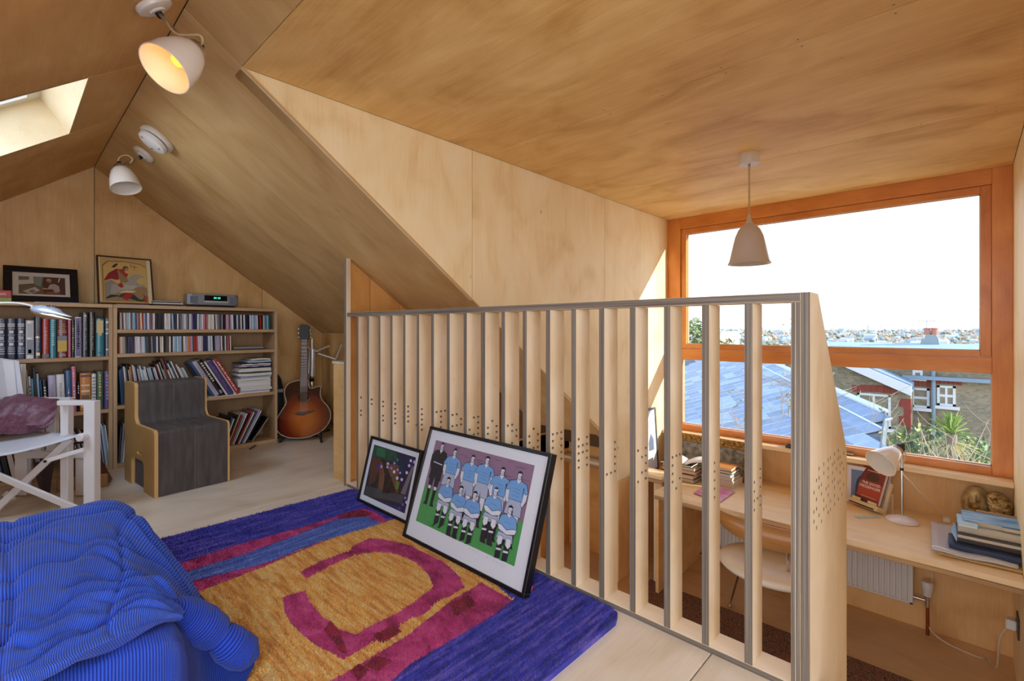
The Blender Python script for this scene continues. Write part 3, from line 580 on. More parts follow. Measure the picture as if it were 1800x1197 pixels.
t, wd, hg = framed('framed_photograph', (5, 468), (136, 474), TZ + .008, 4.74, 4.85, .045, BLK, 'black-framed photograph of a person reading, on the left bookcase')
flat(t, 'mount', [(.04, .04), (wd - .04, .04), (wd - .04, hg - .04), (.04, hg - .04)], -.008, mat('mount_card', 'CFC3B6', .8))
def U(x, y, ax=0, ay=0, bx=1, by=1): return (ax + x * (bx - ax), ay + y * (by - ay))
pa = (.075, .062, wd - .07, hg - .075); q = lambda P_: [(pa[0] + x * (pa[2] - pa[0]), pa[1] + y * (pa[3] - pa[1])) for x, y in P_]
pic = [('6A543F', [(0, 0), (1, 0), (1, 1), (0, 1)]), ('4A2F28', [(.52, 0), (1, 0), (1, 1), (.5, 1)]), ('C4B7A6', [(0, .5), (.32, .6), (.31, 1), (0, 1)]), ('6F6A62', [(0, .76), (.22, .8), (.22, .98), (0, .98)]), ('77857A', [(.33, .55), (.46, .42), (.52, 1), (.33, 1)]),
       ('6B5F44', [(0, 0), (.32, 0), (.42, .42), (.0, .5)]), ('B5AA9C', [(.08, .14), (.25, 0), (.45, .22), (.34, .4)]), ('6E6A70', [(.2, .12), (.28, .05), (.36, .18), (.28, .26)]), ('8E4E38', [(.54, .12), (.62, .05), (.9, .06), (.84, .2)]), ('B08A74', circ(.64, .82, .055, 14, 1.7)), ('8F5A4C', circ(.65, .72, .045, 14, 1.5)),
       ('A8958C', [(.6, .3), (.66, .58), (.76, .62), (.86, .5), (.88, .2), (.78, .12), (.72, .3)]), ('C08A5C', [(.49, .3), (.6, .28), (.6, .36), (.5, .37)]), ('E4D9C8', [(.84, .74), (.86, .73), (.89, .98), (.87, .98)])]
pr = MB(); pmats = []
for i, (c, P_) in enumerate(pic): pr.prism(q(P_), -.0075 + i * .00006, -.0072 + i * .00006, mi=i); pmats.append(mat('photo_' + c, c, .5))
pr.build('print', pmats, t)
MB().box((.03, .03, -.0055), (wd - .03, hg - .03, -.0045)).build('glazing', glassmat('picture_glass'), t)
t, wd, hg = framed('icon_painting', (169, 449), (266, 456), TZ + .008, 4.74, 4.86, .011, mat('icon_edge', '3A2418', .5), 'gilded icon painting of a rider in a red cloak, on the bookcase', .03)
q = lambda P_: [(x * wd, y * hg) for x, y in P_]
ic = [('C9A668', [(.03, .03), (.97, .03), (.97, .97), (.03, .97)]), ('E0C68E', [(.03, .03), (.06, .03), (.06, .97), (.03, .97)]), ('D8CBA6', [(.9, .03), (.97, .03), (.97, .97), (.9, .97)]), ('8A6434', [(.09, .06), (.105, .06), (.105, .78), (.2, .88), (.5, .9), (.78, .86), (.88, .8), (.88, .815), (.78, .875), (.5, .915), (.19, .895), (.09, .8)]),
      ('D2B06A', [(.12, .06), (.88, .06), (.88, .78), (.76, .85), (.5, .88), (.2, .86), (.12, .78)]), ('9A7B55', [(.12, .06), (.88, .06), (.88, .36), (.7, .46), (.6, .34), (.4, .2), (.3, .44), (.2, .48), (.12, .45)]), ('8E877B', [(.13, .16), (.28, .14), (.34, .22), (.36, .42), (.24, .5), (.15, .46)]),
      ('A39B8E', [(.22, .2), (.36, .24), (.5, .3), (.62, .3), (.68, .36), (.85, .4), (.86, .44), (.7, .43), (.7, .52), (.78, .58), (.84, .575), (.85, .6), (.72, .65), (.62, .63), (.55, .56), (.52, .44), (.36, .42), (.24, .4)]),
      ('B3AC9E', [(.36, .32), (.62, .32), (.7, .4), (.4, .4)]), ('8C1F2A', [(.12, .5), (.2, .64), (.34, .74), (.42, .72), (.44, .56), (.34, .5), (.24, .52), (.12, .47)]), ('96302E', [(.34, .4), (.42, .46), (.46, .36), (.4, .34)]),
      ('8F7650', [(.36, .72), (.5, .6), (.55, .5), (.5, .44), (.4, .46), (.37, .58)]), ('A5302C', [(.36, .73), (.46, .74), (.5, .66), (.55, .64), (.52, .56), (.46, .6)]), ('6A4A30', circ(.505, .755, .052, 14)), ('B08C64', circ(.52, .735, .032, 12)), ('2E2A2E', [(.25, .76), (.3, .82), (.36, .86), (.38, .84), (.31, .76)]), ('D8C6A0', [(.36, .85), (.42, .78), (.425, .785), (.365, .86)]),
      ('23383A', [(.35, .14), (.4, .22), (.5, .24), (.62, .22), (.72, .12), (.78, .1), (.82, .16), (.8, .22), (.86, .16), (.84, .08), (.76, .06), (.66, .08), (.56, .12), (.46, .1), (.42, .14)]), ('A8201F', [(.42, .12), (.46, .22), (.56, .24), (.62, .2), (.56, .14), (.5, .08)]), ('D9C9A0', [(.42, .26), (.5, .24), (.62, .25), (.68, .28), (.55, .29)]), ('A6402C', [(.82, .05), (.88, .05), (.88, .2), (.82, .16)]),
      ('2A2622', [(.14, .1), (.26, .14), (.36, .16), (.36, .18), (.22, .19), (.14, .13)]), ('7A4A2C', [(.6, .78), (.61, .78), (.61, .86), (.6, .86)]), ('7A4A2C', [(.64, .8), (.72, .79), (.72, .8), (.64, .81)]), ('7A4A2C', [(.66, .74), (.67, .74), (.67, .83), (.66, .83)])]
pr = MB(); pmats = []
for i, (c, P_) in enumerate(ic): pr.prism(q(P_), -.004 + i * .00015, -.0037 + i * .00015, mi=i); pmats.append(mat('icon_' + c, c, .5, .25 if c in ('C9A668', 'D2B06A', 'E0C68E') else 0))
pr.build('painted_panel', pmats, t)
# thin journals and cases lying on the tops, and the stereo
tag(MB().box((bX(60, 4.7), 4.70, TZ), (bX(141, 4.7), 4.86, TZ + .007)).build('magazine', pm('l'), None, .001, origin='base'), 'thin pale magazine lying under the framed photograph', 'magazine')
tag(MB().box((bX(152, 4.66), 4.67, TZ), (bX(204, 4.66), 4.86, TZ + .006)).build('magazine', pm('k'), None, .001, origin='base'), 'thin black magazine under the icon, left part', 'magazine')
tag(MB().box((bX(205, 4.68), 4.68, TZ), (bX(262, 4.68), 4.87, TZ + .006)).build('magazine', pm('l'), None, .001, origin='base'), 'pale lilac magazine under the icon, right part', 'magazine')
for k in range(5):
    o = MB().box((0, 0, 0), (.205 - .004 * k, .14, .0085)).build('cd_case', pm('dkwdg'[k], .25), None, .0008); o.location = (bX(267.5, 4.68) + R.uniform(0, .012), 4.68 + .004 * k, TZ + .0002 + .0088 * k)
    tag(o, f'flat {CN["dkwdg"[k]]} CD case, {nth(k)} up in the pile beside the stereo', 'cd', 'pile of CDs on the bookcase')
for k, (c, z0, th, pa_) in enumerate((('G', 0, .026, 20.5), ('r', .027, .046, 20.5))):
    x1 = bX(pa_, 4.64); t = thing('book', (x1 - .24, 4.635, TZ + z0 + .0005), label=('bright green book lying flat at the left end, under the red one' if not k else 'red book lying flat on the green one at the left end'), cat='book')
    MB().box((0, 0, 0), (.24, .16, .003)).box((0, 0, th - .003), (.24, .16, th)).box((.237, 0, .003), (.24, .16, th - .003)).build('cover', mat('lime_cover', '8FA63A', .4) if not k else mat('scarlet_cover', 'B5281F', .4), t, .0008)
    MB().box((.004, .003, .0032), (.2366, .156, th - .0032)).build('pages', mat('lime_cover') if not k else mat('scarlet_cover'), t)
    if k: MB().box((.18, -.0008, .016), (.215, .0025, .026)).build('spine_band', mat('pink_print'), t)
t = thing('stereo', M=Matrix.Translation((bX(326, 4.66) + .01, 4.66, TZ)), label='grey CD radio with a black display on the bookcase', cat='radio')
sw = bX(420, 4.66) - bX(326, 4.66) - .01; sh = .112
MB().prism([(0, .02), (.03, 0), (sw - .03, 0), (sw, .02), (sw - .02, .2), (.02, .2)], .018, sh, None).build('casing', mat('radio_grey', '8A8F99', .35, .3), t, .006, seg=2)
MB().box((.03, .012, 0), (sw - .03, .18, .0185)).build('base', pm('k'), t)
MB().box((sw * .32, -.0025, .055), (sw * .76, .004, sh - .012)).build('display', mat('display_black', '0C1014', .1), t)
MB().box((sw * .32, -.004, .04), (sw * .78, .004, .055)).build('disc_slot', mat('slot_silver', 'C8CCD2', .3, .6), t)
dig = MB()
for k, x0 in enumerate((.50, .53, .575, .605)): dig.box((sw * x0, -.0034, .072), (sw * (x0 + .02), -.0026, .088))
dig.build('digits', emit('display_green', '3FD6A0', .7), t)
for s_ in (.06, .82): MB().box((sw * s_, -.003, .03), (sw * (s_ + .14), .003, sh - .02)).build('speaker_grille', mat('grille_grey', '6E747E', .6, bump=.3, bscale=900), t)
# ---------------------------------------------------------------- rug
def fz(x, y, z): p = pt(x, y, Z=z); return (p.x, p.y)
RZt = .020
def rugmat(name, a, b, c, st, dark=.0):
    m = bpy.data.materials.new(name); m.use_nodes = True; MATS[name] = m; n = m.node_tree.nodes; L = m.node_tree.links; bs = n['Principled BSDF']
    t = n.new('ShaderNodeTexCoord'); mp = n.new('ShaderNodeMapping'); mp.inputs['Scale'].default_value = st; L.new(t.outputs['Object'], mp.inputs[0])
    no = n.new('ShaderNodeTexNoise'); no.inputs['Scale'].default_value = 1; no.inputs['Detail'].default_value = 4; no.inputs['Distortion'].default_value = .6; L.new(mp.outputs[0], no.inputs[0])
    r = n.new('ShaderNodeValToRGB'); L.new(no.outputs[0], r.inputs[0]); e = r.color_ramp.elements; e[0].position = .36; e[0].color = (*srgb(c), 1); e[1].position = .64; e[1].color = (*srgb(a), 1); q = e.new(.5); q.color = (*srgb(b), 1)
    n2 = n.new('ShaderNodeTexNoise'); n2.inputs['Scale'].default_value = 240; n2.inputs['Detail'].default_value = 3; L.new(t.outputs['Object'], n2.inputs[0])
    r2 = n.new('ShaderNodeValToRGB'); L.new(n2.outputs[0], r2.inputs[0]); r2.color_ramp.elements[0].position = .3; r2.color_ramp.elements[0].color = (.64, .64, .64, 1); r2.color_ramp.elements[1].position = .62; r2.color_ramp.elements[1].color = (1, 1, 1, 1)
    mx = n.new('ShaderNodeMix'); mx.data_type = 'RGBA'; mx.blend_type = 'MULTIPLY'; mx.inputs[0].default_value = 1; L.new(r.outputs[0], mx.inputs[6]); L.new(r2.outputs[0], mx.inputs[7]); L.new(mx.outputs[2], bs.inputs['Base Color'])
    bp = n.new('ShaderNodeBump'); bp.inputs['Strength'].default_value = .9; bp.inputs['Distance'].default_value = .008; L.new(n2.outputs[0], bp.inputs['Height']); L.new(bp.outputs[0], bs.inputs['Normal'])
    bs.inputs['Roughness'].default_value = .95; bs.inputs['Sheen Weight'].default_value = .15; bs.inputs['Specular IOR Level'].default_value = .15
    return m
RB = rugmat('rug_blue', '7C6CD8', '4446CC', '303098', (5, 60, 1)); RO = rugmat('rug_orange', 'FFDC90', 'FFC464', 'E8A052', (60, 6, 1)); RP = rugmat('rug_pink', 'E0549A', 'D03A86', 'A82464', (14, 9, 1)); RC = rugmat('rug_crimson', 'B0244A', '98193A', '7C132C', (20, 20, 1)); RL = rugmat('rug_light_blue', '7E9CEC', '5C7CDC', '4660BE', (5, 60, 1))
y0 = fz(1096, 1083, .01)[1]; y1 = fz(620, 861, .01)[1]; xr_ = 1.548; xl = -.35
rug = thing('rug', ((xl + xr_) / 2, (y0 + y1) / 2, .0005), label='thick hand-tufted rug with orange field, pink ring and blue borders', cat='rug')
def rr(x0, y0, x1, y1, r): return [(x0 + r, y0), (x1 - r, y0), (x1 - r * .3, y0 + r * .3), (x1, y0 + r), (x1, y1 - r * .5), (x1 - r * .5, y1), (x0 + r * .5, y1), (x0, y1 - r * .5), (x0, y0 + r), (x0 + r * .3, y0 + r * .3)]
def jag(P_, amp=.0022, step=.012):
    o = []
    for i in range(len(P_)):
        a = Vector(P_[i]); b = Vector(P_[(i + 1) % len(P_)]); d = (b - a); n = max(1, int(d.length / step))
        for k in range(n): o.append(a + d * k / n + Vector((R.uniform(-amp, amp), R.uniform(-amp, amp))))
    return o
RUGP = []
def rugpiece(name, px, z, m):
    RUGP.append((name, jag([Vector(fz(x, y, z)) for x, y in px]), z, m))
def tufts(mb, P_, z, above, n_2, seed):
    """short leaning blades of pile over the piece, kept off the pieces that lie on top of it"""
    import numpy as np
    rg = np.random.default_rng(seed)
    def inside(pts, poly):
        P2 = np.array([(p[0], p[1]) for p in poly]); x, y = pts[:, 0], pts[:, 1]; c = np.zeros(len(pts), bool)
        for a, b in zip(P2, np.roll(P2, -1, 0)):
            k = ((a[1] > y) != (b[1] > y)); q_ = (b[0] - a[0]) * (y - a[1]) / (b[1] - a[1] + 1e-12) + a[0]; c ^= k & (x < q_)
        return c
    P2 = np.array([(p[0], p[1]) for p in P_]); lo, hi = P2.min(0), P2.max(0); lo = np.maximum(lo, (-.3, .5))
    pts = lo + rg.random((n_2, 2)) * (hi - lo); ok = inside(pts, P_)
    for q_ in above: ok &= ~inside(pts, q_)
    pts = pts[ok]; k = len(pts); a = rg.random(k) * 6.283; w_ = .0028; h_ = .004 + .006 * rg.random(k); l1, l2 = rg.normal(0, .004, k), rg.normal(0, .004, k)
    vs = []; 
    for i_ in range(k):
        x, y = pts[i_]; dx, dy = w_ * math.cos(a[i_]), w_ * math.sin(a[i_]); vs += [(x - dx, y - dy, z - .001), (x + dx, y + dy, z - .001), (x + l1[i_], y + l2[i_], z + h_[i_])]
    mb.add(vs, [[3 * i_, 3 * i_ + 1, 3 * i_ + 2] for i_ in range(k)])
rugpiece('orange_field', [(200, 1093), (341, 1043), (459, 996), (548, 957), (600, 940), (669, 920), (720, 905), (760, 925), (850, 1008), (902, 1054), (873, 1068), (795, 1058), (720, 1118), (640, 1170), (560, 1230), (330, 1330), (150, 1240)], .0205, RO)
rugpiece('pink_band', [(225, 1030), (307, 994), (414, 959), (533, 926.5), (600, 906), (638, 893.7), (660, 901), (683, 916), (669, 920.5), (644, 907), (593, 911.6), (518.7, 941.4), (429, 974), (319, 1007), (235, 1045)], .0215, RP)
rugpiece('crimson_patch', [(593, 911), (605, 902), (636, 897), (655, 903), (640, 908)], .0225, RC)
rugpiece('light_blue_band', [(235, 1047), (319, 1008), (429, 975), (518.7, 942.5), (593, 913), (644, 908), (669, 921), (620, 935), (557, 955), (459, 992), (331, 1022.6), (240, 1060)], .0215, RL)
rugpiece('pink_stripe', [(240, 1062), (331, 1024), (459, 993), (557, 955.6), (585, 945), (548.5, 960), (459, 998), (341, 1043), (250, 1085)], .0218, RP)
ring = [(527.6, 1005.6), (566, 986), (615.6, 968), (618.6, 960.8), (650, 946), (676.8, 949), (720, 958), (735, 966), (780, 988), (807, 1013), (816, 1033), (795, 1045), (768, 1058), (747, 1078), (720, 1087.6), (691.7, 1108.5), (644, 1135), (603.7, 1159), (590, 1151.8), (548.5, 1129), (521.6, 1105.5), (509.7, 1093.6), (500.8, 1075.7), (496, 1050), (536.6, 1038.4), (542.5, 1054.8), (566.4, 1084.6), (593, 1105.5), (626, 1116), (647, 1102.5), (699, 1078), (726, 1060), (750, 1042), (762.4, 1030), (753.4, 1008.7), (729, 987.7), (699, 974), (660, 969.6), (624, 975.6), (600, 984.7), (539.6, 1016)]
rugpiece('pink_ring', ring, .0225, RP)
rugpiece('pink_border', [(581, 1197), (623, 1174), (677, 1141), (720, 1114.5), (795, 1054), (846, 1025), (900, 1055), (873, 1076), (820, 1108), (720, 1165), (686, 1197), (620, 1245), (480, 1260)], .0225, RP)
for px in ([(790, 1062), (822, 1045), (838, 1062), (800, 1085)], [(640, 1170), (662, 1152), (690, 1160), (665, 1180)], [(615, 1178), (632, 1166), (650, 1178), (628, 1197)], [(655, 1118), (690, 1098), (705, 1110), (672, 1130)], [(580, 1090), (598, 1112), (612, 1150), (598, 1145), (570, 1108)]): rugpiece('crimson_patch', px, .0232, RC)
for i_, (nm, P_, z, m) in enumerate(RUGP):
    mb = MB().prism(P_, .012, z); ar = (max(p[0] for p in P_) - min(p[0] for p in P_)) * (max(p[1] for p in P_) - min(p[1] for p in P_))
    tufts(mb, P_, z, [q_[1] for q_ in RUGP[i_ + 1:] if q_[2] >= z], int(26000 * ar), i_); mb.build(nm, m, rug, world=True)
base = MB().prism(rr(xl, y0, xr_, y1, .06), 0, .018); tufts(base, rr(xl, y0, xr_, y1, .06), .018, [q_[1] for q_ in RUGP], 120000, 99)
base.build('blue_ground', RB, rug, world=True)
tag(MB().lathe([(0, 0), (.013, .004), (.016, .012), (.010, .020), (0, .023)], 9, Matrix.Translation(pt(931, 1039, Z=.02)) @ Matrix.Scale(.7, 4, (0, 1, 0))).build('fabric_scrap', mat('coral_scrap', 'E0483A', .8, bump=.5), origin='base'), 'small crumpled coral-red scrap on the blue rug border beside the large picture', 'scrap')
# ---------------------------------------------------------------- pictures leaning on the balustrade
def leaner(name, tl, tr, bl, label, thick):
    """top touches the balustrade face, foot on the rug"""
    Xt = FX - thick - .006; a = pt(*tl, X=Xt); b = pt(*tr, X=Xt); f = pt(*bl, Z=.024)
    zt = (a.z + b.z) / 2; wd = a.y - b.y; ex = Vector((0, -1, 0)); up = Vector((Xt - f.x, 0, zt - f.z)); hg = up.length; ey = up.normalized(); ez = ex.cross(ey)
    M = frame(ex, ey, ez, (f.x, a.y, f.z)); t = thing(name, M=M, label=label, cat='picture')
    bw = .016; fm_ = mat('black_frame')
    for q in ((0, 0, wd, bw), (0, hg - bw, wd, hg), (0, bw, bw, hg - bw), (wd - bw, bw, wd, hg - bw)): MB().box((q[0], q[1], -thick), (q[2], q[3], 0)).build('frame', fm_, t, .0015)
    MB().box((bw, bw, -.012), (wd - bw, hg - bw, -.008)).build('mount', mat('white_mount', 'DCE3F0', .8), t)
    I = M.inverted(); o = I @ EYE
    def loc(x, y):
        r = (I.to_3x3() @ ray(x, y)); p = o + r * (-o.z / r.z); return (p.x, p.y)
    return t, wd, hg, bw, loc
def prints(t, layers, z=-.0078, dz=.00004):
    mb = MB(); ms = []; ix = {}
    for i, (c, P_) in enumerate(layers):
        if c not in ix: ix[c] = len(ms); ms.append(mat('ink_' + c, c, .6))
        mb.prism(P_, z + i * dz - .00002, z + i * dz, mi=ix[c])
    mb.build('print', ms, t)
t, wd, hg, bw, loc = leaner('team_print', (756, 747), (970, 799), (706.5, 942), 'large black-framed linocut of a football team in light blue shirts', .038)
cr = lambda x, y: loc(600 + x / 3.325, 720 + y / 3.325)
P4 = [cr(545, 175), cr(1120, 325), cr(1005, 930), cr(432, 640)]; x0, x1 = (P4[0][0] + P4[3][0]) / 2, (P4[1][0] + P4[2][0]) / 2; yb, yt = (P4[2][1] + P4[3][1]) / 2, (P4[0][1] + P4[1][1]) / 2
hz = cr(1060, 660)[1]; LY = [('8D7190', [(x0, hz), (x1, hz), (x1, yt), (x0, yt)]), ('4C9C58', [(x0, yb), (x1, yb), (x1, hz), (x0, hz)])]
rq = random.Random(3)
for k in range(46):
    xx = rq.uniform(x0 + .03, x1 - .06); yy = rq.uniform(hz + .1, yt - .01); w_ = rq.uniform(.02, .06); LY.append(('5E4964', [(xx, yy), (xx + w_, yy + .001), (xx + w_, yy + .0022), (xx, yy + .0025)]))
for k in range(60):
    xx = rq.uniform(x0 + .005, x1 - .04); yy = rq.uniform(yb + .006, hz - .01); w_ = rq.uniform(.015, .035); LY.append(('2E8040', [(xx, yy), (xx + w_, yy - .001), (xx + w_, yy + .001), (xx, yy + .001)]))
INK, SKIN, SHIRT, SHORTS = '20222C', 'D5DCEC', '6FA3E0', 'A9B6D4'
def fat(P_, d):
    c = Vector((sum(p[0] for p in P_) / len(P_), sum(p[1] for p in P_) / len(P_))); o = []
    n = len(P_)
    for i in range(n):
        a, b, c2 = Vector(P_[i - 1]), Vector(P_[i]), Vector(P_[(i + 1) % n]); e1 = (b - a).normalized(); e2 = (c2 - b).normalized(); nn = Vector((e1.y + e2.y, -e1.x - e2.x))
        nn = nn.normalized() if nn.length > 1e-6 else Vector((e1.y, -e1.x)); o.append(tuple(b + nn * d))
    ar = sum(P_[i][0] * P_[(i + 1) % n][1] - P_[(i + 1) % n][0] * P_[i][1] for i in range(n))
    return o if ar > 0 else [tuple(2 * Vector(P_[i]) - Vector(o[i])) for i in range(n)]
def shape(c, P_, ink=.0022):
    if ink: LY.append((INK, fat(P_, ink)))
    LY.append((c, P_))
def head(x, y, H, band=False):
    shape(SKIN, [(x + .36 * H * math.cos(a_ * .524), y + .52 * H * math.sin(a_ * .524)) for a_ in range(12)])
    LY.append((INK, [(x - .42 * H, y + .08 * H), (x - .3 * H, y + .3 * H), (x + .3 * H, y + .34 * H), (x + .4 * H, y + .1 * H), (x + .42 * H, y + .5 * H), (x, y + .7 * H), (x - .42 * H, y + .5 * H)]))
    if band: LY.append((SKIN, [(x - .42 * H, y + .2 * H), (x + .42 * H, y + .26 * H), (x + .42 * H, y + .44 * H), (x - .42 * H, y + .38 * H)]))
    for q in ((-.16, .08, .09, .03), (.16, .08, .09, .03), (.03, -.08, .03, .12), (.0, -.27, .12, .025)): LY.append((INK, [(x + (q[0] - q[2]) * H, y + (q[1] - q[3]) * H), (x + (q[0] + q[2]) * H, y + (q[1] - q[3]) * H), (x + (q[0] + q[2]) * H, y + (q[1] + q[3]) * H), (x + (q[0] - q[2]) * H, y + (q[1] + q[3]) * H)]))
    LY.append((INK, [(x + .18 * H, y - .3 * H), (x + .36 * H, y - .1 * H), (x + .3 * H, y + .1 * H), (x + .22 * H, y - .1 * H)]))
def rel(x, y, H, P_): return [(x + a * H * 1.22, y + b * H) for a, b in P_]
def stand(cx, cy, H, c=SHIRT, keeper=False):
    x, y = cr(cx, cy)
    for s_ in (-1, 1):                                                # legs
        shape(INK if keeper else SKIN, rel(x, y, H, [(s_ * .15, -5), (s_ * 1.0, -5), (s_ * .9, -7.2), (s_ * .3, -7.2)]))
        if keeper: shape(SKIN, rel(x, y, H, [(s_ * .3, -6.4), (s_ * .9, -6.4), (s_ * .85, -6.9), (s_ * .35, -6.9)]), 0); LY.append((SKIN, rel(x, y, H, [(s_ * .35, -7.6), (s_ * .8, -7.6), (s_ * .8, -7.85), (s_ * .35, -7.85)])))
        shape(INK, rel(x, y, H, [(s_ * .3, -7.1), (s_ * .9, -7.1), (s_ * .8, -8.9), (s_ * 1.1, -9.4), (s_ * .3, -9.4)]), .001)
    shape(INK if keeper else SHORTS, rel(x, y, H, [(-1.05, -3.1), (1.05, -3.1), (1.25, -5.3), (.1, -5.3), (0, -4.6), (-.1, -5.3), (-1.25, -5.3)]))
    for s_ in (-1, 1): shape(INK if keeper else SKIN, rel(x, y, H, [(s_ * 1.2, -1.6), (s_ * 1.65, -1.6), (s_ * 1.6, -3.0), (s_ * 1.2, -3.9), (s_ * .95, -3.7)]))
    shape(c, rel(x, y, H, [(-.35, -.62), (.35, -.62), (1.25, -.95), (1.7, -2.0), (1.35, -2.2), (1.1, -1.9), (1.0, -3.3), (-1.0, -3.3), (-1.1, -1.9), (-1.35, -2.2), (-1.7, -2.0), (-1.25, -.95)]))
    shape(SKIN, rel(x, y, H, [(-.28, -.45), (.28, -.45), (.3, -.65), (0, -1.15), (-.3, -.65)]), .001)
    if not keeper:
        for k in range(3): LY.append(('4A76B4', rel(x, y, H, [(-.6, -1.8 - k * .45), (.5, -1.9 - k * .45), (.5, -1.84 - k * .45), (-.6, -1.76 - k * .45)])))
        LY.append((INK, rel(x, y, H, [(.9, -1.4), (1.05, -1.5), (.95, -2.8)])))
    else: LY.append((SKIN, rel(x, y, H, [(-1.0, -2.6), (.9, -2.75), (.9, -2.9), (-1.0, -2.75)])))
    head(x, y, H)
def crouch(cx, cy, H, band=False, fl=1):
    x, y = cr(cx, cy)
    for s_, dx in ((-1, -.55), (1, .55)):
        shape(INK, rel(x, y, H, [(dx - .4, -4.4), (dx + .4, -4.4), (dx + .35, -6.2), (dx + .6 * fl, -6.9), (dx - .3, -6.9), (dx - .35, -6.2)]), .001)
        LY.append((SKIN, rel(x, y, H, [(dx - .36, -5.1), (dx + .34, -5.0), (dx + .34, -5.25), (dx - .36, -5.35)])))
    shape(SHORTS, rel(x, y, H, [(-1.0, -2.8), (1.0, -2.8), (1.2, -3.9), (.7, -4.3), (0, -3.7), (-.7, -4.3), (-1.25, -3.8)]))
    for s_ in (-1, 1): shape(SKIN, rel(x, y, H, [(s_ * .25, -3.5), (s_ * .95, -3.5), (s_ * 1.05, -4.3), (s_ * .75, -4.75), (s_ * .3, -4.4)]))
    shape(SHIRT, rel(x, y, H, [(-.32, -.6), (.32, -.6), (1.1, -.9), (1.45, -2.2), (1.0, -2.3), (.95, -3.0), (-.95, -3.0), (-1.0, -2.2), (-1.45, -2.1), (-1.1, -.9)]))
    shape(SKIN, rel(x, y, H, [(-1.4, -2.2), (-.9, -2.1), (0, -2.6), (1.0, -2.2), (1.45, -2.2), (1.3, -2.75), (.2, -3.1), (-1.1, -2.75)]))
    shape(SKIN, rel(x, y, H, [(-.24, -.45), (.24, -.45), (.28, -.6), (0, -1.0), (-.28, -.6)]), .001)
    LY.append(('4A76B4', rel(x, y, H, [(-.5, -1.6), (.5, -1.7), (.5, -1.64), (-.5, -1.55)])))
    head(x, y, H, band)
Hh = .0300
stand(585, 215, Hh, INK, True)
for q in ((660, 250), (765, 288), (850, 297), (940, 362), (1040, 387)): stand(*q, Hh)
for q in ((622, 418, False, -1), (697, 470, False, 1), (778, 502, False, -1), (900, 482, True, 1), (985, 588, False, -1)): crouch(q[0], q[1], Hh * 1.02, q[2], q[3])
# keep the figures inside the printed area
LY = [(c, [(min(max(x, x0), x1), min(max(y, yb), yt)) for x, y in P_]) for c, P_ in LY]
LY = [(c, P_) for c, P_ in LY if max(p[0] for p in P_) - min(p[0] for p in P_) > 2e-4 and max(p[1] for p in P_) - min(p[1] for p in P_) > 2e-4]
for k in range(11):                                                    # pencilled signature line under the print
    if k in (3, 4, 6): continue
    xx, yy = cr(742 + k * 20, 812 + k * 10.4); LY.append(('8088A0', [(xx, yy), (xx + .006, yy + .004), (xx + .012, yy), (xx + .012, yy + .0008), (xx + .006, yy + .005), (xx, yy + .001)]))
prints(t, LY, dz=.000012)
MB().box((bw, bw, -.0035), (wd - bw, hg - bw, -.0025)).build('glazing', MATS['picture_glass'], t)
t, wd, hg, bw, loc = leaner('framed_photograph', (652, 765.5), (741, 792), (629.5, 881), 'small black-framed night photograph with purple lights, beside the football print', .022)
c8 = lambda x, y: loc(630 + x / 7.483, 760 + y / 7.483)
x0, x1, yb, yt = .045, wd - .045, .045, hg - .045
q = lambda P_: [(min(max(c8(*p)[0], x0), x1), min(max(c8(*p)[1], yb), yt)) for p in P_]
LY = [('2A2622', [(x0, yb), (x1, yb), (x1, yt), (x0, yt)]), ('1F4A38', q([(200, 140), (540, 240), (530, 420), (350, 360), (170, 310)])), ('2E6A4A', q([(230, 190), (340, 220), (330, 330), (220, 300)])), ('241C44', q([(480, 230), (760, 310), (620, 1100), (560, 800), (540, 520)])), ('18304A', q([(430, 330), (560, 360), (620, 520), (520, 560)])),
      ('5A3628', q([(160, 310), (290, 350), (210, 640), (120, 700)])), ('6E4A34', q([(270, 380), (520, 440), (500, 800), (240, 800)])), ('46484A', q([(90, 700), (570, 830), (560, 940), (60, 850)])), ('251C52', q([(140, 880), (560, 950), (600, 1100), (300, 1000)])), ('8A6A50', q([(330, 560), (420, 580), (410, 760), (300, 740)])), ('5E7A3A', q([(480, 640), (530, 650), (510, 750), (470, 740)])),
      ('777078', q([(690, 440), (720, 450), (600, 820), (540, 800)])), ('2E1F18', q([(300, 360), (325, 365), (490, 800), (300, 800), (330, 560)])), ('3A281E', q([(410, 580), (430, 580), (420, 800), (400, 800)])), ('6E2F4A', q([(230, 450), (270, 460), (240, 540), (215, 520)]))]
for (bx_, by_, r_, c) in ((285, 448, 17, 'B7B0F4'), (375, 410, 15, 'C8C4FA'), (368, 455, 14, 'B7B0F4'), (418, 470, 16, 'B06AD8'), (460, 405, 14, '9088E8'), (456, 518, 17, 'DAD8FC'), (503, 492, 13, 'C080E8'), (535, 532, 13, 'A8A0F0'), (496, 602, 18, 'C8C4FA'), (556, 620, 17, 'C8C4FA'), (622, 530, 17, 'DAD8FC'), (654, 438, 17, 'C8C4FA'), (675, 372, 16, 'DAD8FC'), (722, 390, 17, 'B7B0F4'), (600, 862, 16, '8A78E0'), (620, 920, 18, 'DAD8FC'), (570, 950, 16, '6A50D0'), (525, 1000, 17, '4A34B8'), (262, 442, 20, '3C30A0'), (500, 360, 14, '3E9A3E')): LY.append((c, [c8(bx_ + r_ * math.cos(a_ * .628), by_ + 1.25 * r_ * math.sin(a_ * .628)) for a_ in range(10)]))
prints(t, LY, dz=.00003)
MB().box((bw, bw, -.0035), (wd - bw, hg - bw, -.0025)).build('glazing', MATS['picture_glass'], t)
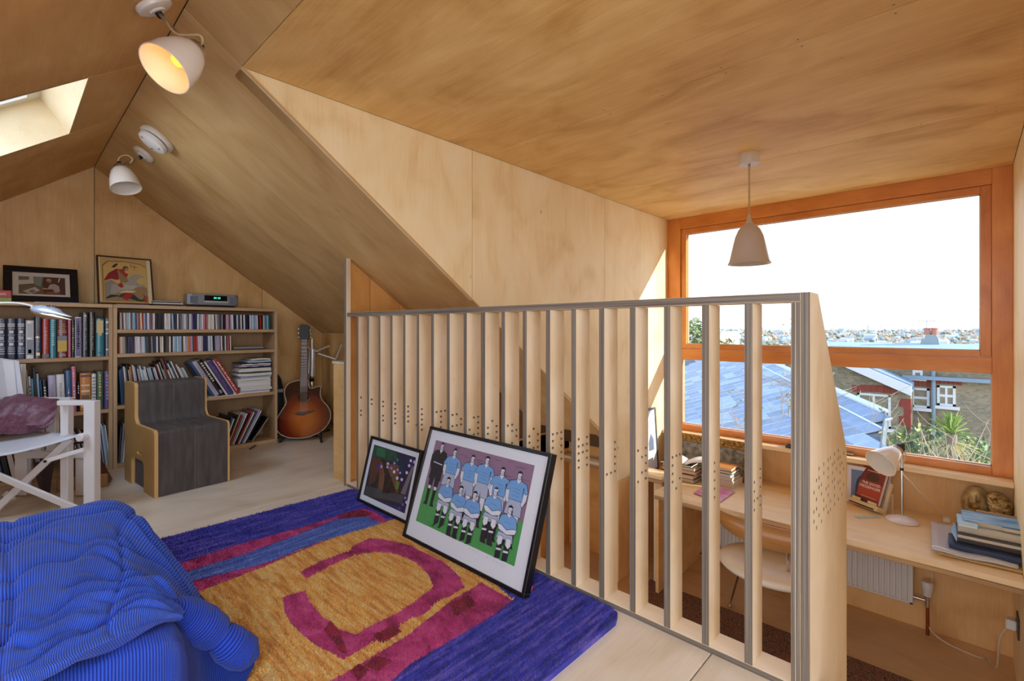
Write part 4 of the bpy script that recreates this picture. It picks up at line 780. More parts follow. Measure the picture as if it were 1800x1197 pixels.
# ---------------------------------------------------------------- corduroy fireside seat
def cord(name, a, b, freq, axis='u'):
    m = bpy.data.materials.new(name); m.use_nodes = True; MATS[name] = m; n = m.node_tree.nodes; L = m.node_tree.links; bs = n['Principled BSDF']
    uv = n.new('ShaderNodeUVMap'); sp_ = n.new('ShaderNodeSeparateXYZ'); L.new(uv.outputs[0], sp_.inputs[0])
    ml = n.new('ShaderNodeMath'); ml.operation = 'MULTIPLY'; ml.inputs[1].default_value = freq * 2 * math.pi; L.new(sp_.outputs[0 if axis == 'u' else 1], ml.inputs[0])
    sn_ = n.new('ShaderNodeMath'); sn_.operation = 'SINE'; L.new(ml.outputs[0], sn_.inputs[0])
    hf = n.new('ShaderNodeMath'); hf.operation = 'MULTIPLY_ADD'; hf.inputs[1].default_value = .5; hf.inputs[2].default_value = .5; L.new(sn_.outputs[0], hf.inputs[0])
    r = n.new('ShaderNodeValToRGB'); L.new(hf.outputs[0], r.inputs[0]); r.color_ramp.elements[0].position = .1; r.color_ramp.elements[0].color = (*srgb(b), 1); r.color_ramp.elements[1].position = .75; r.color_ramp.elements[1].color = (*srgb(a), 1)
    L.new(r.outputs[0], bs.inputs['Base Color']); bp = n.new('ShaderNodeBump'); bp.inputs['Strength'].default_value = .55; bp.inputs['Distance'].default_value = .004; L.new(hf.outputs[0], bp.inputs['Height']); L.new(bp.outputs[0], bs.inputs['Normal'])
    bs.inputs['Roughness'].default_value = .85; bs.inputs['Sheen Weight'].default_value = .22; bs.inputs['Sheen Tint'].default_value = (.55, .65, 1, 1); bs.inputs['Specular IOR Level'].default_value = .2
    return m
def catgrid(ctrl, nu, nv):
    """Catmull-Rom surface through a control net (rows of points)"""
    rows = [smoothpath(r, nu) for r in ctrl]; cols = []
    for j in range(len(rows[0])): cols.append(smoothpath([r[j] for r in rows], nv))
    return [[cols[j][i] for j in range(len(cols))] for i in range(len(cols[0]))]
def surf(name, G, m, parent, fold=None, uvs=(1, 1), disp=None):
    h, k = len(G), len(G[0]); mb = MB()
    if disp:
        N = [[None] * k for _ in range(h)]
        for i in range(h):
            for j in range(k):
                du = G[i][min(j + 1, k - 1)] - G[i][max(j - 1, 0)]; dv = G[min(i + 1, h - 1)][j] - G[max(i - 1, 0)][j]; c = du.cross(dv); N[i][j] = c.normalized() if c.length > 1e-9 else Vector((0, 0, 1))
        G = [[G[i][j] + N[i][j] * disp(j / (k - 1), i / (h - 1)) for j in range(k)] for i in range(h)]
    if parent.name.startswith('fireside'):
        for r in G:
            for p in r: p.z = max(p.z, .027)
    mb.grid(G); o = mb.build(name, m, parent, smooth='all', world=True); uvl = o.data.uv_layers.new(name='UVMap')
    for p in o.data.polygons:
        for li, vi in zip(p.loop_indices, p.vertices): uvl.data[li].uv = ((vi % k) / (k - 1) * uvs[0], (vi // k) / (h - 1) * uvs[1])
    return o
sofa = thing('fireside_seat', pt(200, 1120, Z=0.0), label='low quilted fireside seat in bright blue corduroy', cat='armchair')
q3 = lambda r: [pt(x, y, D=d) for x, y, d in r]
rows = [[(-330, 1010, 1.55), (-150, 1000, 1.6), (0, 980, 1.68), (110, 960, 1.72), (215, 950, 1.74), (300, 990, 1.68), (375, 1080, 1.62)],
        [(-330, 985, 1.30), (-150, 955, 1.36), (0, 920, 1.46), (110, 893, 1.55), (212, 889, 1.62), (288, 965, 1.60), (360, 1060, 1.56)],
        [(-340, 1030, 1.12), (-160, 995, 1.18), (0, 958, 1.27), (108, 927, 1.36), (200, 918, 1.44), (280, 985, 1.47), (350, 1075, 1.47)],
        [(-360, 1095, .97), (-170, 1060, 1.03), (-2, 1025, 1.10), (104, 993, 1.18), (192, 980, 1.27), (276, 1012, 1.33), (338, 1080, 1.37)],
        [(-390, 1170, .84), (-180, 1140, .89), (-5, 1102, .95), (95, 1065, 1.03), (180, 1045, 1.12), (268, 1040, 1.22), (325, 1080, 1.28)],
        [(-420, 1250, .76), (-190, 1225, .79), (-12, 1185, .83), (80, 1145, .90), (172, 1107, 1.00), (262, 1067, 1.13), (318, 1078, 1.20)],
        [(-430, 1300, .76), (-195, 1275, .78), (-8, 1225, .81), (82, 1178, .87), (182, 1135, .97), (275, 1093, 1.10), (318, 1085, 1.20)],
        [(-410, 1300, .85), (-185, 1280, .87), (8, 1230, .89), (95, 1185, .94), (192, 1140, 1.04), (280, 1098, 1.16), (318, 1088, 1.24)]]
rs = random.Random(5)
folds = [(rs.uniform(.12, .72), rs.uniform(.0, .75), rs.uniform(.3, .7), rs.uniform(.008, .014)) for _ in range(30)]
def foldfn(u, v):
    d = 0
    for (v0, u0, ln_, a) in folds:
        if u0 - .1 < u < u0 + ln_ + .1:
            e_ = max(0, min(1, (u - u0 + .08) / .12)) * max(0, min(1, (u0 + ln_ + .08 - u) / .12)); x = (v - v0 - .018 * math.sin(u * 11 + v0 * 40) - .01 * math.sin(u * 31 + v0 * 9)) / .010
            d -= a * e_ * math.exp(-x * x) ; d += a * .45 * e_ * math.exp(-((x - 2.4) / 1.6) ** 2)
    d += .009 * math.sin(u * 9 + 1) * math.sin(v * 13) + .004 * math.sin(u * 21) * math.sin(v * 31 + 2)
    for (uc, w_) in ((.36, .012), (.71, .010)): x = (u - uc - .012 * math.sin(v * 16)) / w_; d -= .009 * math.exp(-x * x) * min(1, max(0, (.85 - v) * 6))
    return d
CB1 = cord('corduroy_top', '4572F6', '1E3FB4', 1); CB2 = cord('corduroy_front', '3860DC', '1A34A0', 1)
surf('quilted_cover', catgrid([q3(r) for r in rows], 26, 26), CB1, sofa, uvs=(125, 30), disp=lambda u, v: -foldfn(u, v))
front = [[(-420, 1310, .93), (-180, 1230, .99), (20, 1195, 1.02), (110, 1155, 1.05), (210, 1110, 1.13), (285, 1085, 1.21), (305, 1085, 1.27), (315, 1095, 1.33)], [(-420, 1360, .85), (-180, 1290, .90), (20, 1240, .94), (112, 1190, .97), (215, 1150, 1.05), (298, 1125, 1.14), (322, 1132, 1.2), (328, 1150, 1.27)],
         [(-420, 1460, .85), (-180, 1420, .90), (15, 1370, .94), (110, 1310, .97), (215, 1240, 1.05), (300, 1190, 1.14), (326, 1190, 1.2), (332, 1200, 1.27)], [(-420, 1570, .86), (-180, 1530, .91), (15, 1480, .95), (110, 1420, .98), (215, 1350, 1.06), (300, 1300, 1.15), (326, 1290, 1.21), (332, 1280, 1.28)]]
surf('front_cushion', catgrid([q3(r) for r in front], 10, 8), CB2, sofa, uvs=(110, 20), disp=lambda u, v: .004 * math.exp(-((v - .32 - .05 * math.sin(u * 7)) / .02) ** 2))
def roll(name, px, rad, freq, m):
    path = smoothpath([pt(x, y, D=d) for x, y, d in px], 10); n = len(path); k = 28; rd = smoothpath([(r, 0, 0) for r in rad], 10); G = []
    for i, p in enumerate(path):
        d = (path[min(i + 1, n - 1)] - path[max(i - 1, 0)]).normalized(); a = d.cross(UP).normalized(); b = a.cross(d); r = rd[i].x * (1 + .02 * math.sin(i * .9))
        G.append([p + a * r * math.cos(2 * math.pi * j / k) + b * r * math.sin(2 * math.pi * j / k) * .9 for j in range(k + 1)])
    return surf(name, G, m, sofa, uvs=(8, freq))
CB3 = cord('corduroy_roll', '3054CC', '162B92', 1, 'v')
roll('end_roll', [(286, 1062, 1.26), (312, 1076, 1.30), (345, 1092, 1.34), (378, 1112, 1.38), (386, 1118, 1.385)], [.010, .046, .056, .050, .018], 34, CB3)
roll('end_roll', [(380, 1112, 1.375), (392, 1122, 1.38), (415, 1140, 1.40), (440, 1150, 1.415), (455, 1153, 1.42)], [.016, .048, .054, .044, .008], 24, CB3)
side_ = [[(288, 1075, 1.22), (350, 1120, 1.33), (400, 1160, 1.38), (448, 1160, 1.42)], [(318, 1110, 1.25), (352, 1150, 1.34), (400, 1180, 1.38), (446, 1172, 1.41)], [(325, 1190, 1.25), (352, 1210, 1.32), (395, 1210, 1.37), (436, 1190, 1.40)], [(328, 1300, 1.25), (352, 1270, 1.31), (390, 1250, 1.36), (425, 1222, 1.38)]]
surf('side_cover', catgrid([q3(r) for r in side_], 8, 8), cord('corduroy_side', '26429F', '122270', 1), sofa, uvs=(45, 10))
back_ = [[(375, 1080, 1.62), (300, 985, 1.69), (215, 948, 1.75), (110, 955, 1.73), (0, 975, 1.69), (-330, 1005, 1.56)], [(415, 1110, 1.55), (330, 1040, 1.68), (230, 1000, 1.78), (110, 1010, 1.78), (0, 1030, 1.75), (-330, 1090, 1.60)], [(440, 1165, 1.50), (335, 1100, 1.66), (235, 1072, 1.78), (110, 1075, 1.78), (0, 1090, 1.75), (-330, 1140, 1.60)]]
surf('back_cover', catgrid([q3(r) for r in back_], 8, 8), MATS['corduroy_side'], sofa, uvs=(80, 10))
tq = [[(288, 962, 1.60), (300, 985, 1.62), (320, 1020, 1.6), (360, 1062, 1.56), (400, 1108, 1.47)], [(262, 985, 1.55), (290, 1010, 1.56), (320, 1045, 1.52), (352, 1080, 1.48), (385, 1118, 1.42)]]
# ---------------------------------------------------------------- folding paper bench
FELT = mat('grey_kraft_paper', '5C5654', .8, bump=.12, bscale=40, var=.22, vscale=5, stretch=(7, 1, 1), col2='433F40')
SIDEW = mat('bench_board', 'B08A52', .55, var=.12, vscale=4); CUT = mat('bench_cut_edge', 'D9AE72', .5)
bench = thing('folding_bench', M=Matrix.Translation((.640, 3.640, 0)) @ Matrix.Rotation(.10, 4, 'Z'), label='low dark grey paper bench with a stepped back and wooden end boards', cat='bench')
def arc(cx, cy, r, a0, a1, n=5): return [(cx + r * math.cos(math.radians(a0 + (a1 - a0) * i / n)), cy + r * math.sin(math.radians(a0 + (a1 - a0) * i / n))) for i in range(n + 1)]
prof = arc(.03, .385, .03, 180, 90) + arc(.33, .475, .06, 270, 360) + arc(.42, .655, .03, 180, 90) + arc(.585, .66, .025, 90, 0)
outl = [(0, 0)] + prof + [(.61, 0)]
arch = [(.46, 0)] + arc(.42, .15, .04, 0, 90) + arc(.24, .15, .04, 90, 180) + [(.20, 0)]
full = outl + arch
slot = [(.24, .225), (.33, .225), (.34, .235), (.33, .246), (.24, .246), (.23, .235)]
FB = frame((0, 1, 0), (0, 0, 1), (1, 0, 0), (0, 0, 0))
for x0, x1 in ((0, .022), (.42, .434)): MB().prism(full, x0, x1, FB, 0, 1, holes=[slot]).build('end_board', [SIDEW, CUT], bench, .003, seg=2)
ins = [(max(a, .004) if a < .3 else a - .004, b - .004 if b > .01 else 0) for a, b in prof]
body = [(.004, .002)] + ins + [(.606, .002)]
for x0, x1 in ((.023, .2225), (.2245, .419)): MB().prism(body, x0, x1, FB).build('paper_body', FELT, bench, .003, smooth=True)
MB().prism([(.006, .002)] + [(a + .002, b - .002) for a, b in ins] + [(.604, .002)], .222, .225, FB).build('seam', mat('pale_seam', '9A9690', .7), bench)
# ---------------------------------------------------------------- guitar on its stand
gd = 4.47; k_ = gd / FPX
gM = frame(RT, UP, -FW, pt(533, 770, D=gd)); gt = lambda cx, cy: ((460 + cx / 4.275 - 533) * k_, (770 - 540 - cy / 4.275) * k_)
gaz, gel = math.radians(56), math.radians(11); gez = Vector((-math.cos(gaz) * math.cos(gel), -math.sin(gaz) * math.cos(gel), math.sin(gel))); gex = UP.cross(gez).normalized(); gey = gez.cross(gex)
gui = thing('guitar', M=frame(gex, gey, gez, pt(533, 770, D=gd) - gez * .02), label='sunburst acoustic cutaway guitar standing by the bookcase', cat='guitar')
ob = [(272, 548), (230, 554), (190, 572), (167, 608), (164, 650), (176, 692), (178, 722), (150, 772), (122, 830), (116, 885), (136, 935), (190, 970), (262, 982), (340, 978), (420, 948), (472, 902), (498, 850), (498, 800), (476, 752), (442, 712), (424, 678), (420, 640), (424, 606), (410, 598), (388, 602), (360, 612), (342, 606), (334, 588), (328, 552)]
op = [tuple(p[:2]) for p in smoothpath([(*gt(*p), 0) for p in ob], 4, True)]
hole = [(gt(304, 678)[0] + .052 * math.cos(a * .35), gt(304, 678)[1] + .040 * math.sin(a * .35)) for a in range(18)]
m = bpy.data.materials.new('sunburst'); m.use_nodes = True; MATS['sunburst'] = m; n = m.node_tree.nodes; L = m.node_tree.links; bs = n['Principled BSDF']
tcn = n.new('ShaderNodeTexCoord'); mp = n.new('ShaderNodeMapping'); mp.inputs['Location'].default_value = (-.0, -.30, 0); mp.inputs['Scale'].default_value = (4.2, 3.6, 1); L.new(tcn.outputs['Object'], mp.inputs[0])
gr = n.new('ShaderNodeTexGradient'); gr.gradient_type = 'SPHERICAL'; mp.inputs['Location'].default_value = (.0, -.62, 0); L.new(mp.outputs[0], gr.inputs[0])
rpn = n.new('ShaderNodeValToRGB'); L.new(gr.outputs[0], rpn.inputs[0]); e = rpn.color_ramp.elements; e[0].position = 0; e[0].color = (*srgb('2A1012'), 1); e[1].position = .75; e[1].color = (*srgb('C06A2C'), 1); q = e.new(.32); q.color = (*srgb('7A2A18'), 1)
L.new(rpn.outputs[0], bs.inputs['Base Color']); bs.inputs['Roughness'].default_value = .08; bs.inputs['Coat Weight'].default_value = .8
MB().prism(op, 0, .003, holes=[hole]).build('soundboard', MATS['sunburst'], gui)
MB().prism([(a * 1.0, b) for a, b in op], -.085, -.0005).build('body', mat('guitar_side', '3A1A14', .12, coat=.6), gui)
MB().tube([(a, b, .002) for a, b in op], .0035, 6, closed=True).build('binding', mat('cream_binding', 'D8CCB4', .4), gui)
MB().tube([(a[0] * 1.0, a[1], .0035) for a in [(gt(304, 678)[0] + .058 * math.cos(t_ * .35), gt(304, 678)[1] + .046 * math.sin(t_ * .35)) for t_ in range(18)]], .005, 6, closed=True).build('rosette', mat('rosette_black', '1C1614', .3), gui)
a, b = gt(312, 682), gt(312, 640); MB().prism([(gt(312, 682)[0] + .026 * math.cos(i * .5), gt(312, 682)[1] + .02 * math.sin(i * .5)) for i in range(12)], -.03, -.02).build('label', mat('paper_label', 'C9D3DA', .6), gui)
nk = [gt(270, 235), gt(314, 235), gt(330, 640), gt(274, 640)]; MB().prism(nk[::-1], .004, .014).build('fingerboard', mat('rosewood_worn', '6A5A54', .55, bump=.1), gui, .001)
MB().prism([gt(274, 240), gt(311, 240), gt(325, 560), gt(276, 560)][::-1], -.018, .0035).build('neck', mat('neck_wood', '6E4A30', .4), gui, .004)
fr_ = mat('fret_metal', 'B9B4AC', .3, 1)
for i in range(18):
    f_ = 1 - 2 ** (-i / 12); y_ = 235 + 560 * f_; xl_ = 270 + (y_ - 235) * .011; xr__ = 314 + (y_ - 235) * .04
    if y_ < 636: A = gt(xl_, y_); B_ = gt(xr__, y_); MB().box((A[0], A[1] - .001, .014), (B_[0], A[1] + .001, .0155)).build('fret', fr_, gui)
MB().prism([gt(*p) for p in ((262, 232), (252, 200), (256, 150), (252, 122), (275, 112), (300, 112), (328, 122), (322, 160), (328, 205), (318, 232))][::-1], -.004, .012).build('headstock', mat('headstock_black', '17120F', .4), gui, .002)
for p in ((246, 145), (248, 180), (250, 212), (332, 158), (334, 186), (336, 212)): A = gt(*p); MB().lathe([(.006, -.008), (.0085, -.004), (.0085, .004), (.005, .008)], 10, Matrix.Translation((*A, .0))).build('tuning_peg', fr_, gui, smooth=True)
st_ = MB()
for j in range(6): A = gt(281 + j * 5.5, 240); B_ = gt(284 + j * 9.2, 800); st_.tube([(*A, .0165), (*B_, .012)], .0006, 4)
st_.build('strings', fr_, gui)
MB().prism([gt(*p) for p in ((240, 800), (262, 792), (340, 782), (384, 778), (386, 786), (345, 800), (300, 814), (262, 812))][::-1], .0032, .012).build('bridge', mat('rosewood', '4A342A', .5), gui, .002)
std = thing('guitar_stand', M=gM, label='black tubular guitar stand with padded feet under the sunburst guitar', cat='stand')
pad = mat('black_foam', '1F2226', .8)
fzv = pt(500, 785, D=gd - .06).z
def gp(cx, cy, z=0): A = gt(cx, cy); return (A[0], A[1], z)
zf = lambda p: p
for (a, b, c) in ((( 185, 955, -.06), (165, 985, .02), (138, 1056, .10)), ((425, 950, -.06), (455, 985, .03), (472, 1022, .06))):
    MB().tube([gp(*a), gp(*b), gp(*c)], [.010, .011, .013], 10).build('foot_pad', pad, std, smooth=True)
MB().tube([gp(200, 985, -.02), gp(310, 985, -.10), gp(430, 975, -.02)], .007, 8).build('cradle_bar', mat('stand_tube', '25272B', .4, .6), std, smooth=True)
MB().tube([gp(310, 985, -.10), gp(400, 850, -.14), gp(485, 900, -.16), gp(548, 985, -.22)], .006, 8).build('rear_leg', MATS['stand_tube'], std, smooth=True)
# guitar case behind, in the corner
gc = thing('guitar_case', loc=(1.80, 4.80, 0), label='black soft guitar case standing in the corner behind the guitar', cat='case')
MB().tube([(.0, .03, .03), (.005, .03, .2), (.01, .035, .36), (.012, .04, .48), (.014, .05, .56), (.015, .055, .60)], [.066, .072, .062, .058, .044, .02], 14).build('case_body', mat('case_nylon', '1B1E24', .7, bump=.2), gc, smooth='all')
MB().box((-.02, -.046, .44), (.05, -.036, .47)).build('label_patch', mat('case_label', '9A9A94', .6), gc)
# folded music stand
ms = thing('music_stand', loc=tuple(pt(548, 757, D=4.72).xy) + (0,), label='chrome folding music stand with splayed arms behind the guitar', cat='music stand')
CH = mat('chrome', 'D4D8DC', .16, 1); CHS = mat('satin_chrome', 'E2E6EA', .42, .75); mg = lambda x, y, D=4.72: pt(460 + x / 4.275, 540 + y / 4.275, D=D)
W = dict(world=True, smooth=True)
MB().tube([mg(383, 312), mg(378, 516)], .028, 14).build('sleeve', CHS, ms, **W); MB().tube([mg(362, 330), mg(352, 500)], .014, 10).build('sleeve', CHS, ms, **W)
MB().tube([mg(378, 516), mg(377, 530)], .018, 10).build('clamp', CH, ms, **W); MB().tube([mg(377, 530), mg(377, 558)], .022, 10).build('clamp_knob', pad, ms, **W)
MB().tube([mg(377, 558), mg(380, 900), ], .008, 8).build('pole', CH, ms, **W)
for a, b in (((420, 325), (510, 290)), ((312, 250), (372, 330)), ((378, 235), (378, 320)), ((325, 195), (384, 150)), ((318, 350), (345, 375)), ((425, 350), (556, 392)), ((556, 392), (600, 282))): MB().tube([mg(*a), mg(*b)], .009, 8).build('arm', CHS, ms, **W)
MB().tube([mg(383, 322), mg(425, 338)], .014, 8).build('hinge', CH, ms, **W)
ft = mg(380, 900)
for a in (0, 2.1, 4.2): MB().tube([(ft.x, ft.y, .22), (ft.x + .16 * math.cos(a + .5), ft.y + .10 * math.sin(a + .5), .012)], .006, 8).build('leg', CH, ms, **W)
MB().tube([(ft.x, ft.y, .16), (ft.x, ft.y, .44)], .008, 8).build('pole', CH, ms, **W)
tag(MB().tube(smoothpath([pt(398, 803, Z=.006) + Vector((.22, .14, 0)), pt(470, 772, Z=.006), pt(500, 768, Z=.006), pt(545, 762, Z=.006), pt(580, 756, Z=.006)], 5), .005, 6).build('cable', mat('black_cable', '17181B', .6), smooth=True, origin='base'), 'thin black cable running along the floor behind the guitar stand', 'cable')
# ---------------------------------------------------------------- white folding chair at the left
WHP = mat('white_lacquer', 'E6E4E6', .35); CANV = mat('white_canvas', 'D9DCE6', .85, bump=.25, bscale=500)
ch = thing('folding_chair', loc=tuple(pt(150, 880, Z=0).xy) + (0,), label='white wooden folding chair with canvas seat, at the left edge', cat='chair')
D0 = 2.72
def cb(name, x0, y0, x1, y1, D, dep, m=WHP, bev=.003):
    a = pt(x0, y0, D=D); b = pt(x1, y1, D=D); M = frame(RT, FW, UP, a); w_ = (b - a).dot(RT); h_ = (b - a).z
    return MB().box((0, 0, min(0, h_)), (w_, dep, max(0, h_)), M).build(name, m, ch, bev, world=True)
zf_ = lambda D: HY + FPX * 1.05 / D
cb('leg', 146, 705, 165.5, zf_(D0) - .5, D0, .045); cb('leg', 105, 712, 119, zf_(2.80) - .5, 2.76, .04)
cb('armrest', 99, 704.5, 150, 713, D0 + .003, .045)
for x0, x1 in ((25, 46), (132, 146)): cb('leg', x0, 797, x1, zf_(3.02), 3.0, .035)
cb('rail', 24, 793, 147, 806, 2.99, .03); cb('rail', 60, 699, 122, 706, 2.99, .03)
for x0, x1 in ((57, 71), (80, 97)): cb('back_post', x0, 705, x1, 795, 2.995, .03)
def bar(name, a, b, r, w_=.036, t_=.016):
    A, B_ = pt(*a[:2], D=a[2]), pt(*b[:2], D=b[2]); d = (B_ - A); l = d.length; d.normalize(); s_ = d.cross(FW).normalized(); n_2 = d.cross(s_)
    return MB().box((0, -w_ / 2, -t_ / 2), (l, w_ / 2, t_ / 2), frame(d, s_, n_2, A)).build(name, WHP, ch, .003, world=True)
bar('cross_bar', (124, 771, 2.73), (-60, 945, 2.62), 0); bar('cross_bar', (-60, 812, 2.56), (148, 900, 2.70), 0)
bar('strut', (78, 811, 2.66), (148, 790, 2.715), 0, .024, .012); bar('cross_bar', (8, 866, 2.95), (52, 904, 2.98), 0)
for p in ((79, 811, 2.645), (46, 885, 2.955)): MB().lathe([(.008, -.003), (.008, .003)], 10, frame(RT, UP, -FW, pt(*p[:2], D=p[2]))).build('bolt', mat('dark_bolt', '55504A', .4, .8), ch, world=True)
MB().lathe([(.0, -.02), (.020, -.02), (.022, -.016), (.022, .02), (.018, .024), (0, .024)], 18, frame(RT, UP, -FW, pt(145, 768, D=D0 - .02))).build('seat_dowel', WHP, ch, smooth=True, world=True)
Gs = []
for i in range(9):
    v = i / 8; a = pt(143 - 80 * v, 765.5 - 7 * v, D=2.70 + .24 * v); b = pt(-70, 812 - 45 * v, D=2.5 + .45 * v); Gs.append([a.lerp(b, u / 8) + UP * (-.02 * math.sin(math.pi * u / 8) * 1) for u in range(9)])
o = MB().grid(Gs).build('seat_canvas', CANV, ch, smooth='all', world=True); md = o.modifiers.new('s', 'SOLIDIFY'); md.thickness = .004
bk = [[(-70, 622, 3.0), (-10, 628, 2.98), (20, 632, 2.97), (34, 634, 2.97)], [(-70, 660, 2.97), (-10, 662, 2.95), (22, 664, 2.94), (38, 664, 2.95)], [(-70, 706, 2.95), (-10, 704, 2.94), (22, 701, 2.94), (43, 699, 2.95)]]
o = MB().grid(catgrid([q3(r) for r in bk], 5, 6)).build('back_canvas', CANV, ch, smooth='all', world=True); md = o.modifiers.new('s', 'SOLIDIFY'); md.thickness = .006
st2 = [[(4, 632, 2.955), (14, 633, 2.955), (24, 634, 2.955)], [(9, 664, 2.928), (18, 664, 2.928), (27, 664, 2.928)], [(14, 702, 2.928), (22, 702, 2.928), (30, 701, 2.928)]]
MB().grid(catgrid([q3(r) for r in st2], 3, 5)).build('webbing', mat('webbing_white', 'E9ECF4', .8), ch, smooth='all', world=True)
cb('back_post', 30, 640, 38, 800, 3.03, .03)
# jacket thrown over the back rail of the chair
SAT = mat('paisley_satin', '5E3444', .45, bump=.2, bscale=60, var=.5, vscale=70, col2='7E5468', sheen=.15); LIN = mat('jacket_lining', '2E1820', .5)
jk = thing('jacket', M=Matrix.Translation(pt(40, 764, D=2.86)), label='dark plum paisley jacket thrown over the white folding chair', cat='jacket')
jb = [[(-70, 700, 2.93), (-10, 706, 2.90), (28, 694, 2.93), (62, 697, 2.96), (104, 701, 2.97)], [(-70, 712, 2.85), (-12, 722, 2.82), (25, 708, 2.86), (62, 706, 2.90), (103, 706, 2.93)], [(-70, 735, 2.82), (-10, 745, 2.80), (22, 735, 2.82), (60, 730, 2.86), (98, 722, 2.90)], [(-70, 755, 2.82), (-8, 760, 2.80), (20, 761, 2.81), (52, 757, 2.83), (84, 750, 2.88)], [(-70, 765, 2.85), (-8, 764, 2.83), (22, 763, 2.84), (54, 758, 2.87), (86, 752, 2.91)]]
surf('jacket_body', catgrid([q3(r) for r in jb], 8, 8), SAT, jk, disp=lambda u, v: .004 * math.sin(u * 9 + v * 5) - .010 * math.exp(-((v - .30 - .30 * u) / .05) ** 2) - .009 * math.exp(-((v - .72 + .25 * u) / .045) ** 2) - .008 * math.exp(-((u - .38 + .2 * v) / .035) ** 2) + .003 * math.sin(u * 31 + v * 17))
lp = [[(54, 703, 2.87), (72, 698, 2.90), (92, 700, 2.93), (104, 703, 2.95)], [(44, 722, 2.81), (64, 716, 2.83), (86, 716, 2.86), (100, 716, 2.9)], [(35, 742, 2.78), (56, 744, 2.79), (78, 744, 2.82), (95, 736, 2.86)], [(36, 744, 2.785), (55, 748, 2.79), (76, 753, 2.81), (84, 752, 2.83)]]
surf('lapel', catgrid([q3(r) for r in lp], 8, 8), SAT, jk, disp=lambda u, v: -.008 * math.sin(u * 6 + 1) * math.sin(v * 3) - .004 * math.sin(v * 22 + u * 9))
tl = [[(58, 812, 2.96), (75, 812, 2.95), (96, 812, 2.96)], [(62, 835, 2.96), (76, 836, 2.945), (92, 836, 2.96)], [(70, 862, 2.96), (78, 868, 2.95), (88, 866, 2.96)]]
surf('sleeve', catgrid([q3(r) for r in tl], 6, 6), LIN, jk)
# brown leather bag on the floor behind the chair legs
bgp = pt(120, 866, Z=0)
bgm = thing('leather_bag', M=Matrix.Translation(bgp + FW * .12) @ Matrix.Rotation(-.35, 4, 'Z'), label='chestnut brown leather bag on the floor behind the white chair', cat='bag')
bb = MB().hexa([(-.12, -.06, 0), (.13, -.06, 0), (.13, .10, 0), (-.12, .10, 0), (-.10, -.02, .25), (.04, -.02, .25), (.04, .06, .25), (-.10, .06, .25)]); bb.build('bag_body', mat('chestnut_leather', '7A4326', .45, bump=.15, bscale=80, var=.25, vscale=9), bgm, .02, smooth=True, seg=3)
MB().box((-.125, -.068, 0), (.135, -.055, .085)).build('base_panel', mat('tan_leather', 'A07444', .5), bgm, .004)
MB().tube([(-.07, .02, .245), (-.06, .02, .29), (.0, .02, .29), (.01, .02, .245)], .008, 8).build('handle', mat('dark_leather', '3A2216', .5), bgm, smooth=True)
# reading lamp reaching in from the left
LB = mat('pearl_grey_lacquer', 'B9C6DC', .22, .25, coat=.5)
fl_ = thing('floor_lamp', loc=tuple(pt(-95, 900, D=2.3).xy) + (0,), label='silver floor lamp with leaf-shaped head in front of the upper left books', cat='lamp')
hp = [pt(62, 541, D=2.40), pt(127, 556, D=2.34)]; d = (hp[1] - hp[0]); l = d.length; d.normalize(); s_ = (d.cross(UP)).normalized(); u_ = s_.cross(d)
MB().lathe([(0, 0), (.022, .004), (.034, .02), (.043, .06), (.044, .10), (.034, .14), (.018, .165), (0, l)], 24, frame(s_ * 1.0, u_ * .62, d, hp[0] - UP * .003)).build('lamp_head', LB, fl_, smooth='all', world=True)
MB().lathe([(0, .004), (.030, .02), (.041, .06), (.043, .11), (.032, .15), (0, l * .99)], 24, frame(s_, u_ * .5, d, hp[0] - UP * .017)).build('reflector', mat('lamp_reflector', 'C9B394', .2, .8), fl_, smooth='all', world=True)
vh = MB()
for a in range(8): c_ = hp[0] + d * .105 + d * .014 * math.cos(a * .785) + s_ * .016 * math.sin(a * .785) + u_ * .0262; vh.lathe([(.0028, -.002), (.0028, .0022)], 6, frame(d, s_, u_, c_))
vh.build('vent_slots', mat('vent_dark', '2E3A3A', .6), fl_, world=True)['kind'] = 'stuff'
MB().tube(smoothpath([pt(-95, 560, D=2.3), pt(-60, 540, D=2.32), pt(-20, 534, D=2.36), pt(18, 532.5, D=2.38), pt(45, 535, D=2.39), pt(64, 541, D=2.40)], 5), .0065, 8).build('arm', mat('arm_white', 'D9D6D2', .25, .5), fl_, world=True, smooth=True)
MB().tube([pt(67.5, 548, D=2.40), pt(67.5, 572, D=2.40), pt(66.5, 590, D=2.40)], .0048, 8).build('rod', mat('rod_grey', '8F8F94', .3, .8), fl_, world=True, smooth=True)
MB().lathe([(0, -.009), (.007, -.006), (.009, 0), (.007, .006), (0, .009)], 12, Matrix.Translation(pt(66.5, 593, D=2.40))).build('knob', mat('arm_white'), fl_, world=True, smooth=True)
b0 = pt(-95, 560, D=2.3); MB().tube([(b0.x, b0.y, .02), (b0.x, b0.y, b0.z)], .009, 8).build('pole', mat('arm_white'), fl_, world=True, smooth=True)
MB().lathe([(0, 0), (.12, 0), (.125, .008), (.11, .018), (0, .022)], 32, Matrix.Translation((b0.x, b0.y, 0))).build('base', mat('arm_white'), fl_, world=True, smooth=True)
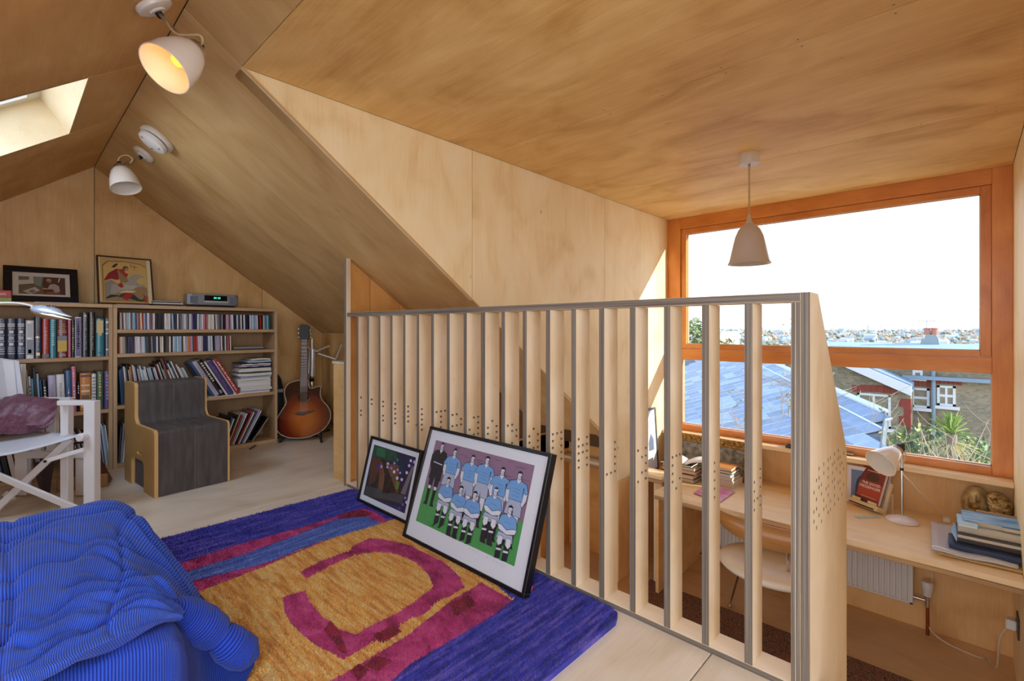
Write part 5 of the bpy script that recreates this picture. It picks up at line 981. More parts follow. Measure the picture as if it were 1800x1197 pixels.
# ---------------------------------------------------------------- bone china spot lamps, smoke alarm, pendant
CHINA = mat('bone_china', 'E9E2DA', .18, coat=.4); BRASS = mat('satin_nickel', 'B8AE9E', .3, 1); BLKP = mat('black_bakelite', '17130F', .4); FLEX = mat('cream_flex', 'C9AE84', .6)
def axisM(p, d):
    d = Vector(d).normalized(); a = d.orthogonal().normalized(); return frame(a, d.cross(a), d, p)
def spot(label, rose, rn, knuck, neck, mouth, rad, lit, flexpts):
    t = thing('spot_lamp', M=Matrix.Translation(rose), label=label, cat='lamp')
    k = dict(world=True, smooth=True)
    MB().lathe([(0, 0), (.062, 0), (.064, .006), (.060, .018), (.046, .024), (.030, .024), (.026, .030), (0, .030)], 32, axisM(rose, rn)).build('ceiling_rose', mat('rose_porcelain', 'E2DCD4', .25), t, **k)
    MB().lathe([(0, .02), (.012, .022), (.012, .040), (.006, .046), (0, .046)], 14, axisM(rose + Vector(rn) * .004, rn)).build('grommet', BLKP, t, **k)
    MB().tube([rose + Vector(rn) * .03, knuck], .0055, 10).build('arm', BRASS, t, **k)
    ax = (mouth - neck); L_ = ax.length; axn = ax.normalized()
    MB().tube([knuck - axn * .01, knuck.lerp(neck, .5), neck + axn * .01], .008, 10).build('knuckle', BRASS, t, **k)
    MB().lathe([(0, -.028), (.012, -.028), (.014, -.012), (.026, -.008), (.030, 0)], 20, axisM(neck, axn)).build('lamp_holder', BLKP, t, **k)
    MB().lathe([(.031, -.004), (.033, -.002), (.033, .016), (.031, .018)], 24, axisM(neck, axn), caps=False).build('collar', BRASS, t, **k)
    prof = [(.030, .012), (.044, .022), (.058, .045), (.068, .075), (.077, .11), (rad, L_)]; sc_ = 1
    inner = [(r - .0035, z) for r, z in prof][::-1]
    MB().lathe(prof + [(rad - .001, L_ + .001)] + inner, 40, axisM(neck, axn), caps=False).build('shade', CHINA, t, **k)
    MB().lathe([(0, .02), (.012, .022), (.014, .04), (.026, .07), (.028, .085), (.02, .105), (0, .112)], 20, axisM(neck, axn)).build('bulb', emit('lit_bulb', 'FFA63E', .95) if lit else mat('dull_bulb', 'E8E4DC', .2), t, **k)
    MB().tube(smoothpath(flexpts, 6), .0042, 8).build('flex', FLEX, t, **k)
    if lit:
        d = bpy.data.lights.new('spot_bulb', 'POINT'); d.energy = .085; d.color = (1, .52, .12); d.shadow_soft_size = .03; o = bpy.data.objects.new('spot_bulb', d); C.objects.link(o); o.location = neck + axn * (L_ * .86); o['kind'] = 'helper'
    return t
r1 = pt(272, 3, D=1.737 * 1); r1 = Vector((.37, 2.136, rz(.37) - .002))
k1, n1, m1 = pt(320, 68, D=1.70), pt(345, 86, D=1.70), pt(289, 122, D=1.60)
spot('bone china spot lamp lit orange inside, high at the top left', r1, snl, k1, n1, m1, .083, True, [r1 + snl * .04 + Vector((.01, 0, 0)), pt(300, 50, D=1.70), pt(312, 60, D=1.69), pt(325, 62, D=1.69), pt(350, 62, D=1.69), pt(356, 72, D=1.70), pt(353, 80, D=1.71)])
r2 = pt(254, 271, D=3.168); r2.z = rz(r2.x) - .002
spot('unlit white bone china spot lamp on the slope above the right bookcase', r2, sn, pt(226, 289, D=3.08), pt(211, 292, D=3.05), pt(222, 331, D=3.03), .082, False, [pt(229, 287, D=3.07), pt(233, 280, D=3.06), pt(224, 273, D=3.05), pt(212, 275, D=3.05), pt(207, 283, D=3.05)])
al = pt(278, 246, D=2.9); al.z = rz(al.x) - .001; sa = thing('smoke_alarm', M=axisM(al, sn), label='round white smoke alarm on the sloping ceiling', cat='smoke alarm')
MB().lathe([(0, 0), (.092, 0), (.095, .006), (.092, .022), (.075, .026), (0, .026)], 40).build('base', mat('alarm_white', 'E2DCD2', .4), sa, smooth=True)
MB().lathe([(.070, .0265), (.070, .031), (0, .031)], 40).build('shadow_gap', mat('vent_dark'), sa, smooth=True)
MB().lathe([(0, .0315), (.074, .0315), (.078, .036), (.076, .056), (.066, .062), (0, .063)], 40).build('sounder', mat('alarm_front', 'E9E8E8', .35), sa, smooth=True)
for a in (.6, 2.6, 4.4): MB().lathe([(.006, .0625), (.006, .0645), (0, .0645)], 10, Matrix.Translation((.052 * math.cos(a), .052 * math.sin(a), 0))).build('screw', mat('screw_steel'), sa)
pp = pt(1317, 271, Z=DZ); pe = thing('pendant_lamp', M=Matrix.Translation(pp), label='white bell-shaped pendant lamp hanging before the window', cat='lamp')
PM = mat('pendant_white', 'CFC6C0', .3)
MB().lathe([(0, 0), (.060, 0), (.061, -.004), (.061, -.058), (.058, -.064), (0, -.064)][::-1], 40).build('ceiling_rose', mat('rose_white', 'DCD6CE', .4), pe, smooth=True)
MB().lathe([(0, -.064), (.008, -.064), (.008, -.08), (0, -.08)][::-1], 12).build('cord_grip', BRASS, pe, smooth=True)
MB().tube([(0, 0, -.07), (0, 0, -.42)], .0055, 10).build('cord', FLEX, pe, smooth=True)
zt_ = -(DZ - pt(1317, 393, D=3.058).z); zb2 = -(DZ - pt(1317, 463, D=3.058).z)
MB().lathe([(.0, zt_ + .06), (.006, zt_ + .06), (.010, zt_ + .04), (.022, zt_ + .002), (.026, zt_ - .006), (0, zt_ - .006)][::-1], 24).build('neck_cone', PM, pe, smooth=True)
H_ = zt_ - zb2; pr_ = [(.022, 0), (.044, .055), (.064, .15), (.082, .32), (.096, .55), (.108, .78), (.117, .94), (.1265, 1.0)]
pr_ = [(r, zt_ - H_ * f_) for r, f_ in pr_]
MB().lathe(pr_ + [(.1255, zb2 - .003)] + [(r - .003, z) for r, z in pr_[::-1]], 56, caps=False).build('shade', PM, pe, smooth=True)
MB().lathe([(0, zt_ - .02), (.012, zt_ - .02), (.014, zt_ - .06), (.028, zt_ - .10), (.024, zt_ - .13), (0, zt_ - .14)][::-1], 20).build('bulb', mat('dull_bulb', 'E8E4DC', .2), pe, smooth=True)
# ---------------------------------------------------------------- desk area below
DT = EYE.z - 1.374; DXF = 3.776
desk = thing('desk', (4.25, .85, DT - .05), label='long built-in birch plywood desk under the window', cat='desk')
MB().box((DXF, DR + .001, DT - .034), (WX - .004, 1.92, DT)).box((4.15, 1.92, DT - .034), (WX - .004, DL - .002, DT)).build('worktop', BEECH, desk, .002, world=True)
MB().box((DXF + .004, DR + .001, DT - .066), (DXF + .05, 1.92, DT - .0345)).build('front_lipping', EDGEW, desk, .001, world=True)
for y in (1.89,): MB().box((DXF + .02, y, LZ + .001), (WX - .02, y + .028, DT - .0665)).build('end_support', SHADE, desk, .002, world=True)
for px in ((1408, 768 + 80),): pass
cg = mat('grommet_dark', '4A3A28', .6)
for y, x in ((.52, 4.60), (1.02, 4.62)): MB().lathe([(0, .0), (.04, .0), (.04, .002), (0, .002)], 20, Matrix.Translation((x, y, DT + .0002))).build('cable_grommet', cg, desk, world=True)
lg = thing('ledge_shelf', (3.95, 2.4, -.25), label='raised plywood ledge beyond the left end of the desk', cat='shelf')
LT = -.248
MB().box((3.95, 1.94, LT - .03), (4.145, DL - .002, LT)).box((3.95, DL - .002, LT - .03), (4.05, 3.02, LT)).build('ledge_top', BEECH, lg, .002, world=True)
MB().box((3.951, 1.94, LT - .066), (3.98, 3.02, LT - .0305)).build('ledge_lipping', EDGEW, lg, .001, world=True)
for y in (1.945, 2.285, 2.80): MB().box((3.955, y, LZ + .001), (3.99, y + .07, LT - .067)).build('upright', SLAT, lg, .002, world=True)
MB().box((4.06, DL + .002, LZ + .001), (4.075, 3.02, .0)).build('back_board', PB, lg, world=True)
# chair at the desk
cx0, cy0 = 3.60, .98; dch = thing('desk_chair', (cx0, cy0, LZ), label='cream seat chair with curved plywood back and chrome legs, at the desk', cat='chair')
G = []
for i in range(25):
    a = -1.25 + 2.5 * i / 24; r = .37; yy = cy0 - r * math.sin(a) * 1.0; xx = cx0 - .02 - .12 * math.cos(a) + .06 ; low = .155 * math.cos(a * .98) ** .8 if abs(a) < 1.5 else 0
    zt__ = -.275 + .0; G.append([(xx, yy, zt__), (xx + .012, yy, zt__ - low * .5), (xx + .0, yy, zt__ - max(low, .02))])
BKP = mat('back_plywood', 'B98248', .35, var=.2, vscale=3, stretch=(1, 1, 14), coat=.3)
o = MB().grid(G).build('backrest', BKP, dch, smooth='all', world=True); md = o.modifiers.new('s', 'SOLIDIFY'); md.thickness = .012
MB().lathe([(0, -.035), (.25, -.035), (.335, -.025), (.355, 0), (.335, .028), (.25, .042), (.1, .040), (0, .036)], 48, Matrix.Translation((cx0 + .07, cy0, -.60)) @ Matrix.Scale(.86, 4, (1, 0, 0))).build('seat', mat('cream_vinyl', 'E2D6C6', .42), dch, smooth='all', world=True)
for ax_, ay_ in ((3.46, 1.315), (3.46, .66), (4.02, 1.385), (3.98, .66)):
    MB().tube([(cx0 + .07 + (ax_ - cx0 - .07) * .62, cy0 + (ay_ - cy0) * (1 if ax_ < 3.6 else .6), -.628), (ax_, ay_, LZ + .02)] if ax_ > 3.6 else [(ax_ + .02, ay_ - .03 * (1 if ay_ > 1 else -1), -.63), (ax_, ay_, LZ + .026)], .009, 10).build('leg', CH, dch, smooth=True, world=True)
    MB().lathe([(0, .001), (.02, .001), (.022, .01), (.012, .022), (0, .022)], 14, Matrix.Translation((ax_, ay_, LZ + (.0062 if ax_ < 3.9 else 0)))).build('foot', CH, dch, smooth=True, world=True)
for s in (-.12, .12): MB().tube([(cx0 - .04, cy0 + s, -.36), (cx0 - .045, cy0 + s, -.5), (cx0 + .0, cy0 + s, -.62)], .010, 8).build('back_support', CH, dch, smooth=True, world=True)
# radiator with valve and pipe
ry0, ry1, rz0, rz1 = .291, 1.69, -.995, -.56
rd = thing('radiator', (4.66, (ry0 + ry1) / 2, rz0), label='white ribbed panel radiator under the desk', cat='radiator')
RW = mat('radiator_white', 'DAD6D2', .35)
MB().box((4.64, ry0, rz0), (4.69, ry1, rz1)).build('back_body', RW, rd, .004, world=True)
nf = 40; pv = []
for i in range(nf):
    y = ry0 + .02 + (ry1 - ry0 - .04) * i / nf; s = (ry1 - ry0 - .04) / nf; pv += [(y, 4.632), (y + s * .3, 4.632), (y + s * .42, 4.622), (y + s * .88, 4.622)]
pv += [(ry1 - .02, 4.632)]
mb = MB(); mb.grid([[(x, y, rz0 + .014) for y, x in pv], [(x, y, rz1 - .014) for y, x in pv]]); mb.build('ribbed_front', RW, rd, world=True)
for q in ((ry0, ry1, rz0, rz0 + .014), (ry0, ry1, rz1 - .014, rz1), (ry0, ry0 + .02, rz0, rz1), (ry1 - .02, ry1, rz0, rz1)): MB().box((4.62, q[0], q[2]), (4.64, q[1], q[3])).build('rim', RW, rd, .002, world=True)
vy, vx, vz = .21, 4.64, -.93
MB().tube([(4.65, ry0, -.945), (4.65, vy, -.945)], .011, 10).build('tail_pipe', CH, rd, world=True, smooth=True)
MB().tube([(vx, vy, -.985), (vx, vy, -.905)], .016, 12).build('valve_body', CH, rd, world=True, smooth=True)
MB().lathe([(0, 0), (.024, 0), (.026, .01), (.026, .035), (.034, .045), (.036, .09), (.03, .105), (0, .108)], 20, Matrix.Translation((vx, vy, -.905))).build('valve_head', RW, rd, world=True, smooth=True)
MB().tube([(vx, vy, LZ + .0), (vx, vy, -.98)], .011, 10).build('copper_pipe', mat('copper', 'A0663C', .35, 1), rd, world=True, smooth=True)
# patterned rug on the lower floor
m = bpy.data.materials.new('persian_pile'); m.use_nodes = True; MATS['persian_pile'] = m; n = m.node_tree.nodes; L = m.node_tree.links; bs = n['Principled BSDF']; t_ = n.new('ShaderNodeTexCoord')
vo = n.new('ShaderNodeTexVoronoi'); vo.inputs['Scale'].default_value = 46; L.new(t_.outputs['Object'], vo.inputs[0]); r_ = n.new('ShaderNodeValToRGB'); L.new(vo.outputs['Distance'], r_.inputs[0]); r_.color_ramp.interpolation = 'CONSTANT'
e = r_.color_ramp.elements; e[0].position = 0; e[0].color = (*srgb('A06A54'), 1); e[1].position = .26; e[1].color = (*srgb('3A3238'), 1)
for p_, c in ((.14, 'CDB49C'), (.2, '7C463C'), (.42, 'B89078'), (.5, '443838'), (.62, '946050')): q = e.new(p_); q.color = (*srgb(c), 1)
L.new(r_.outputs[0], bs.inputs['Base Color']); bs.inputs['Roughness'].default_value = .95
tag(MB().box((1.9, -1.4, LZ + .0005), (3.965, 2.05, LZ + .006)).build('patterned_rug', MATS['persian_pile'], None, .002, origin='base'), 'dark red and black patterned rug on the lower floor behind the balustrade', 'rug')
# desk lamp
lb = pt(1586, 916, Z=DT); dl = thing('desk_lamp', M=Matrix.Translation(lb), label='white desk lamp with bone china shade on the right of the desk', cat='lamp')
K = dict(smooth=True, world=True); dD = (lb - EYE).dot(FW)
MB().lathe([(0, 0), (.094, 0), (.098, .006), (.092, .014), (.064, .028), (.03, .038), (.012, .042), (0, .042)], 48, Matrix.Translation(lb + UP * .0005)).build('base', mat('lamp_base_white', 'E4DCE0', .2, coat=.4), dl, **K)
top = pt(1585, 792, D=dD); MB().tube([lb + UP * .04, top], .0075, 12).build('stem', CH, dl, **K)
MB().tube([lb.lerp(top, .72), lb.lerp(top, .755)], .012, 12).build('stem_clip', BLKP, dl, **K)
nk_ = pt(1578, 790, D=dD - .02); mo = pt(1550, 813, D=dD - .06); mo = nk_ + (mo - nk_).normalized() * .185; axn = (mo - nk_).normalized()
MB().tube([top - UP * .03, top + UP * .008, nk_], .009, 10).build('knuckle', CH, dl, **K)
MB().lathe([(0, -.055), (.018, -.055), (.022, -.03), (.034, -.025), (.036, .0)], 20, axisM(nk_, axn)).build('lamp_holder', BLKP, dl, **K)
MB().lathe([(.036, 0), (.039, .002), (.039, .02), (.036, .022)], 24, axisM(nk_, axn), caps=False).build('collar', BRASS, dl, **K)
ps = [(.036, .018), (.050, .04), (.066, .08), (.082, .125), (.100, .185)]; MB().lathe(ps + [(r - .003, z) for r, z in ps[::-1]], 40, axisM(nk_, axn), caps=False).build('shade', CHINA, dl, **K)
MB().lathe([(0, .03), (.014, .032), (.03, .08), (.026, .11), (0, .125)], 20, axisM(nk_, axn)).build('bulb', MATS['dull_bulb'], dl, **K)
MB().tube(smoothpath([nk_ - axn * .05, pt(1587, 788, D=dD + .02), pt(1592, 800, D=dD + .02), pt(1586, 828, D=dD), pt(1602, 848, X=4.34), pt(1628, 876, X=4.48), pt(1655, 902, X=4.58), pt(1662, 909, X=4.60)], 6), .0045, 8).build('flex', mat('white_flex', 'D8C4AC', .6), dl, **K)
MB().box((-.025, -.02, 0), (.025, .02, .03), Matrix.Translation(Vector((pt(1664, 913, X=4.60).x, pt(1664, 913, X=4.60).y, DT + .001)))).build('plug', mat('plug_cream', 'E2D6C4', .4), dl, .004, world=True)
# picture-in-mount behind, wooden book rest with its book
pf = [pt(1490, 818, X=4.64), pt(1567, 829, X=4.64)]; zt3 = pf[1].z + .004; y_a, y_b = pf[0].y, pf[1].y
pm_ = thing('mounted_print', M=frame((0, -1, 0), Vector((.07, 0, 1)).normalized(), Vector((-1, 0, .07)).normalized(), (4.60, y_a, DT + .001)), label='white-mounted print of a dark arch on blue, behind the book rest', cat='picture')
wd = y_a - y_b; hg = zt3 - DT
MB().box((0, 0, -.004), (wd, hg, 0)).build('mount', mat('white_card', 'E0DCE2', .8), pm_)
lay = [('6F7FA8', [(wd * .1, hg * .12), (wd * .8, hg * .12), (wd * .8, hg * .90), (wd * .1, hg * .9)]), ('3A3C4C', [(wd * (.46 + .26 * math.cos(a * .2618)), hg * (.42 + .42 * math.sin(a * .2618))) for a in range(13)] + [(wd * .2, hg * .12), (wd * .72, hg * .12)]), ('7C84A4', [(wd * (.46 + .2 * math.cos(a * .2618)), hg * (.42 + .34 * math.sin(a * .2618))) for a in range(13)] + [(wd * .26, hg * .12), (wd * .66, hg * .12)]), ('5A3E48', circ(wd * .44, hg * .68, wd * .09, 12))]
prints(pm_, lay, .001, .0001)
rt0 = pt(1497, 885, Z=DT); rt1 = pt(1549, 905, Z=DT); ex = (rt1 - rt0); ex.z = 0; rw = ex.length; ex.normalize(); bk_ = Vector((-ex.y, ex.x, 0)); bk_ = bk_ if bk_.x > 0 else -bk_
ey = (UP * .94 + bk_ * .34).normalized(); ez = ex.cross(ey)
RM = frame(ex, ey, ez, rt0 + UP * .001); rest = thing('book_rest', M=RM, label='small pale wooden book rest holding a red book', cat='book rest')
PW = mat('pale_beech', 'E0C69E', .5, var=.1, vscale=6, stretch=(1, 12, 1))
for x in (0, rw - .022): MB().box((x, .0, -.045), (x + .022, .24, -.020)).build('side_rail', PW, rest, .003)
MB().box((0, .008, -.02), (rw, .045, .045)).build('ledge', PW, rest, .003)
MB().box((.01, .012, .0451), (rw - .03, .022, .0456)).build('groove', mat('groove_dark', '2E241C', .7), rest)
for x in (.02, rw - .09): MB().box((x, .045, .034), (x + .07, .066, .044)).build('page_holder', PW, rest, .003)
MB().box((.02, .11, -.048), (rw - .02, .135, -.0455)).build('cross_rail', PW, rest)
MB().hexa([(rw - .022, .01, -.12), (rw, .01, -.12), (rw, .01, -.10), (rw - .022, .01, -.10), (rw - .022, .17, -.062), (rw, .17, -.062), (rw, .17, -.046), (rw - .022, .17, -.046)]).build('prop', PW, rest)
bw_, bh_ = rw * .76, .265; bx0 = rw * .11
rb = thing('book', M=RM @ Matrix.Translation((bx0, .047, -.018)), label='red book with the title THE GOOD MESSENGER on the wooden rest', cat='book')
MB().box((0, 0, 0), (bw_, bh_, .003)).box((0, 0, .029), (bw_, bh_, .032)).box((0, 0, .0031), (.003, bh_, .0289)).build('cover', mat('red_jacket', 'B4422C', .4, var=.45, vscale=14, col2='7A1E18'), rb, .0006)
MB().box((.0032, .003, .0032), (bw_ - .004, bh_ - .003, .0288)).build('pages', PAPER, rb)
prints(rb, [('A83C28', [(0, 0), (bw_, 0), (bw_, bh_), (0, bh_)]), ('7A2420', [(0, bh_ * .56), (bw_, bh_ * .56), (bw_, bh_), (0, bh_)]), ('4A2420', [(bw_ * (.5 + .3 * math.cos(a * .52)), bh_ * (.74 + .13 * math.sin(a * .52))) for a in range(12)]), ('5A2A24', [(0, 0), (bw_, 0), (bw_, bh_ * .1), (0, bh_ * .14)]), ('E8DCD0', [(bw_ * .2, bh_ * .90), (bw_ * .75, bh_ * .90), (bw_ * .75, bh_ * .915), (bw_ * .2, bh_ * .915)]), ('D0B8A8', [(bw_ * .2, bh_ * .16), (bw_ * .85, bh_ * .15), (bw_ * .85, bh_ * .162), (bw_ * .2, bh_ * .172)])], .0325, .0001)
for s, yy, ww in (('THE GOOD', .545, .80), ('MESSENGER', .435, .90)): lettering(rb, s, Matrix.Translation((bw_ * .5, bh_ * yy, .0336)), bw_ * ww, bh_ * .075, WHT)
gl = pt(1525, 909, Z=DT); o = MB().box((-.09, -.02, 0), (.09, .02, .004), Matrix.Rotation(-.75, 4, 'Z')).build('glass_slip', mat('frosted_slip', 'B8C6C4', .25), None, .001, origin='base'); o.location += gl + UP * .0006; tag(o, 'small pale glass plate on the desk before the book rest', 'plate')
# gilt mask against the wall
mk0 = pt(1735, 905, X=4.66); mk0.z = DT
gm = thing('gilt_mask', M=frame((0, -1, 0), (.0, 0, 1), (-1, 0, 0), (4.69, pt(1735, 880, X=4.66).y, DT + .001)), label='gilded sleeping face relief with curling hair, leaning on the wall', cat='sculpture')
GILT = mat('old_gilt', 'D8BC84', .42, .35, bump=.15, bscale=40, var=.35, vscale=25, col2='8A6A3C')
H2, W2 = pt(1735, 858, X=4.66).z - DT, (pt(1687, 880, X=4.66).y - pt(1781, 880, X=4.66).y)
def face(u, v):                                            # a face lying on its side, brow to the right
    r = math.hypot(u, v); d = max(0, 1 - r * r) ** .5 * .055
    d += .022 * math.exp(-((u - .02) / .10) ** 2 - ((v + .04) / .30) ** 2 * 1.0) * 0
    d += .045 * math.exp(-(v / .10) ** 2 - ((u + .12) / .22) ** 2)               # nose along the axis
    for s_ in (-1, 1): d += .022 * math.exp(-((u - .12) / .07) ** 2 - ((v - s_ * .34) / .16) ** 2); d -= .024 * math.exp(-((u - .02) / .05) ** 2 - ((v - s_ * .34) / .18) ** 2)
    d += .026 * math.exp(-((u + .45) / .06) ** 2 - (v / .17) ** 2) - .01 * math.exp(-((u + .45) / .015) ** 2 - (v / .17) ** 2) + .015 * math.exp(-((u + .72) / .1) ** 2 - (v / .2) ** 2)
    return d
G = []
for i in range(33):
    rr_ = i / 32; G.append([])
    for j in range(49):
        a = 2 * math.pi * j / 48; u, v = rr_ * math.cos(a), rr_ * math.sin(a); G[-1].append((W2 * .30 + u * W2 * .30 - W2 * .5, H2 * .52 + v * H2 * .47, face(u, v) * (1 if rr_ < 1 else 0)))
MB().grid(G[::1]).build('face', GILT, gm, smooth='all')
rh = random.Random(9)
for k in range(52):
    a = rh.uniform(-1.3, 1.3); r0 = rh.uniform(.0, .30); cx_2 = W2 * (.02 + .10 * math.cos(a) + r0 * rh.uniform(.6, 1.2)); cy_2 = H2 * (.5 + .40 * math.sin(a) * (1 - r0 * .5)); s = rh.uniform(.018, .034)
    path = [(cx_2 + s * (1 - t * .11) * math.cos(t * .75 + k), cy_2 + s * (1 - t * .11) * math.sin(t * .75 + k), .035 + .03 * math.cos(a) + .004 * t) for t in range(9)]
    path = [(min(max(p[0], -W2 * .45), W2 * .5), min(max(p[1], .006), H2), p[2]) for p in path]
    MB().tube(path, [.005 + .009 * math.sin(.3 + t * .3) for t in range(9)], 7).build('hair_curl', GILT, gm, smooth='all')
MB().prism([(W2 * (.18 + .30 * math.cos(i * .4)), H2 * (.5 + .44 * math.sin(i * .4))) for i in range(16)], 0, .03).build('hair_base', GILT, gm, .01, seg=2)
# pile of books and papers at the right end
def lying(label, cat, px, py, w_, d_, h_, rot, z, cover, spine=None, pagem=PAPER, curl=False, name='book', tilt=0):
    p = Vector(px) if isinstance(px, tuple) else pt(px, py, Z=z); M = Matrix.Translation((p.x, p.y, z + .0006)) @ Matrix.Rotation(rot, 4, 'Z') @ Matrix.Rotation(tilt, 4, 'X')
    t = thing(name, M=M, label=label, cat=cat)
    MB().box((0, 0, 0), (w_, d_, .003)).box((0, 0, h_ - .003), (w_, d_, h_)).box((0, d_ - .003, .003), (w_, d_, h_ - .003)).build('cover', cover, t, .001)
    MB().box((.004, .003, .0032), (w_ - .004, d_ - .0035, h_ - .0032)).build('pages', pagem, t)
    return t
PAG = mat('page_edges', 'CFC2AC', .8, bump=.3, bscale=260, stretch=(.05, .05, 1))
rq0 = -1.62
z0 = DT
def sheaf(name, label, cat, pts, z, h, m, wav=.004):
    vs = []; n_2 = 12; G = []
    a, b, c, d = [Vector(fz(x, y, z)) for x, y in pts]
    for i in range(n_2 + 1):
        G.append([]); 
        for j in range(n_2 + 1):
            p = a.lerp(b, i / n_2).lerp(d.lerp(c, i / n_2), j / n_2); G[-1].append((p.x, p.y, z + h + wav * (math.sin(i * .9 + j * .4) + 1) * .5 + (.012 * max(0, 1 - i / 4) ** 2 if wav > .003 else 0)))
    o = MB().grid(G).build(name, m, None, smooth='all', origin='base'); md = o.modifiers.new('s', 'SOLIDIFY'); md.thickness = h; md.offset = -1 
    return tag(o, label, cat)
sheaf('folder', 'buff cardboard folder at the bottom of the right desk pile', 'folder', [(1648, 975), (1808, 1012), (1812, 960), (1668, 930)], z0 + .002, .004, mat('buff_card', 'D9BC86', .7), .001)
sheaf('plastic_sleeve', 'curling clear plastic sleeve of papers under the dark blue book', 'paper', [(1638, 972), (1790, 1004), (1800, 945), (1636, 922)], z0 + .008, .010, mat('frosted_plastic', 'C9CBD8', .18, coat=.5), .006)
zz = z0 + .027
lying('dark blue hardback low in the right desk pile', 'book', 1666.5, 964, .36, .20, .034, rq0 + .06, zz, mat('navy_cloth', '2E3F60', .5), pagem=mat('navy_cloth'))
lying('dark brown slipcased book on the dark blue one', 'book', 1678, 951, .33, .2, .028, rq0 + .06, zz + .035, mat('brown_leather', '443838', .45), pagem=mat('brown_leather'))
lying('wide grey hardback with pale pages in the desk pile', 'book', 1682, 945, .52, .24, .024, rq0 + .08, zz + .064, mat('grey_cloth', '4A4A52', .5), pagem=PAG)
lying('thick paperback with cream pages near the top of the desk pile', 'book', 1684, 934, .50, .24, .040, rq0 + .08, zz + .089, mat('paperback_white', 'C9C4BC', .4), pagem=PAG)
t = lying('blue-covered book of a sky and birds on top of the desk pile', 'book', 1693, 921, .29, .215, .030, rq0 + .10, zz + .130, mat('sky_cover', '3E8FD0', .3, var=.5, vscale=7, stretch=(1, 4, 1), col2='A9D4EE'), pagem=PAG)
MB().box((.06, .16, .0302), (.2, .166, .0306)).box((.03, .12, .0302), (.1, .124, .0306)).build('cover_marks', WHT, t)
t = lying('dark slate book with a white label at the right end of the pile', 'book', 1762, 935, .20, .20, .028, rq0 + .08, zz + .130, mat('slate_cover', '5A5E70', .4), pagem=PAG)
MB().box((.05, .05, .0282), (.12, .10, .0288)).build('white_label', WHT, t)
lying('pale blue brochure leaning at the left of the blue sky book', 'brochure', 1684, 925, .09, .2, .020, rq0 + .10, zz + .1305, mat('pale_blue_card', '9CC4E4', .35), name='brochure')
sheaf('leaflet', 'blue and white leaflet sloping down the left side of the desk pile', 'leaflet', [(1672, 935), (1682, 953), (1684, 930), (1676, 918)], zz + .075, .002, mat('leaflet_blue', '8FB8DC', .4), .001)
tp = pt(1716, 906, Z=zz + .13); tag(MB().box((0, 0, 0), (.24, .03, .030), Matrix.Translation((tp.x, tp.y, zz + .1305)) @ Matrix.Rotation(rq0 + .08, 4, 'Z')).build('small_panel', mat('tan_board', 'B58E66', .6), None, .002, origin='base'), 'tan strip of board lying behind the sky book on the desk pile', 'board')
# books left of the lamp, seen through the slats
def stack(px, py, items, rot, w0, d0, grp):
    z = DT
    for i, (c, h_, w_, d_, l) in enumerate(items):
        t = lying(l, 'book', (px + R.uniform(-.01, .01), py + R.uniform(-.012, .012), 0), 0, w_, d_, h_, rot + R.uniform(-.05, .05), z, pm(c), pagem=PAG); t['group'] = grp; z += h_ + .001
    return z
zA = stack(4.19, 2.06, [('B', .032, .31, .17, 'blue-spined book at the foot of the pile under the open book'), ('m', .036, .31, .17, 'maroon book in the pile under the open book'), ('r', .03, .31, .16, 'red book in the pile under the open book'), ('x', .028, .30, .16, 'brown book in the pile under the open book'), ('k', .02, .29, .16, 'black book highest in the pile under the open book')], -math.pi / 2, .2, .16, 'pile under the open book')
op_ = Vector((4.30, 1.86, 0)); t = thing('open_book', M=Matrix.Translation((op_.x, op_.y, zA + .004)) @ Matrix.Rotation(-1.4, 4, 'Z'), label='open white book lying face up on the left pile', cat='book')
for s_ in (-1, 1):
    G = [[(s_ * u * .022, v * .2 - .1, .022 * math.sin(min(1, u / 4) * 1.57) + .004 * u * (1 if s_ > 0 else .3)) for v in range(2)] for u in range(9)]
    o = MB().grid(G).build('page_block', mat('white_page', 'EDEBEC', .7), t, smooth='all'); md = o.modifiers.new('s', 'SOLIDIFY'); md.thickness = .012; md.offset = -1 if s_ < 0 else 1
zB = stack(4.27, 1.69, [('w', .062, .24, .20, 'thick pale book at the foot of the pile behind the second slat'), ('g', .032, .24, .19, 'grey book second in the pile behind the slat'), ('b', .024, .23, .18, 'pale blue thin book in the pile behind the slat'), ('n', .024, .23, .18, 'navy thin book near the top behind the slat'), ('o', .022, .23, .18, 'orange and white book on top behind the slat')], -math.pi / 2, .2, .16, 'pile behind the slat')
tag(sheaf('magazine', 'pink magazine lying flat on the desk near its front edge', 'magazine', [(1219, 868), (1266, 884), (1292, 866), (1246, 851)], DT + .001, .004, mat('pink_cover', 'C45A9C', .35, var=.6, vscale=9, col2='E8C0D8'), .001), group=None)
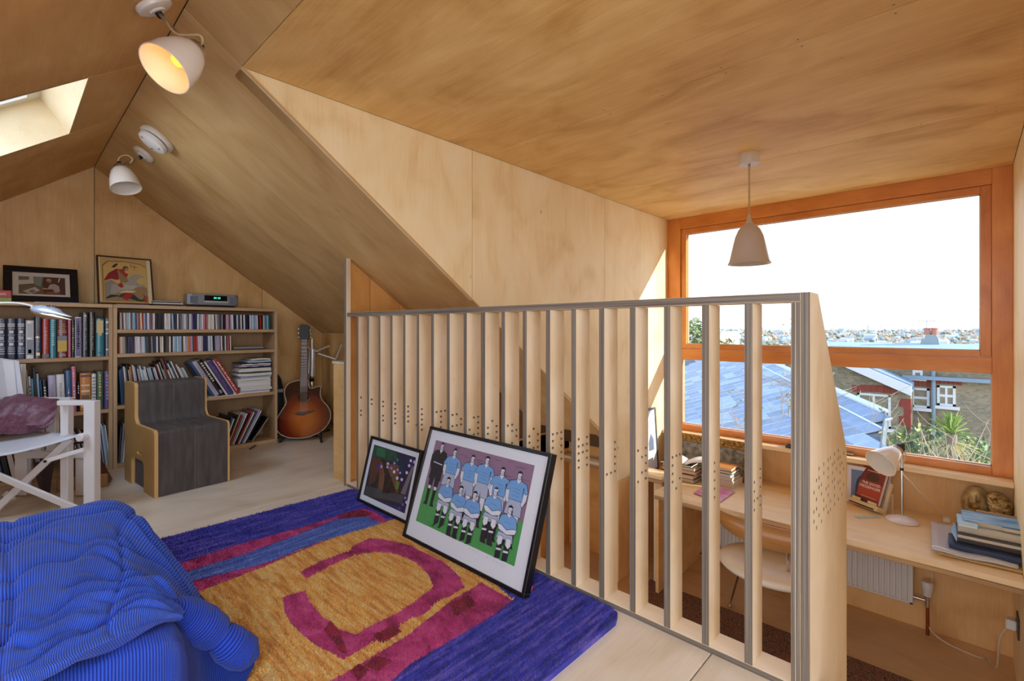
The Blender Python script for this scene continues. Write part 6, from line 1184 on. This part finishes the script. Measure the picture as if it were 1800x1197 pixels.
# ornate gilt-framed engraving leaning on the sill
ga, gb = pt(1186, 760, X=4.56), pt(1322, 785, X=4.56); gy0, gy1 = ga.y, gb.y; gzt = .02
og = thing('ornate_picture', M=frame((0, -1, 0), Vector((.10, 0, 1)).normalized(), Vector((-1, 0, .10)).normalized(), (4.52, gy0, DT + .002)), label='engraving in a carved gilt frame, leaning against the window sill', cat='picture')
wd = gy0 - gy1; hg = gzt - DT + .01; GF = mat('carved_gilt', 'B98A3C', .4, .5, bump=.8, bscale=55, var=.6, vscale=45, col2='4A3018')
bw = .075
for q in ((0, 0, wd, bw), (0, hg - bw, wd, hg), (0, bw, bw, hg - bw), (wd - bw, bw, wd, hg - bw)): MB().box((q[0], q[1], -.03), (q[2], q[3], 0)).build('frame', GF, og, .008, seg=2)
for i in range(16):
    for yy in (hg - bw * .5, bw * .5): MB().lathe([(0, 0), (.022, .0), (.018, .012), (0, .016)], 7, Matrix.Translation((wd * (i + .5) / 16, yy, -.002)) @ Matrix.Rotation(i, 4, 'Z') @ Matrix.Scale(.6 + .3 * (i % 2), 4, (0, 1, 0))).build('carved_boss', GF, og)
MB().box((bw, bw, -.02), (wd - bw, hg - bw, -.012)).build('engraving', mat('engraving_grey', 'A8A298', .7, var=.6, vscale=22, col2='5A564E'), og)
# slim framed photograph leaning on the cheek
fa = pt(1146, 726, Y=2.17); fb = pt(1140, 838, Y=2.10)
sp_ = thing('framed_photograph', M=frame((1, 0, 0), Vector((0, .06, 1)).normalized(), Vector((0, -1, .06)).normalized(), (4.155, 2.185, DT + .001)), label='tall pale photograph in a thin dark frame on the desk by the bright wall', cat='picture')
wd, hg = .25, .60
for q in ((0, 0, wd, .02), (0, hg - .02, wd, hg), (0, .02, .02, hg - .02), (wd - .02, .02, wd, hg - .02)): MB().box((q[0], q[1], -.02), (q[2], q[3], 0)).build('frame', mat('grey_frame', '4A4C52', .4), sp_, .002)
MB().box((.02, .02, -.012), (wd - .02, hg - .02, -.008)).build('mount', mat('white_mount'), sp_)
flat(sp_, 'print', [(.05, .14), (.2, .14), (.2, .48), (.05, .48)], -.0074, mat('ink_B8C0CC', 'B8C0CC', .6)); flat(sp_, 'printed_figure', [(.08, .2), (.18, .2), (.18, .3), (.13, .36), (.08, .28)], -.0070, mat('ink_5E6A84', '5E6A84', .6))
tag(MB().box((4.50, 1.0, .0291), (4.60, 1.13, .047)).build('tray', mat('black_tray', '2A2420', .5), None, .006, origin='base'), 'small black tray on the window sill beside the balustrade post', 'tray') if False else None
ty = pt(1405, 772, X=4.62); t = thing('pen_tray', M=Matrix.Translation((4.635, ty.y, .0285)), label='dark wooden pen tray on the window sill beside the balustrade post', cat='tray')
MB().box((-.035, -.10, 0), (.035, .10, .008)).box((-.035, -.10, .008), (-.03, .10, .022)).box((.03, -.10, .008), (.035, .10, .022)).box((-.03, -.10, .008), (.03, -.095, .022)).box((-.03, .095, .008), (.03, .10, .022)).build('tray', mat('dark_walnut', '33241A', .45), t, .001)
for k in range(4): MB().tube([(-.02 + .012 * k, -.085, .014 + .003 * k), (-.015 + .01 * k, .085, .015 + .002 * k)], .0045, 7).build('pen', mat('black_cable'), t, smooth=True)
# sockets and leads
t = thing('wall_socket', M=frame((-1, 0, 0), (0, 0, 1), (0, -1, 0), (4.52, DL - .001, pt(1158, 925, Y=DL).z)), label='metal double socket with a black plug, on the wall left under the desk', cat='socket')
MB().box((-.10, -.055, 0), (.10, .055, .008)).build('face_plate', mat('bronze_plate', '6A5A48', .4, .7), t, .003); MB().box((-.06, -.035, .008), (-.02, .02, .05)).build('plug', BLKP, t, .005)
t = thing('wall_socket', M=frame((-1, 0, 0), (0, 0, 1), (0, 1, 0), (pt(1791, 1100, Y=DR).x, DR + .001, pt(1791, 1100, Y=DR).z)), label='metal socket with a white plug on the right wall under the desk', cat='socket')
MB().box((-.075, -.06, 0), (.075, .06, .008)).build('face_plate', MATS['bronze_plate'], t, .003); MB().box((-.03, -.03, .008), (.03, .03, .055)).build('plug', mat('plug_white', 'E8E4E0', .35), t, .006)
sz_ = pt(1791, 1100, Y=DR); s0 = Vector((sz_.x, DR + .05, sz_.z - .03))
tag(MB().tube(smoothpath([pt(1640, 1000, X=4.68), pt(1634, 1060, X=4.68), pt(1632, 1100, X=4.64), pt(1660, 1128, Z=LZ + .008), pt(1720, 1155, Z=LZ + .006), Vector((4.60, DR + .13, LZ + .006)), Vector((4.40, DR + .09, LZ + .05)), s0 + Vector((.03, .03, -.10)), s0], 6), .0055, 8).build('cable', mat('white_flex'), smooth=True, origin='base'), 'white cable looping over the lower floor to the right wall socket', 'cable')
tag(MB().tube(smoothpath([Vector((4.69, 2.15, LZ + .06)), Vector((4.66, 2.0, LZ + .02)), Vector((4.68, 1.8, LZ + .06)), Vector((4.65, 1.6, LZ + .01))], 6), .006, 6).build('cable', mat('black_cable'), smooth=True, origin='base'), 'dark cable trailing along the foot of the window wall under the desk', 'cable')
# ---------------------------------------------------------------- outside
HAZE_TINT = lambda n_, c, r=.9, **k: mat(n_, c, r, spec=.2, **k)  # aerial haze is put into the pale base colours of far things
gr_ = MB(); xs_ = [5.2, 9, 14, 20, 30, 45, 70, 110, 180, 300, 600, 1200, 2500, 5000, 9000]
zg = lambda d: -4.6 if d < 12 else (-5.4 if d < 26 else -5.4 - 16 * min(1, (d - 26) / 150))
struct('ground', gr_.grid([[FW * d + RT * (d * s * 1.5) + UP * (zg(d) if d < 2500 else -21.4 - (d - 2500) * .004) for s in [i / 6 - 1 for i in range(13)]] for d in xs_]), mat('meadow', '74806C', .95, var=.4, vscale=.02, col2='8C8474'), smooth=False)
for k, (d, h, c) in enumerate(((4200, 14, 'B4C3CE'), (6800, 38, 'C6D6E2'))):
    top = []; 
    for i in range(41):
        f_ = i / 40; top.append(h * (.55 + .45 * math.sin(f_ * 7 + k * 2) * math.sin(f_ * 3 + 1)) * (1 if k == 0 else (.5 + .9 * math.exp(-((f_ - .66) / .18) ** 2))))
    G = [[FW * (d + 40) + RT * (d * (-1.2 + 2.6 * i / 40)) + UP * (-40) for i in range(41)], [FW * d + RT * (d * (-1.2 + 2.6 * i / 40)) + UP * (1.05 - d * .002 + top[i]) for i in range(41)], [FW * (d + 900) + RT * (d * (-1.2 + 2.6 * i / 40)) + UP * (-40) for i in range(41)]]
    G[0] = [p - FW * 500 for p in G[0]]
    struct('hills', MB().grid(G), HAZE_TINT('hazy_hill_' + 'ab'[k], c), smooth='all')
# town and tree belt in painted haze colours: too far away to count
tw = MB(); rt_ = random.Random(21); tm = [HAZE_TINT('town_' + c, c) for c in ('9AA6A4', 'A8A48E', 'B8A08A', 'C8C4C0', 'A9B6C2', '8E9A98', 'C2A48C', 'D8DCDE')]
for k in range(4200):
    d = 140 * math.exp(rt_.random() * 3.2); s = rt_.uniform(-.35, 1.12); z = zg(d) if d < 2500 else -21; p = FW * d + RT * (d * s) + UP * z; sz = rt_.uniform(1.6, 3.6) * (1 + d / 900); mi = rt_.choice((0, 1, 2, 3, 4, 5, 6, 0, 1, 2, 5, 6, 7))
    if mi in (3, 4, 7) and d > 90:
        w_ = sz * 1.3; a = rt_.uniform(0, 1.5); M = Matrix.Translation(p) @ Matrix.Rotation(a, 4, 'Z'); h_ = sz * .9
        tw.add([(-w_, -sz * .6, 0), (w_, -sz * .6, 0), (w_, sz * .6, 0), (-w_, sz * .6, 0), (-w_, -sz * .6, h_), (w_, -sz * .6, h_), (w_, sz * .6, h_), (-w_, sz * .6, h_), (-w_, 0, h_ * 1.6), (w_, 0, h_ * 1.6)], [[0, 1, 5, 4], [1, 2, 6, 5], [2, 3, 7, 6], [3, 0, 4, 7], [4, 5, 9, 8], [6, 7, 8, 9], [5, 6, 9], [7, 4, 8]], M, mi)
    else:
        hh = sz * rt_.uniform(1, 1.5); n_2 = 6; vs = [(0, 0, hh)] + [(sz * .8 * math.cos(i * 1.047 + k) * rt_.uniform(.7, 1.1), sz * .8 * math.sin(i * 1.047 + k) * rt_.uniform(.7, 1.1), hh * .55 * rt_.uniform(.8, 1.2)) for i in range(6)] + [(sz * .5 * math.cos(i * 1.047), sz * .5 * math.sin(i * 1.047), 0) for i in range(6)]
        tw.add(vs, [[0, 1 + i, 1 + (i + 1) % 6] for i in range(6)] + [[1 + i, 7 + i, 7 + (i + 1) % 6, 1 + (i + 1) % 6] for i in range(6)], Matrix.Translation(p), mi)
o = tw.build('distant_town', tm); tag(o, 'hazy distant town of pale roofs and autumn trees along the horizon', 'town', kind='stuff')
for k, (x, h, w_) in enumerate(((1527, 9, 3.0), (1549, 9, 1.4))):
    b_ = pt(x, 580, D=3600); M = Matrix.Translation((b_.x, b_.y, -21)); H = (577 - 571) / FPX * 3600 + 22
    o = MB().lathe([(w_ * 4.2, 0), (w_ * 3.6, H * .5), (w_ * 3.4, H)], 14, M).build('tower', HAZE_TINT('pale_tower', 'DDE6EE'), smooth=True, origin='base'); tag(o, ('wide pale tower rising from the hazy town on the horizon' if k == 0 else 'slim pale tower right of the wide one on the horizon'), 'tower')
# slate roof of the neighbouring extension
R1, R2, V_ = pt(1555, 725, D=8), pt(1366, 641, D=14.5), pt(1547, 790, D=6.6)
ax_ = (R2 - R1).normalized(); bx_ = (V_ - R1); bx_ = (bx_ - ax_ * bx_.dot(ax_)).normalized(); nz_ = ax_.cross(bx_)
if nz_.z < 0: nz_ = -nz_
RMX = Matrix(((ax_.x, bx_.x, nz_.x, R1.x), (ax_.y, bx_.y, nz_.y, R1.y), (ax_.z, bx_.z, nz_.z, R1.z), (0, 0, 0, 1))); sk_ = (V_ - R1).dot(ax_) / (V_ - R1).dot(bx_)
nr = thing('slate_roof', M=RMX, label='blue slate roof of the neighbouring extension below the window', cat='roof')
S_ = [mat('slate_' + c, c, .42, var=.22, vscale=7) for c in ('6486B0', '82A2C8', '56789E')]; SE = mat('slate_edge', 'DCE6EE', .6)  # pale side faces stand in for sun catching the slate edges
RL_, RW_ = 15.0, 3.6
VB = -3.0 / sk_
MB().prism([(0, 0), (RL_, 0), (RL_, RW_), (-3.0, RW_), (-3.0, VB)], -.2, -.03).build('roof_deck', mat('roof_batten', '4E5E70', .8), nr)
sw_, sh_ = .40, .30
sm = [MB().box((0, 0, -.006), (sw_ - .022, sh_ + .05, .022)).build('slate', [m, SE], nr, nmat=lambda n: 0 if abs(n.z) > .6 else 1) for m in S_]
cand = []
for r_ in range(int(RW_ / sh_)):
    for c_ in range(-1, int(RL_ / sw_) + 1):
        x = c_ * sw_ + (r_ % 2) * sw_ / 2 + sk_ * r_ * sh_; y = r_ * sh_ + .06
        if x > RL_ - sw_ or x < max(sk_ * (y + sh_), -2.9): continue
        w_ = RMX @ Vector((x + sw_ / 2, y + sh_ / 2, 0)) - EYE; dep = w_.dot(FW)
        if dep < 1: continue
        u_, v_ = 900 + FPX * w_.dot(RT) / dep, HY - FPX * w_.z / dep; vis = 1185 < u_ < 1585 and 615 < v_ < 815
        cand.append((not vis, dep, x, y))
cand.sort(); used = 0; rest_ = MB(); rz2 = random.Random(4)
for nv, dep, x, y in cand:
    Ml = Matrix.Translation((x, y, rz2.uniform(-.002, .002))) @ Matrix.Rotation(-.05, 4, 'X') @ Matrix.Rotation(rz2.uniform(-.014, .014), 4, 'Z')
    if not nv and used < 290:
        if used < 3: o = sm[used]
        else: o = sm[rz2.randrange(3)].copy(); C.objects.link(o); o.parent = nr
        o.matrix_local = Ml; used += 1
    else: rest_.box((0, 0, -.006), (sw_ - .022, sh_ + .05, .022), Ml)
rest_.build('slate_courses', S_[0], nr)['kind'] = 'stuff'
MB().hexa([(-.02, -.06, 0), (RL_, -.06, 0), (RL_, .08, 0), (-.02, .08, 0), (-.02, -.05, .05), (RL_, -.05, .05), (RL_, .06, .045), (-.02, .06, .045)]).build('ridge_capping', mat('ridge_pale', 'C4CED6', .7), nr)
MB().box((sk_ * .4, .37, .012), (RL_, .405, .026)).build('flashing', mat('ridge_pale'), nr)
MB().hexa([(-.05, 0, -.10), (0, 0, -.10), (-3.0, VB, -.10), (-3.05, VB, -.10), (-.05, 0, .03), (0, 0, .03), (-3.0, VB, .03), (-3.05, VB, .03)]).build('verge', mat('lead_grey', '55656F', .6), nr)
# brick houses across the gardens
bk = bpy.data.materials.new('stock_brick'); bk.use_nodes = True; MATS['stock_brick'] = bk; n = bk.node_tree.nodes; L = bk.node_tree.links; bs = n['Principled BSDF']
t_ = n.new('ShaderNodeTexCoord'); mp = n.new('ShaderNodeMapping'); mp.inputs['Rotation'].default_value = (math.pi / 2, 0, math.pi / 2); br = n.new('ShaderNodeTexBrick'); L.new(t_.outputs['Object'], br.inputs[0])
br.inputs['Scale'].default_value = 4.2; br.inputs['Color1'].default_value = (*srgb('9A8C72'), 1); br.inputs['Color2'].default_value = (*srgb('76705F'), 1); br.inputs['Mortar'].default_value = (*srgb('8E8C84'), 1); br.inputs['Mortar Size'].default_value = .02
sx_ = n.new('ShaderNodeSeparateXYZ'); cx2 = n.new('ShaderNodeCombineXYZ'); L.new(t_.outputs['Object'], sx_.inputs[0]); L.new(sx_.outputs['Y'], cx2.inputs['X']); L.new(sx_.outputs['Z'], cx2.inputs['Y']); L.new(cx2.outputs[0], br.inputs[0]); L.new(br.outputs[0], bs.inputs['Base Color']); bs.inputs['Roughness'].default_value = .9
REDB = mat('red_brick', '8A4038', .9, bump=.3, bscale=30); WF = mat('sash_white', 'D8DEE4', .5); DG = mat('window_dark', '3E5468', .08); NET = mat('net_curtain', 'B9CBD4', .7); SLH = mat('house_slate', '7C93AC', .7, var=.2, vscale=2)
def hp_(x, y, X): return pt(x, y, X=X)
def window(t, X, x0, y0, x1, y1, glass, cols=1, rows=2, arch=True):
    a, b = pt(x0, y0, X=X), pt(x1, y1, X=X); ya, yb_ = a.y, b.y; z1_, z0_ = a.z, pt(x0, y1 - 1, X=X).z
    wf = MB()
    f_ = .07
    for q in ((yb_, ya, z0_, z0_ + f_), (yb_, ya, z1_ - f_, z1_), (yb_, yb_ + f_, z0_, z1_), (ya - f_, ya, z0_, z1_)): wf.box((X - .02, q[0], q[2]), (X + .08, q[1], q[3]))
    w_o = wf.build('window', WF, t, world=True)
    MB().box((X + .04, yb_ + f_, z0_ + f_), (X + .05, ya - f_, z1_ - f_)).build('pane', glass, w_o, world=True)
    WM[w_o.name] = WM[t.name]
    sb = MB()
    for r_ in range(1, rows): z = z0_ + (z1_ - z0_) * r_ / rows; sb.box((X - .01, yb_ + f_, z - .04), (X + .035, ya - f_, z + .04))
    for c_ in range(1, cols): y = yb_ + (ya - yb_) * c_ / cols; sb.box((X - .008, y - .03, z0_ + f_), (X + .035, y + .03, z1_ - f_))
    sb.build('sash_bars', WF, w_o, world=True)
    MB().box((X - .14, yb_ - .1, z0_ - .10), (X + .02, ya + .1, z0_ - .002)).build('window_sill', WF, t, world=True)
    if arch:
        nb = max(7, int((ya - yb_) / .16)); lv = (ya - yb_ + .3) / nb; br0 = None
        for k in range(nb):
            y = yb_ - .15 + k * lv; c_ = (k + .5) / nb * 2 - 1; zc = z1_ + .02 + .05 * (1 - c_ * c_)
            if br0 is None: br0 = MB().box((-.03, 0, 0), (.02, lv - .015, .22)).build('arch_brick', REDB, t); o = br0
            else: o = br0.copy(); C.objects.link(o); o.parent = t
            o.matrix_local = WM[t.name].inverted() @ Matrix.Translation((X, y, zc)) @ Matrix.Rotation(-c_ * .08, 4, 'X')
XH1, XH2 = 20.0, 21.3
h1 = thing('brick_house', (XH1, pt(1520, 780, X=XH1).y, -5.4), label='yellow brick rear wing with a white-framed double window and a sloping slate roof', cat='house')
c1 = pt(1601, 760, X=XH1); r_a, r_b = pt(1490, 640, X=XH1), pt(1601, 688, X=XH1); yl = pt(1380, 700, X=XH1).y
MB().prism([(-yl, -5.4), (-c1.y, -5.4), (-c1.y, r_b.z), (-r_a.y, r_a.z), (-yl, r_a.z + (r_a.z - r_b.z) * .3)], 0, .85, frame((0, -1, 0), (0, 0, 1), (-1, 0, 0), (XH1, 0, 0)) @ Matrix.Scale(-1, 4, (0, 0, 1))).build('wall', bk, h1, world=True)
dv = (r_b - r_a); e0 = r_a - dv * .28; MB().hexa([e0 + Vector((-.25, 0, .0)), r_b + dv * .02 + Vector((-.25, 0, 0)), r_b + dv * .02 + Vector((.85, 0, 0)), e0 + Vector((.85, 0, 0)), e0 + Vector((-.25, 0, .25)), r_b + dv * .02 + Vector((-.25, 0, .25)), r_b + dv * .02 + Vector((.85, 0, .25)), e0 + Vector((.85, 0, .25))]).build('roof', SLH, h1, world=True)
MB().hexa([e0 + Vector((-.32, 0, -.1)), r_b + dv * .02 + Vector((-.32, 0, -.1)), r_b + dv * .02 + Vector((-.25, 0, -.1)), e0 + Vector((-.25, 0, -.1)), e0 + Vector((-.32, 0, .2)), r_b + dv * .02 + Vector((-.32, 0, .2)), r_b + dv * .02 + Vector((-.25, 0, .2)), e0 + Vector((-.25, 0, .2))]).build('barge_board', WF, h1, world=True)
window(h1, XH1, 1507, 690, 1566, 748, NET, 2, 2)
qo = None; zq = -5.2; kq = 0
while zq < r_b.z - .3:
    wq = .30 if kq % 2 else .18; m_ = MB().box((-.02, 0, 0), (.3, wq, .27)); o = m_.build('quoin_block', REDB, h1); o.matrix_local = WM[h1.name].inverted() @ Matrix.Translation((XH1, c1.y - .005, zq)); zq += .285; kq += 1
zr2 = pt(1660, 613, X=25.3).z
h2 = thing('brick_house', (XH2, pt(1670, 780, X=XH2).y, -5.4), label='taller brick house with two white sash windows under red brick arches', cat='house')
yl2, yr2 = pt(1560, 700, X=XH2).y, pt(1800, 700, X=XH2).y; zt2 = pt(1650, 628, X=XH2).z
MB().box((XH2, yr2, -5.4), (XH2 + 8, yl2, zt2)).build('wall', bk, h2, world=True)
window(h2, XH2, 1602, 681, 1634, 716, DG, 1, 2); window(h2, XH2, 1647, 677, 1680, 713, DG, 2, 2); window(h2, XH2, 1604, 642, 1622, 664, NET, 1, 2, False)
MB().box((XH2 - .25, yr2 - .3, pt(1650, 668, X=XH2).z), (XH2 + .02, c1.y + .3, pt(1650, 668, X=XH2).z + .12)).build('gutter', mat('gutter_grey', '7E94A8', .5), h2, world=True)
MB().tube([(XH2 - .1, pt(1641, 700, X=XH2).y, -5.3), (XH2 - .1, pt(1641, 700, X=XH2).y, zt2)], .06, 8).build('downpipe', mat('gutter_grey'), h2, world=True, smooth=True)
MB().hexa([(XH2 - .4, yr2 - .3, zt2), (XH2 + 8.4, yr2 - .3, zt2), (XH2 + 8.4, yl2 + .3, zt2), (XH2 - .4, yl2 + .3, zt2), (XH2 + 3.9, yr2 - .3, zr2), (XH2 + 4.1, yr2 - .3, zr2), (XH2 + 4.1, yl2 + .3, zr2), (XH2 + 3.9, yl2 + .3, zr2)]).build('roof', SLH, h2, world=True)
# far terrace with its chimney stack
XT = 40; h3 = thing('terrace_house', (XT, pt(1640, 700, X=XT).y, -8), label='long slate-roofed terrace with a big chimney stack against the horizon', cat='house')
yA, yB = pt(1390, 615, X=XT).y, pt(1760, 615, X=XT).y; zr, ze = pt(1600, 603, X=XT + 4).z, pt(1600, 622, X=XT).z
MB().box((XT, yB, -9), (XT + 8, yA, ze)).build('wall', bk, h3, world=True)
MB().hexa([(XT - .3, yB, ze), (XT + 8.3, yB, ze), (XT + 8.3, yA, ze), (XT - .3, yA, ze), (XT + 3.9, yB, zr), (XT + 4.1, yB, zr), (XT + 4.1, yA, zr), (XT + 3.9, yA, zr)]).build('roof', HAZE_TINT('hazy_slate', '9DB2C4'), h3, world=True)
XC = XT + 4; cs_ = HAZE_TINT('hazy_brick', '8E9AA0')
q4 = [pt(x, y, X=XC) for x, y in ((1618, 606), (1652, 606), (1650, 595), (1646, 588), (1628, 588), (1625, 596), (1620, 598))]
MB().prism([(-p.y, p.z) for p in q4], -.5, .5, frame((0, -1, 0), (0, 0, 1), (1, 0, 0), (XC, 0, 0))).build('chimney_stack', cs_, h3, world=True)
for x in (1630, 1643): p = pt(x, 588, X=XC); MB().lathe([(.20, 0), (.17, .38), (.21, .40), (.21, .46)], 12, Matrix.Translation(p)).build('chimney_pot', HAZE_TINT('hazy_terracotta', 'B07C6C'), h3, world=True, smooth=True)
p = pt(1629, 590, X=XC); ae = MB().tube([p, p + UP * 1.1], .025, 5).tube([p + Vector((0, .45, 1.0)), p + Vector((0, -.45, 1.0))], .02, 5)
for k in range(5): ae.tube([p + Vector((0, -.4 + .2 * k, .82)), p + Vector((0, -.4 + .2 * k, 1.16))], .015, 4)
ae.build('aerial', HAZE_TINT('hazy_metal', '8C98A0'), h3, world=True)
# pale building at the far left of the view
pb = pt(1222, 604, X=70); o = MB().box((70, pb.y - 3.6, -12), (78, pb.y + 3.6, pt(1222, 584, X=70).z)).box((69.8, pb.y - 3.8, pt(1222, 584, X=70).z), (78.2, pb.y + 3.8, pt(1222, 582.5, X=70).z)).build('pale_building', HAZE_TINT('hazy_render', 'DCDAD2'), origin='base'); tag(o, 'pale flat-topped building far off at the left of the window view', 'building')
# planting
def leafcloud(o_, c, rx, ry, rz_, n_2, sz, rr2, hollow=.5):
    for k in range(n_2):
        while True:
            p = Vector((rr2.uniform(-1, 1), rr2.uniform(-1, 1), rr2.uniform(-1, 1)))
            if hollow < p.length < 1: break
        p = Vector((p.x * rx, p.y * ry, p.z * rz_)) + c; a = Vector((rr2.gauss(0, 1), rr2.gauss(0, 1), rr2.gauss(0, 1))).normalized(); b = a.orthogonal().normalized(); s = sz * rr2.uniform(.6, 1.3)
        o_.add([p - a * s, p + b * s * .4, p + a * s, p - b * s * .4], [[0, 1, 2, 3]], None, rr2.randrange(3))
LG = [mat('leaf_' + c, c, .7) for c in ('5E7A48', '8A9A50', '486244')]; LA = [mat('leaf_' + c, c, .8) for c in ('9A8A5A', 'A89E5E', '6E7A4E')]; BARK = mat('bark', '7C7266', .9); TWIG = mat('pale_twig', 'A89C86', .9)
def tree(label, p, h, rx, rzz, mats_, n_2, sz, seed, cat='tree'):
    rr2 = random.Random(seed); t = thing('garden_tree' if cat == 'tree' else 'bush', tuple(p), label=label, cat=cat)
    MB().tube([(0, 0, 0), (.1, .05, h * .4), (0, 0, h * .8)], [.06 * h / 3, .045 * h / 3, .02], 8).build('trunk' if cat == 'tree' else 'stem', BARK, t)
    c = MB(); leafcloud(c, Vector((0, 0, h - rzz)), rx, rx, rzz, n_2, sz, rr2); c.build('crown', mats_, t)['kind'] = 'stuff'
g0 = pt(1660, 800, X=14.0); 
tree('low green leafy bush at the foot of the window view, right of the slate roof', (13.6, pt(1640, 800, X=13.6).y, -5.4), 4.45, 1.15, 1.2, LG, 1900, .08, 5, 'bush')
tree('dense green bush in front of the patterned brick, at the right of the window view', (15.0, pt(1712, 800, X=15.0).y, -5.4), 4.0, 1.0, 1.0, LG, 1200, .09, 6, 'bush')
tree('yellowing conifer top left of the view beyond the solar panels', (44, pt(1276, 600, X=44).y, -8), 8.2, 1.6, 2.4, LA, 700, .3, 7)
tree('dark green treetop showing over the far end of the slate roof', (24, pt(1376, 648, X=24).y, -5.4), 4.6, 1.0, 1.2, LG, 600, .16, 8)
tree('small green treetop at the far left of the horizon', (60, pt(1220, 575, X=60).y, -8), 10.4, 1.6, 2.0, LG, 400, .35, 9)
# spiky yucca
yk = Vector((12.6, pt(1672, 760, X=12.6).y, -5.4)); yu = thing('yucca', tuple(yk), label='spiky green yucca with strap leaves in the garden below', cat='plant')
zc_ = pt(1672, 762, X=12.6).z - yk.z; MB().tube([(0, 0, 0), (.04, .02, zc_ * .5), (0, 0, zc_)], [.10, .08, .09], 10).build('stem', BARK, yu)
lf_ = MB(); ym = [mat('yucca_green', '8EA85A', .5), mat('yucca_dry', 'C9C08A', .7)]
base_l = [MB().add([(0, -.022, 0), (.25, -.03, .02), (.5, -.018, -.01), (.62, 0, -.05), (.5, .018, -.01), (.25, .03, .02), (0, .022, 0), (.25, 0, -.012), (.5, 0, -.03)], [[0, 1, 7, 6], [1, 2, 8, 7], [2, 3, 8], [3, 4, 8], [4, 5, 7, 8], [5, 6, 7]]).build('leaf', m_, yu) for m_ in ym]
ry_ = random.Random(2)
for k in range(90):
    dry = k % 3 == 0; o = base_l[1 if dry else 0]
    if k > 1: o = o.copy(); C.objects.link(o); o.parent = yu
    else: o = base_l[k]; dry = k == 1
    el = ry_.uniform(-1.0, -.1) if dry else ry_.uniform(.0, 1.45); o.matrix_local = Matrix.Translation((0, 0, zc_ + (-.15 if dry else 0))) @ Matrix.Rotation(ry_.uniform(0, 6.28), 4, 'Z') @ Matrix.Rotation(-el, 4, 'Y') @ Matrix.Scale(ry_.uniform(.55, .8), 4)
# bare shrub with pale twigs
bs_ = Vector((10.6, pt(1722, 800, X=10.6).y, -5.0)); sh = thing('bare_shrub', tuple(bs_), label='leafless shrub of pale twigs at the right of the window view', cat='shrub')
rb_ = random.Random(12); tg = MB(); st2_ = MB(); lv = MB()
def branch(p, d, l, r, lev):
    pts = [p]
    for i in range(4): d = (d + Vector((rb_.gauss(0, .22), rb_.gauss(0, .22), rb_.gauss(.05, .16)))).normalized(); p = p + d * l / 4; pts.append(p)
    (st2_ if lev == 0 else tg).tube([q - bs_ for q in pts], [r * (1 - .16 * i) for i in range(5)], 5 if lev else 7)
    if lev < 3 + (rb_.random() < .35):
        for k in range(5): branch(pts[rb_.randrange(1, 5)], (d + Vector((rb_.gauss(0, .7), rb_.gauss(0, .7), rb_.gauss(.1, .5)))).normalized(), l * rb_.uniform(.5, .75), r * .64, lev + 1)
    elif rb_.random() < .15: leafcloud(lv, pts[-1] - bs_, .05, .05, .05, 3, .04, rb_, 0)
for k in range(6): branch(bs_ + Vector((rb_.gauss(0, .1), rb_.gauss(0, .2), 0)), Vector((rb_.gauss(-.1, .15), rb_.gauss(0, .35), 1)).normalized(), rb_.uniform(2.7, 3.5), .032, 0)
st2_.build('main_stems', TWIG, sh); o = tg.build('twigs', TWIG, sh); o['kind'] = 'stuff'
if lv.v: o = lv.build('leaves', LA, sh); o['kind'] = 'stuff'
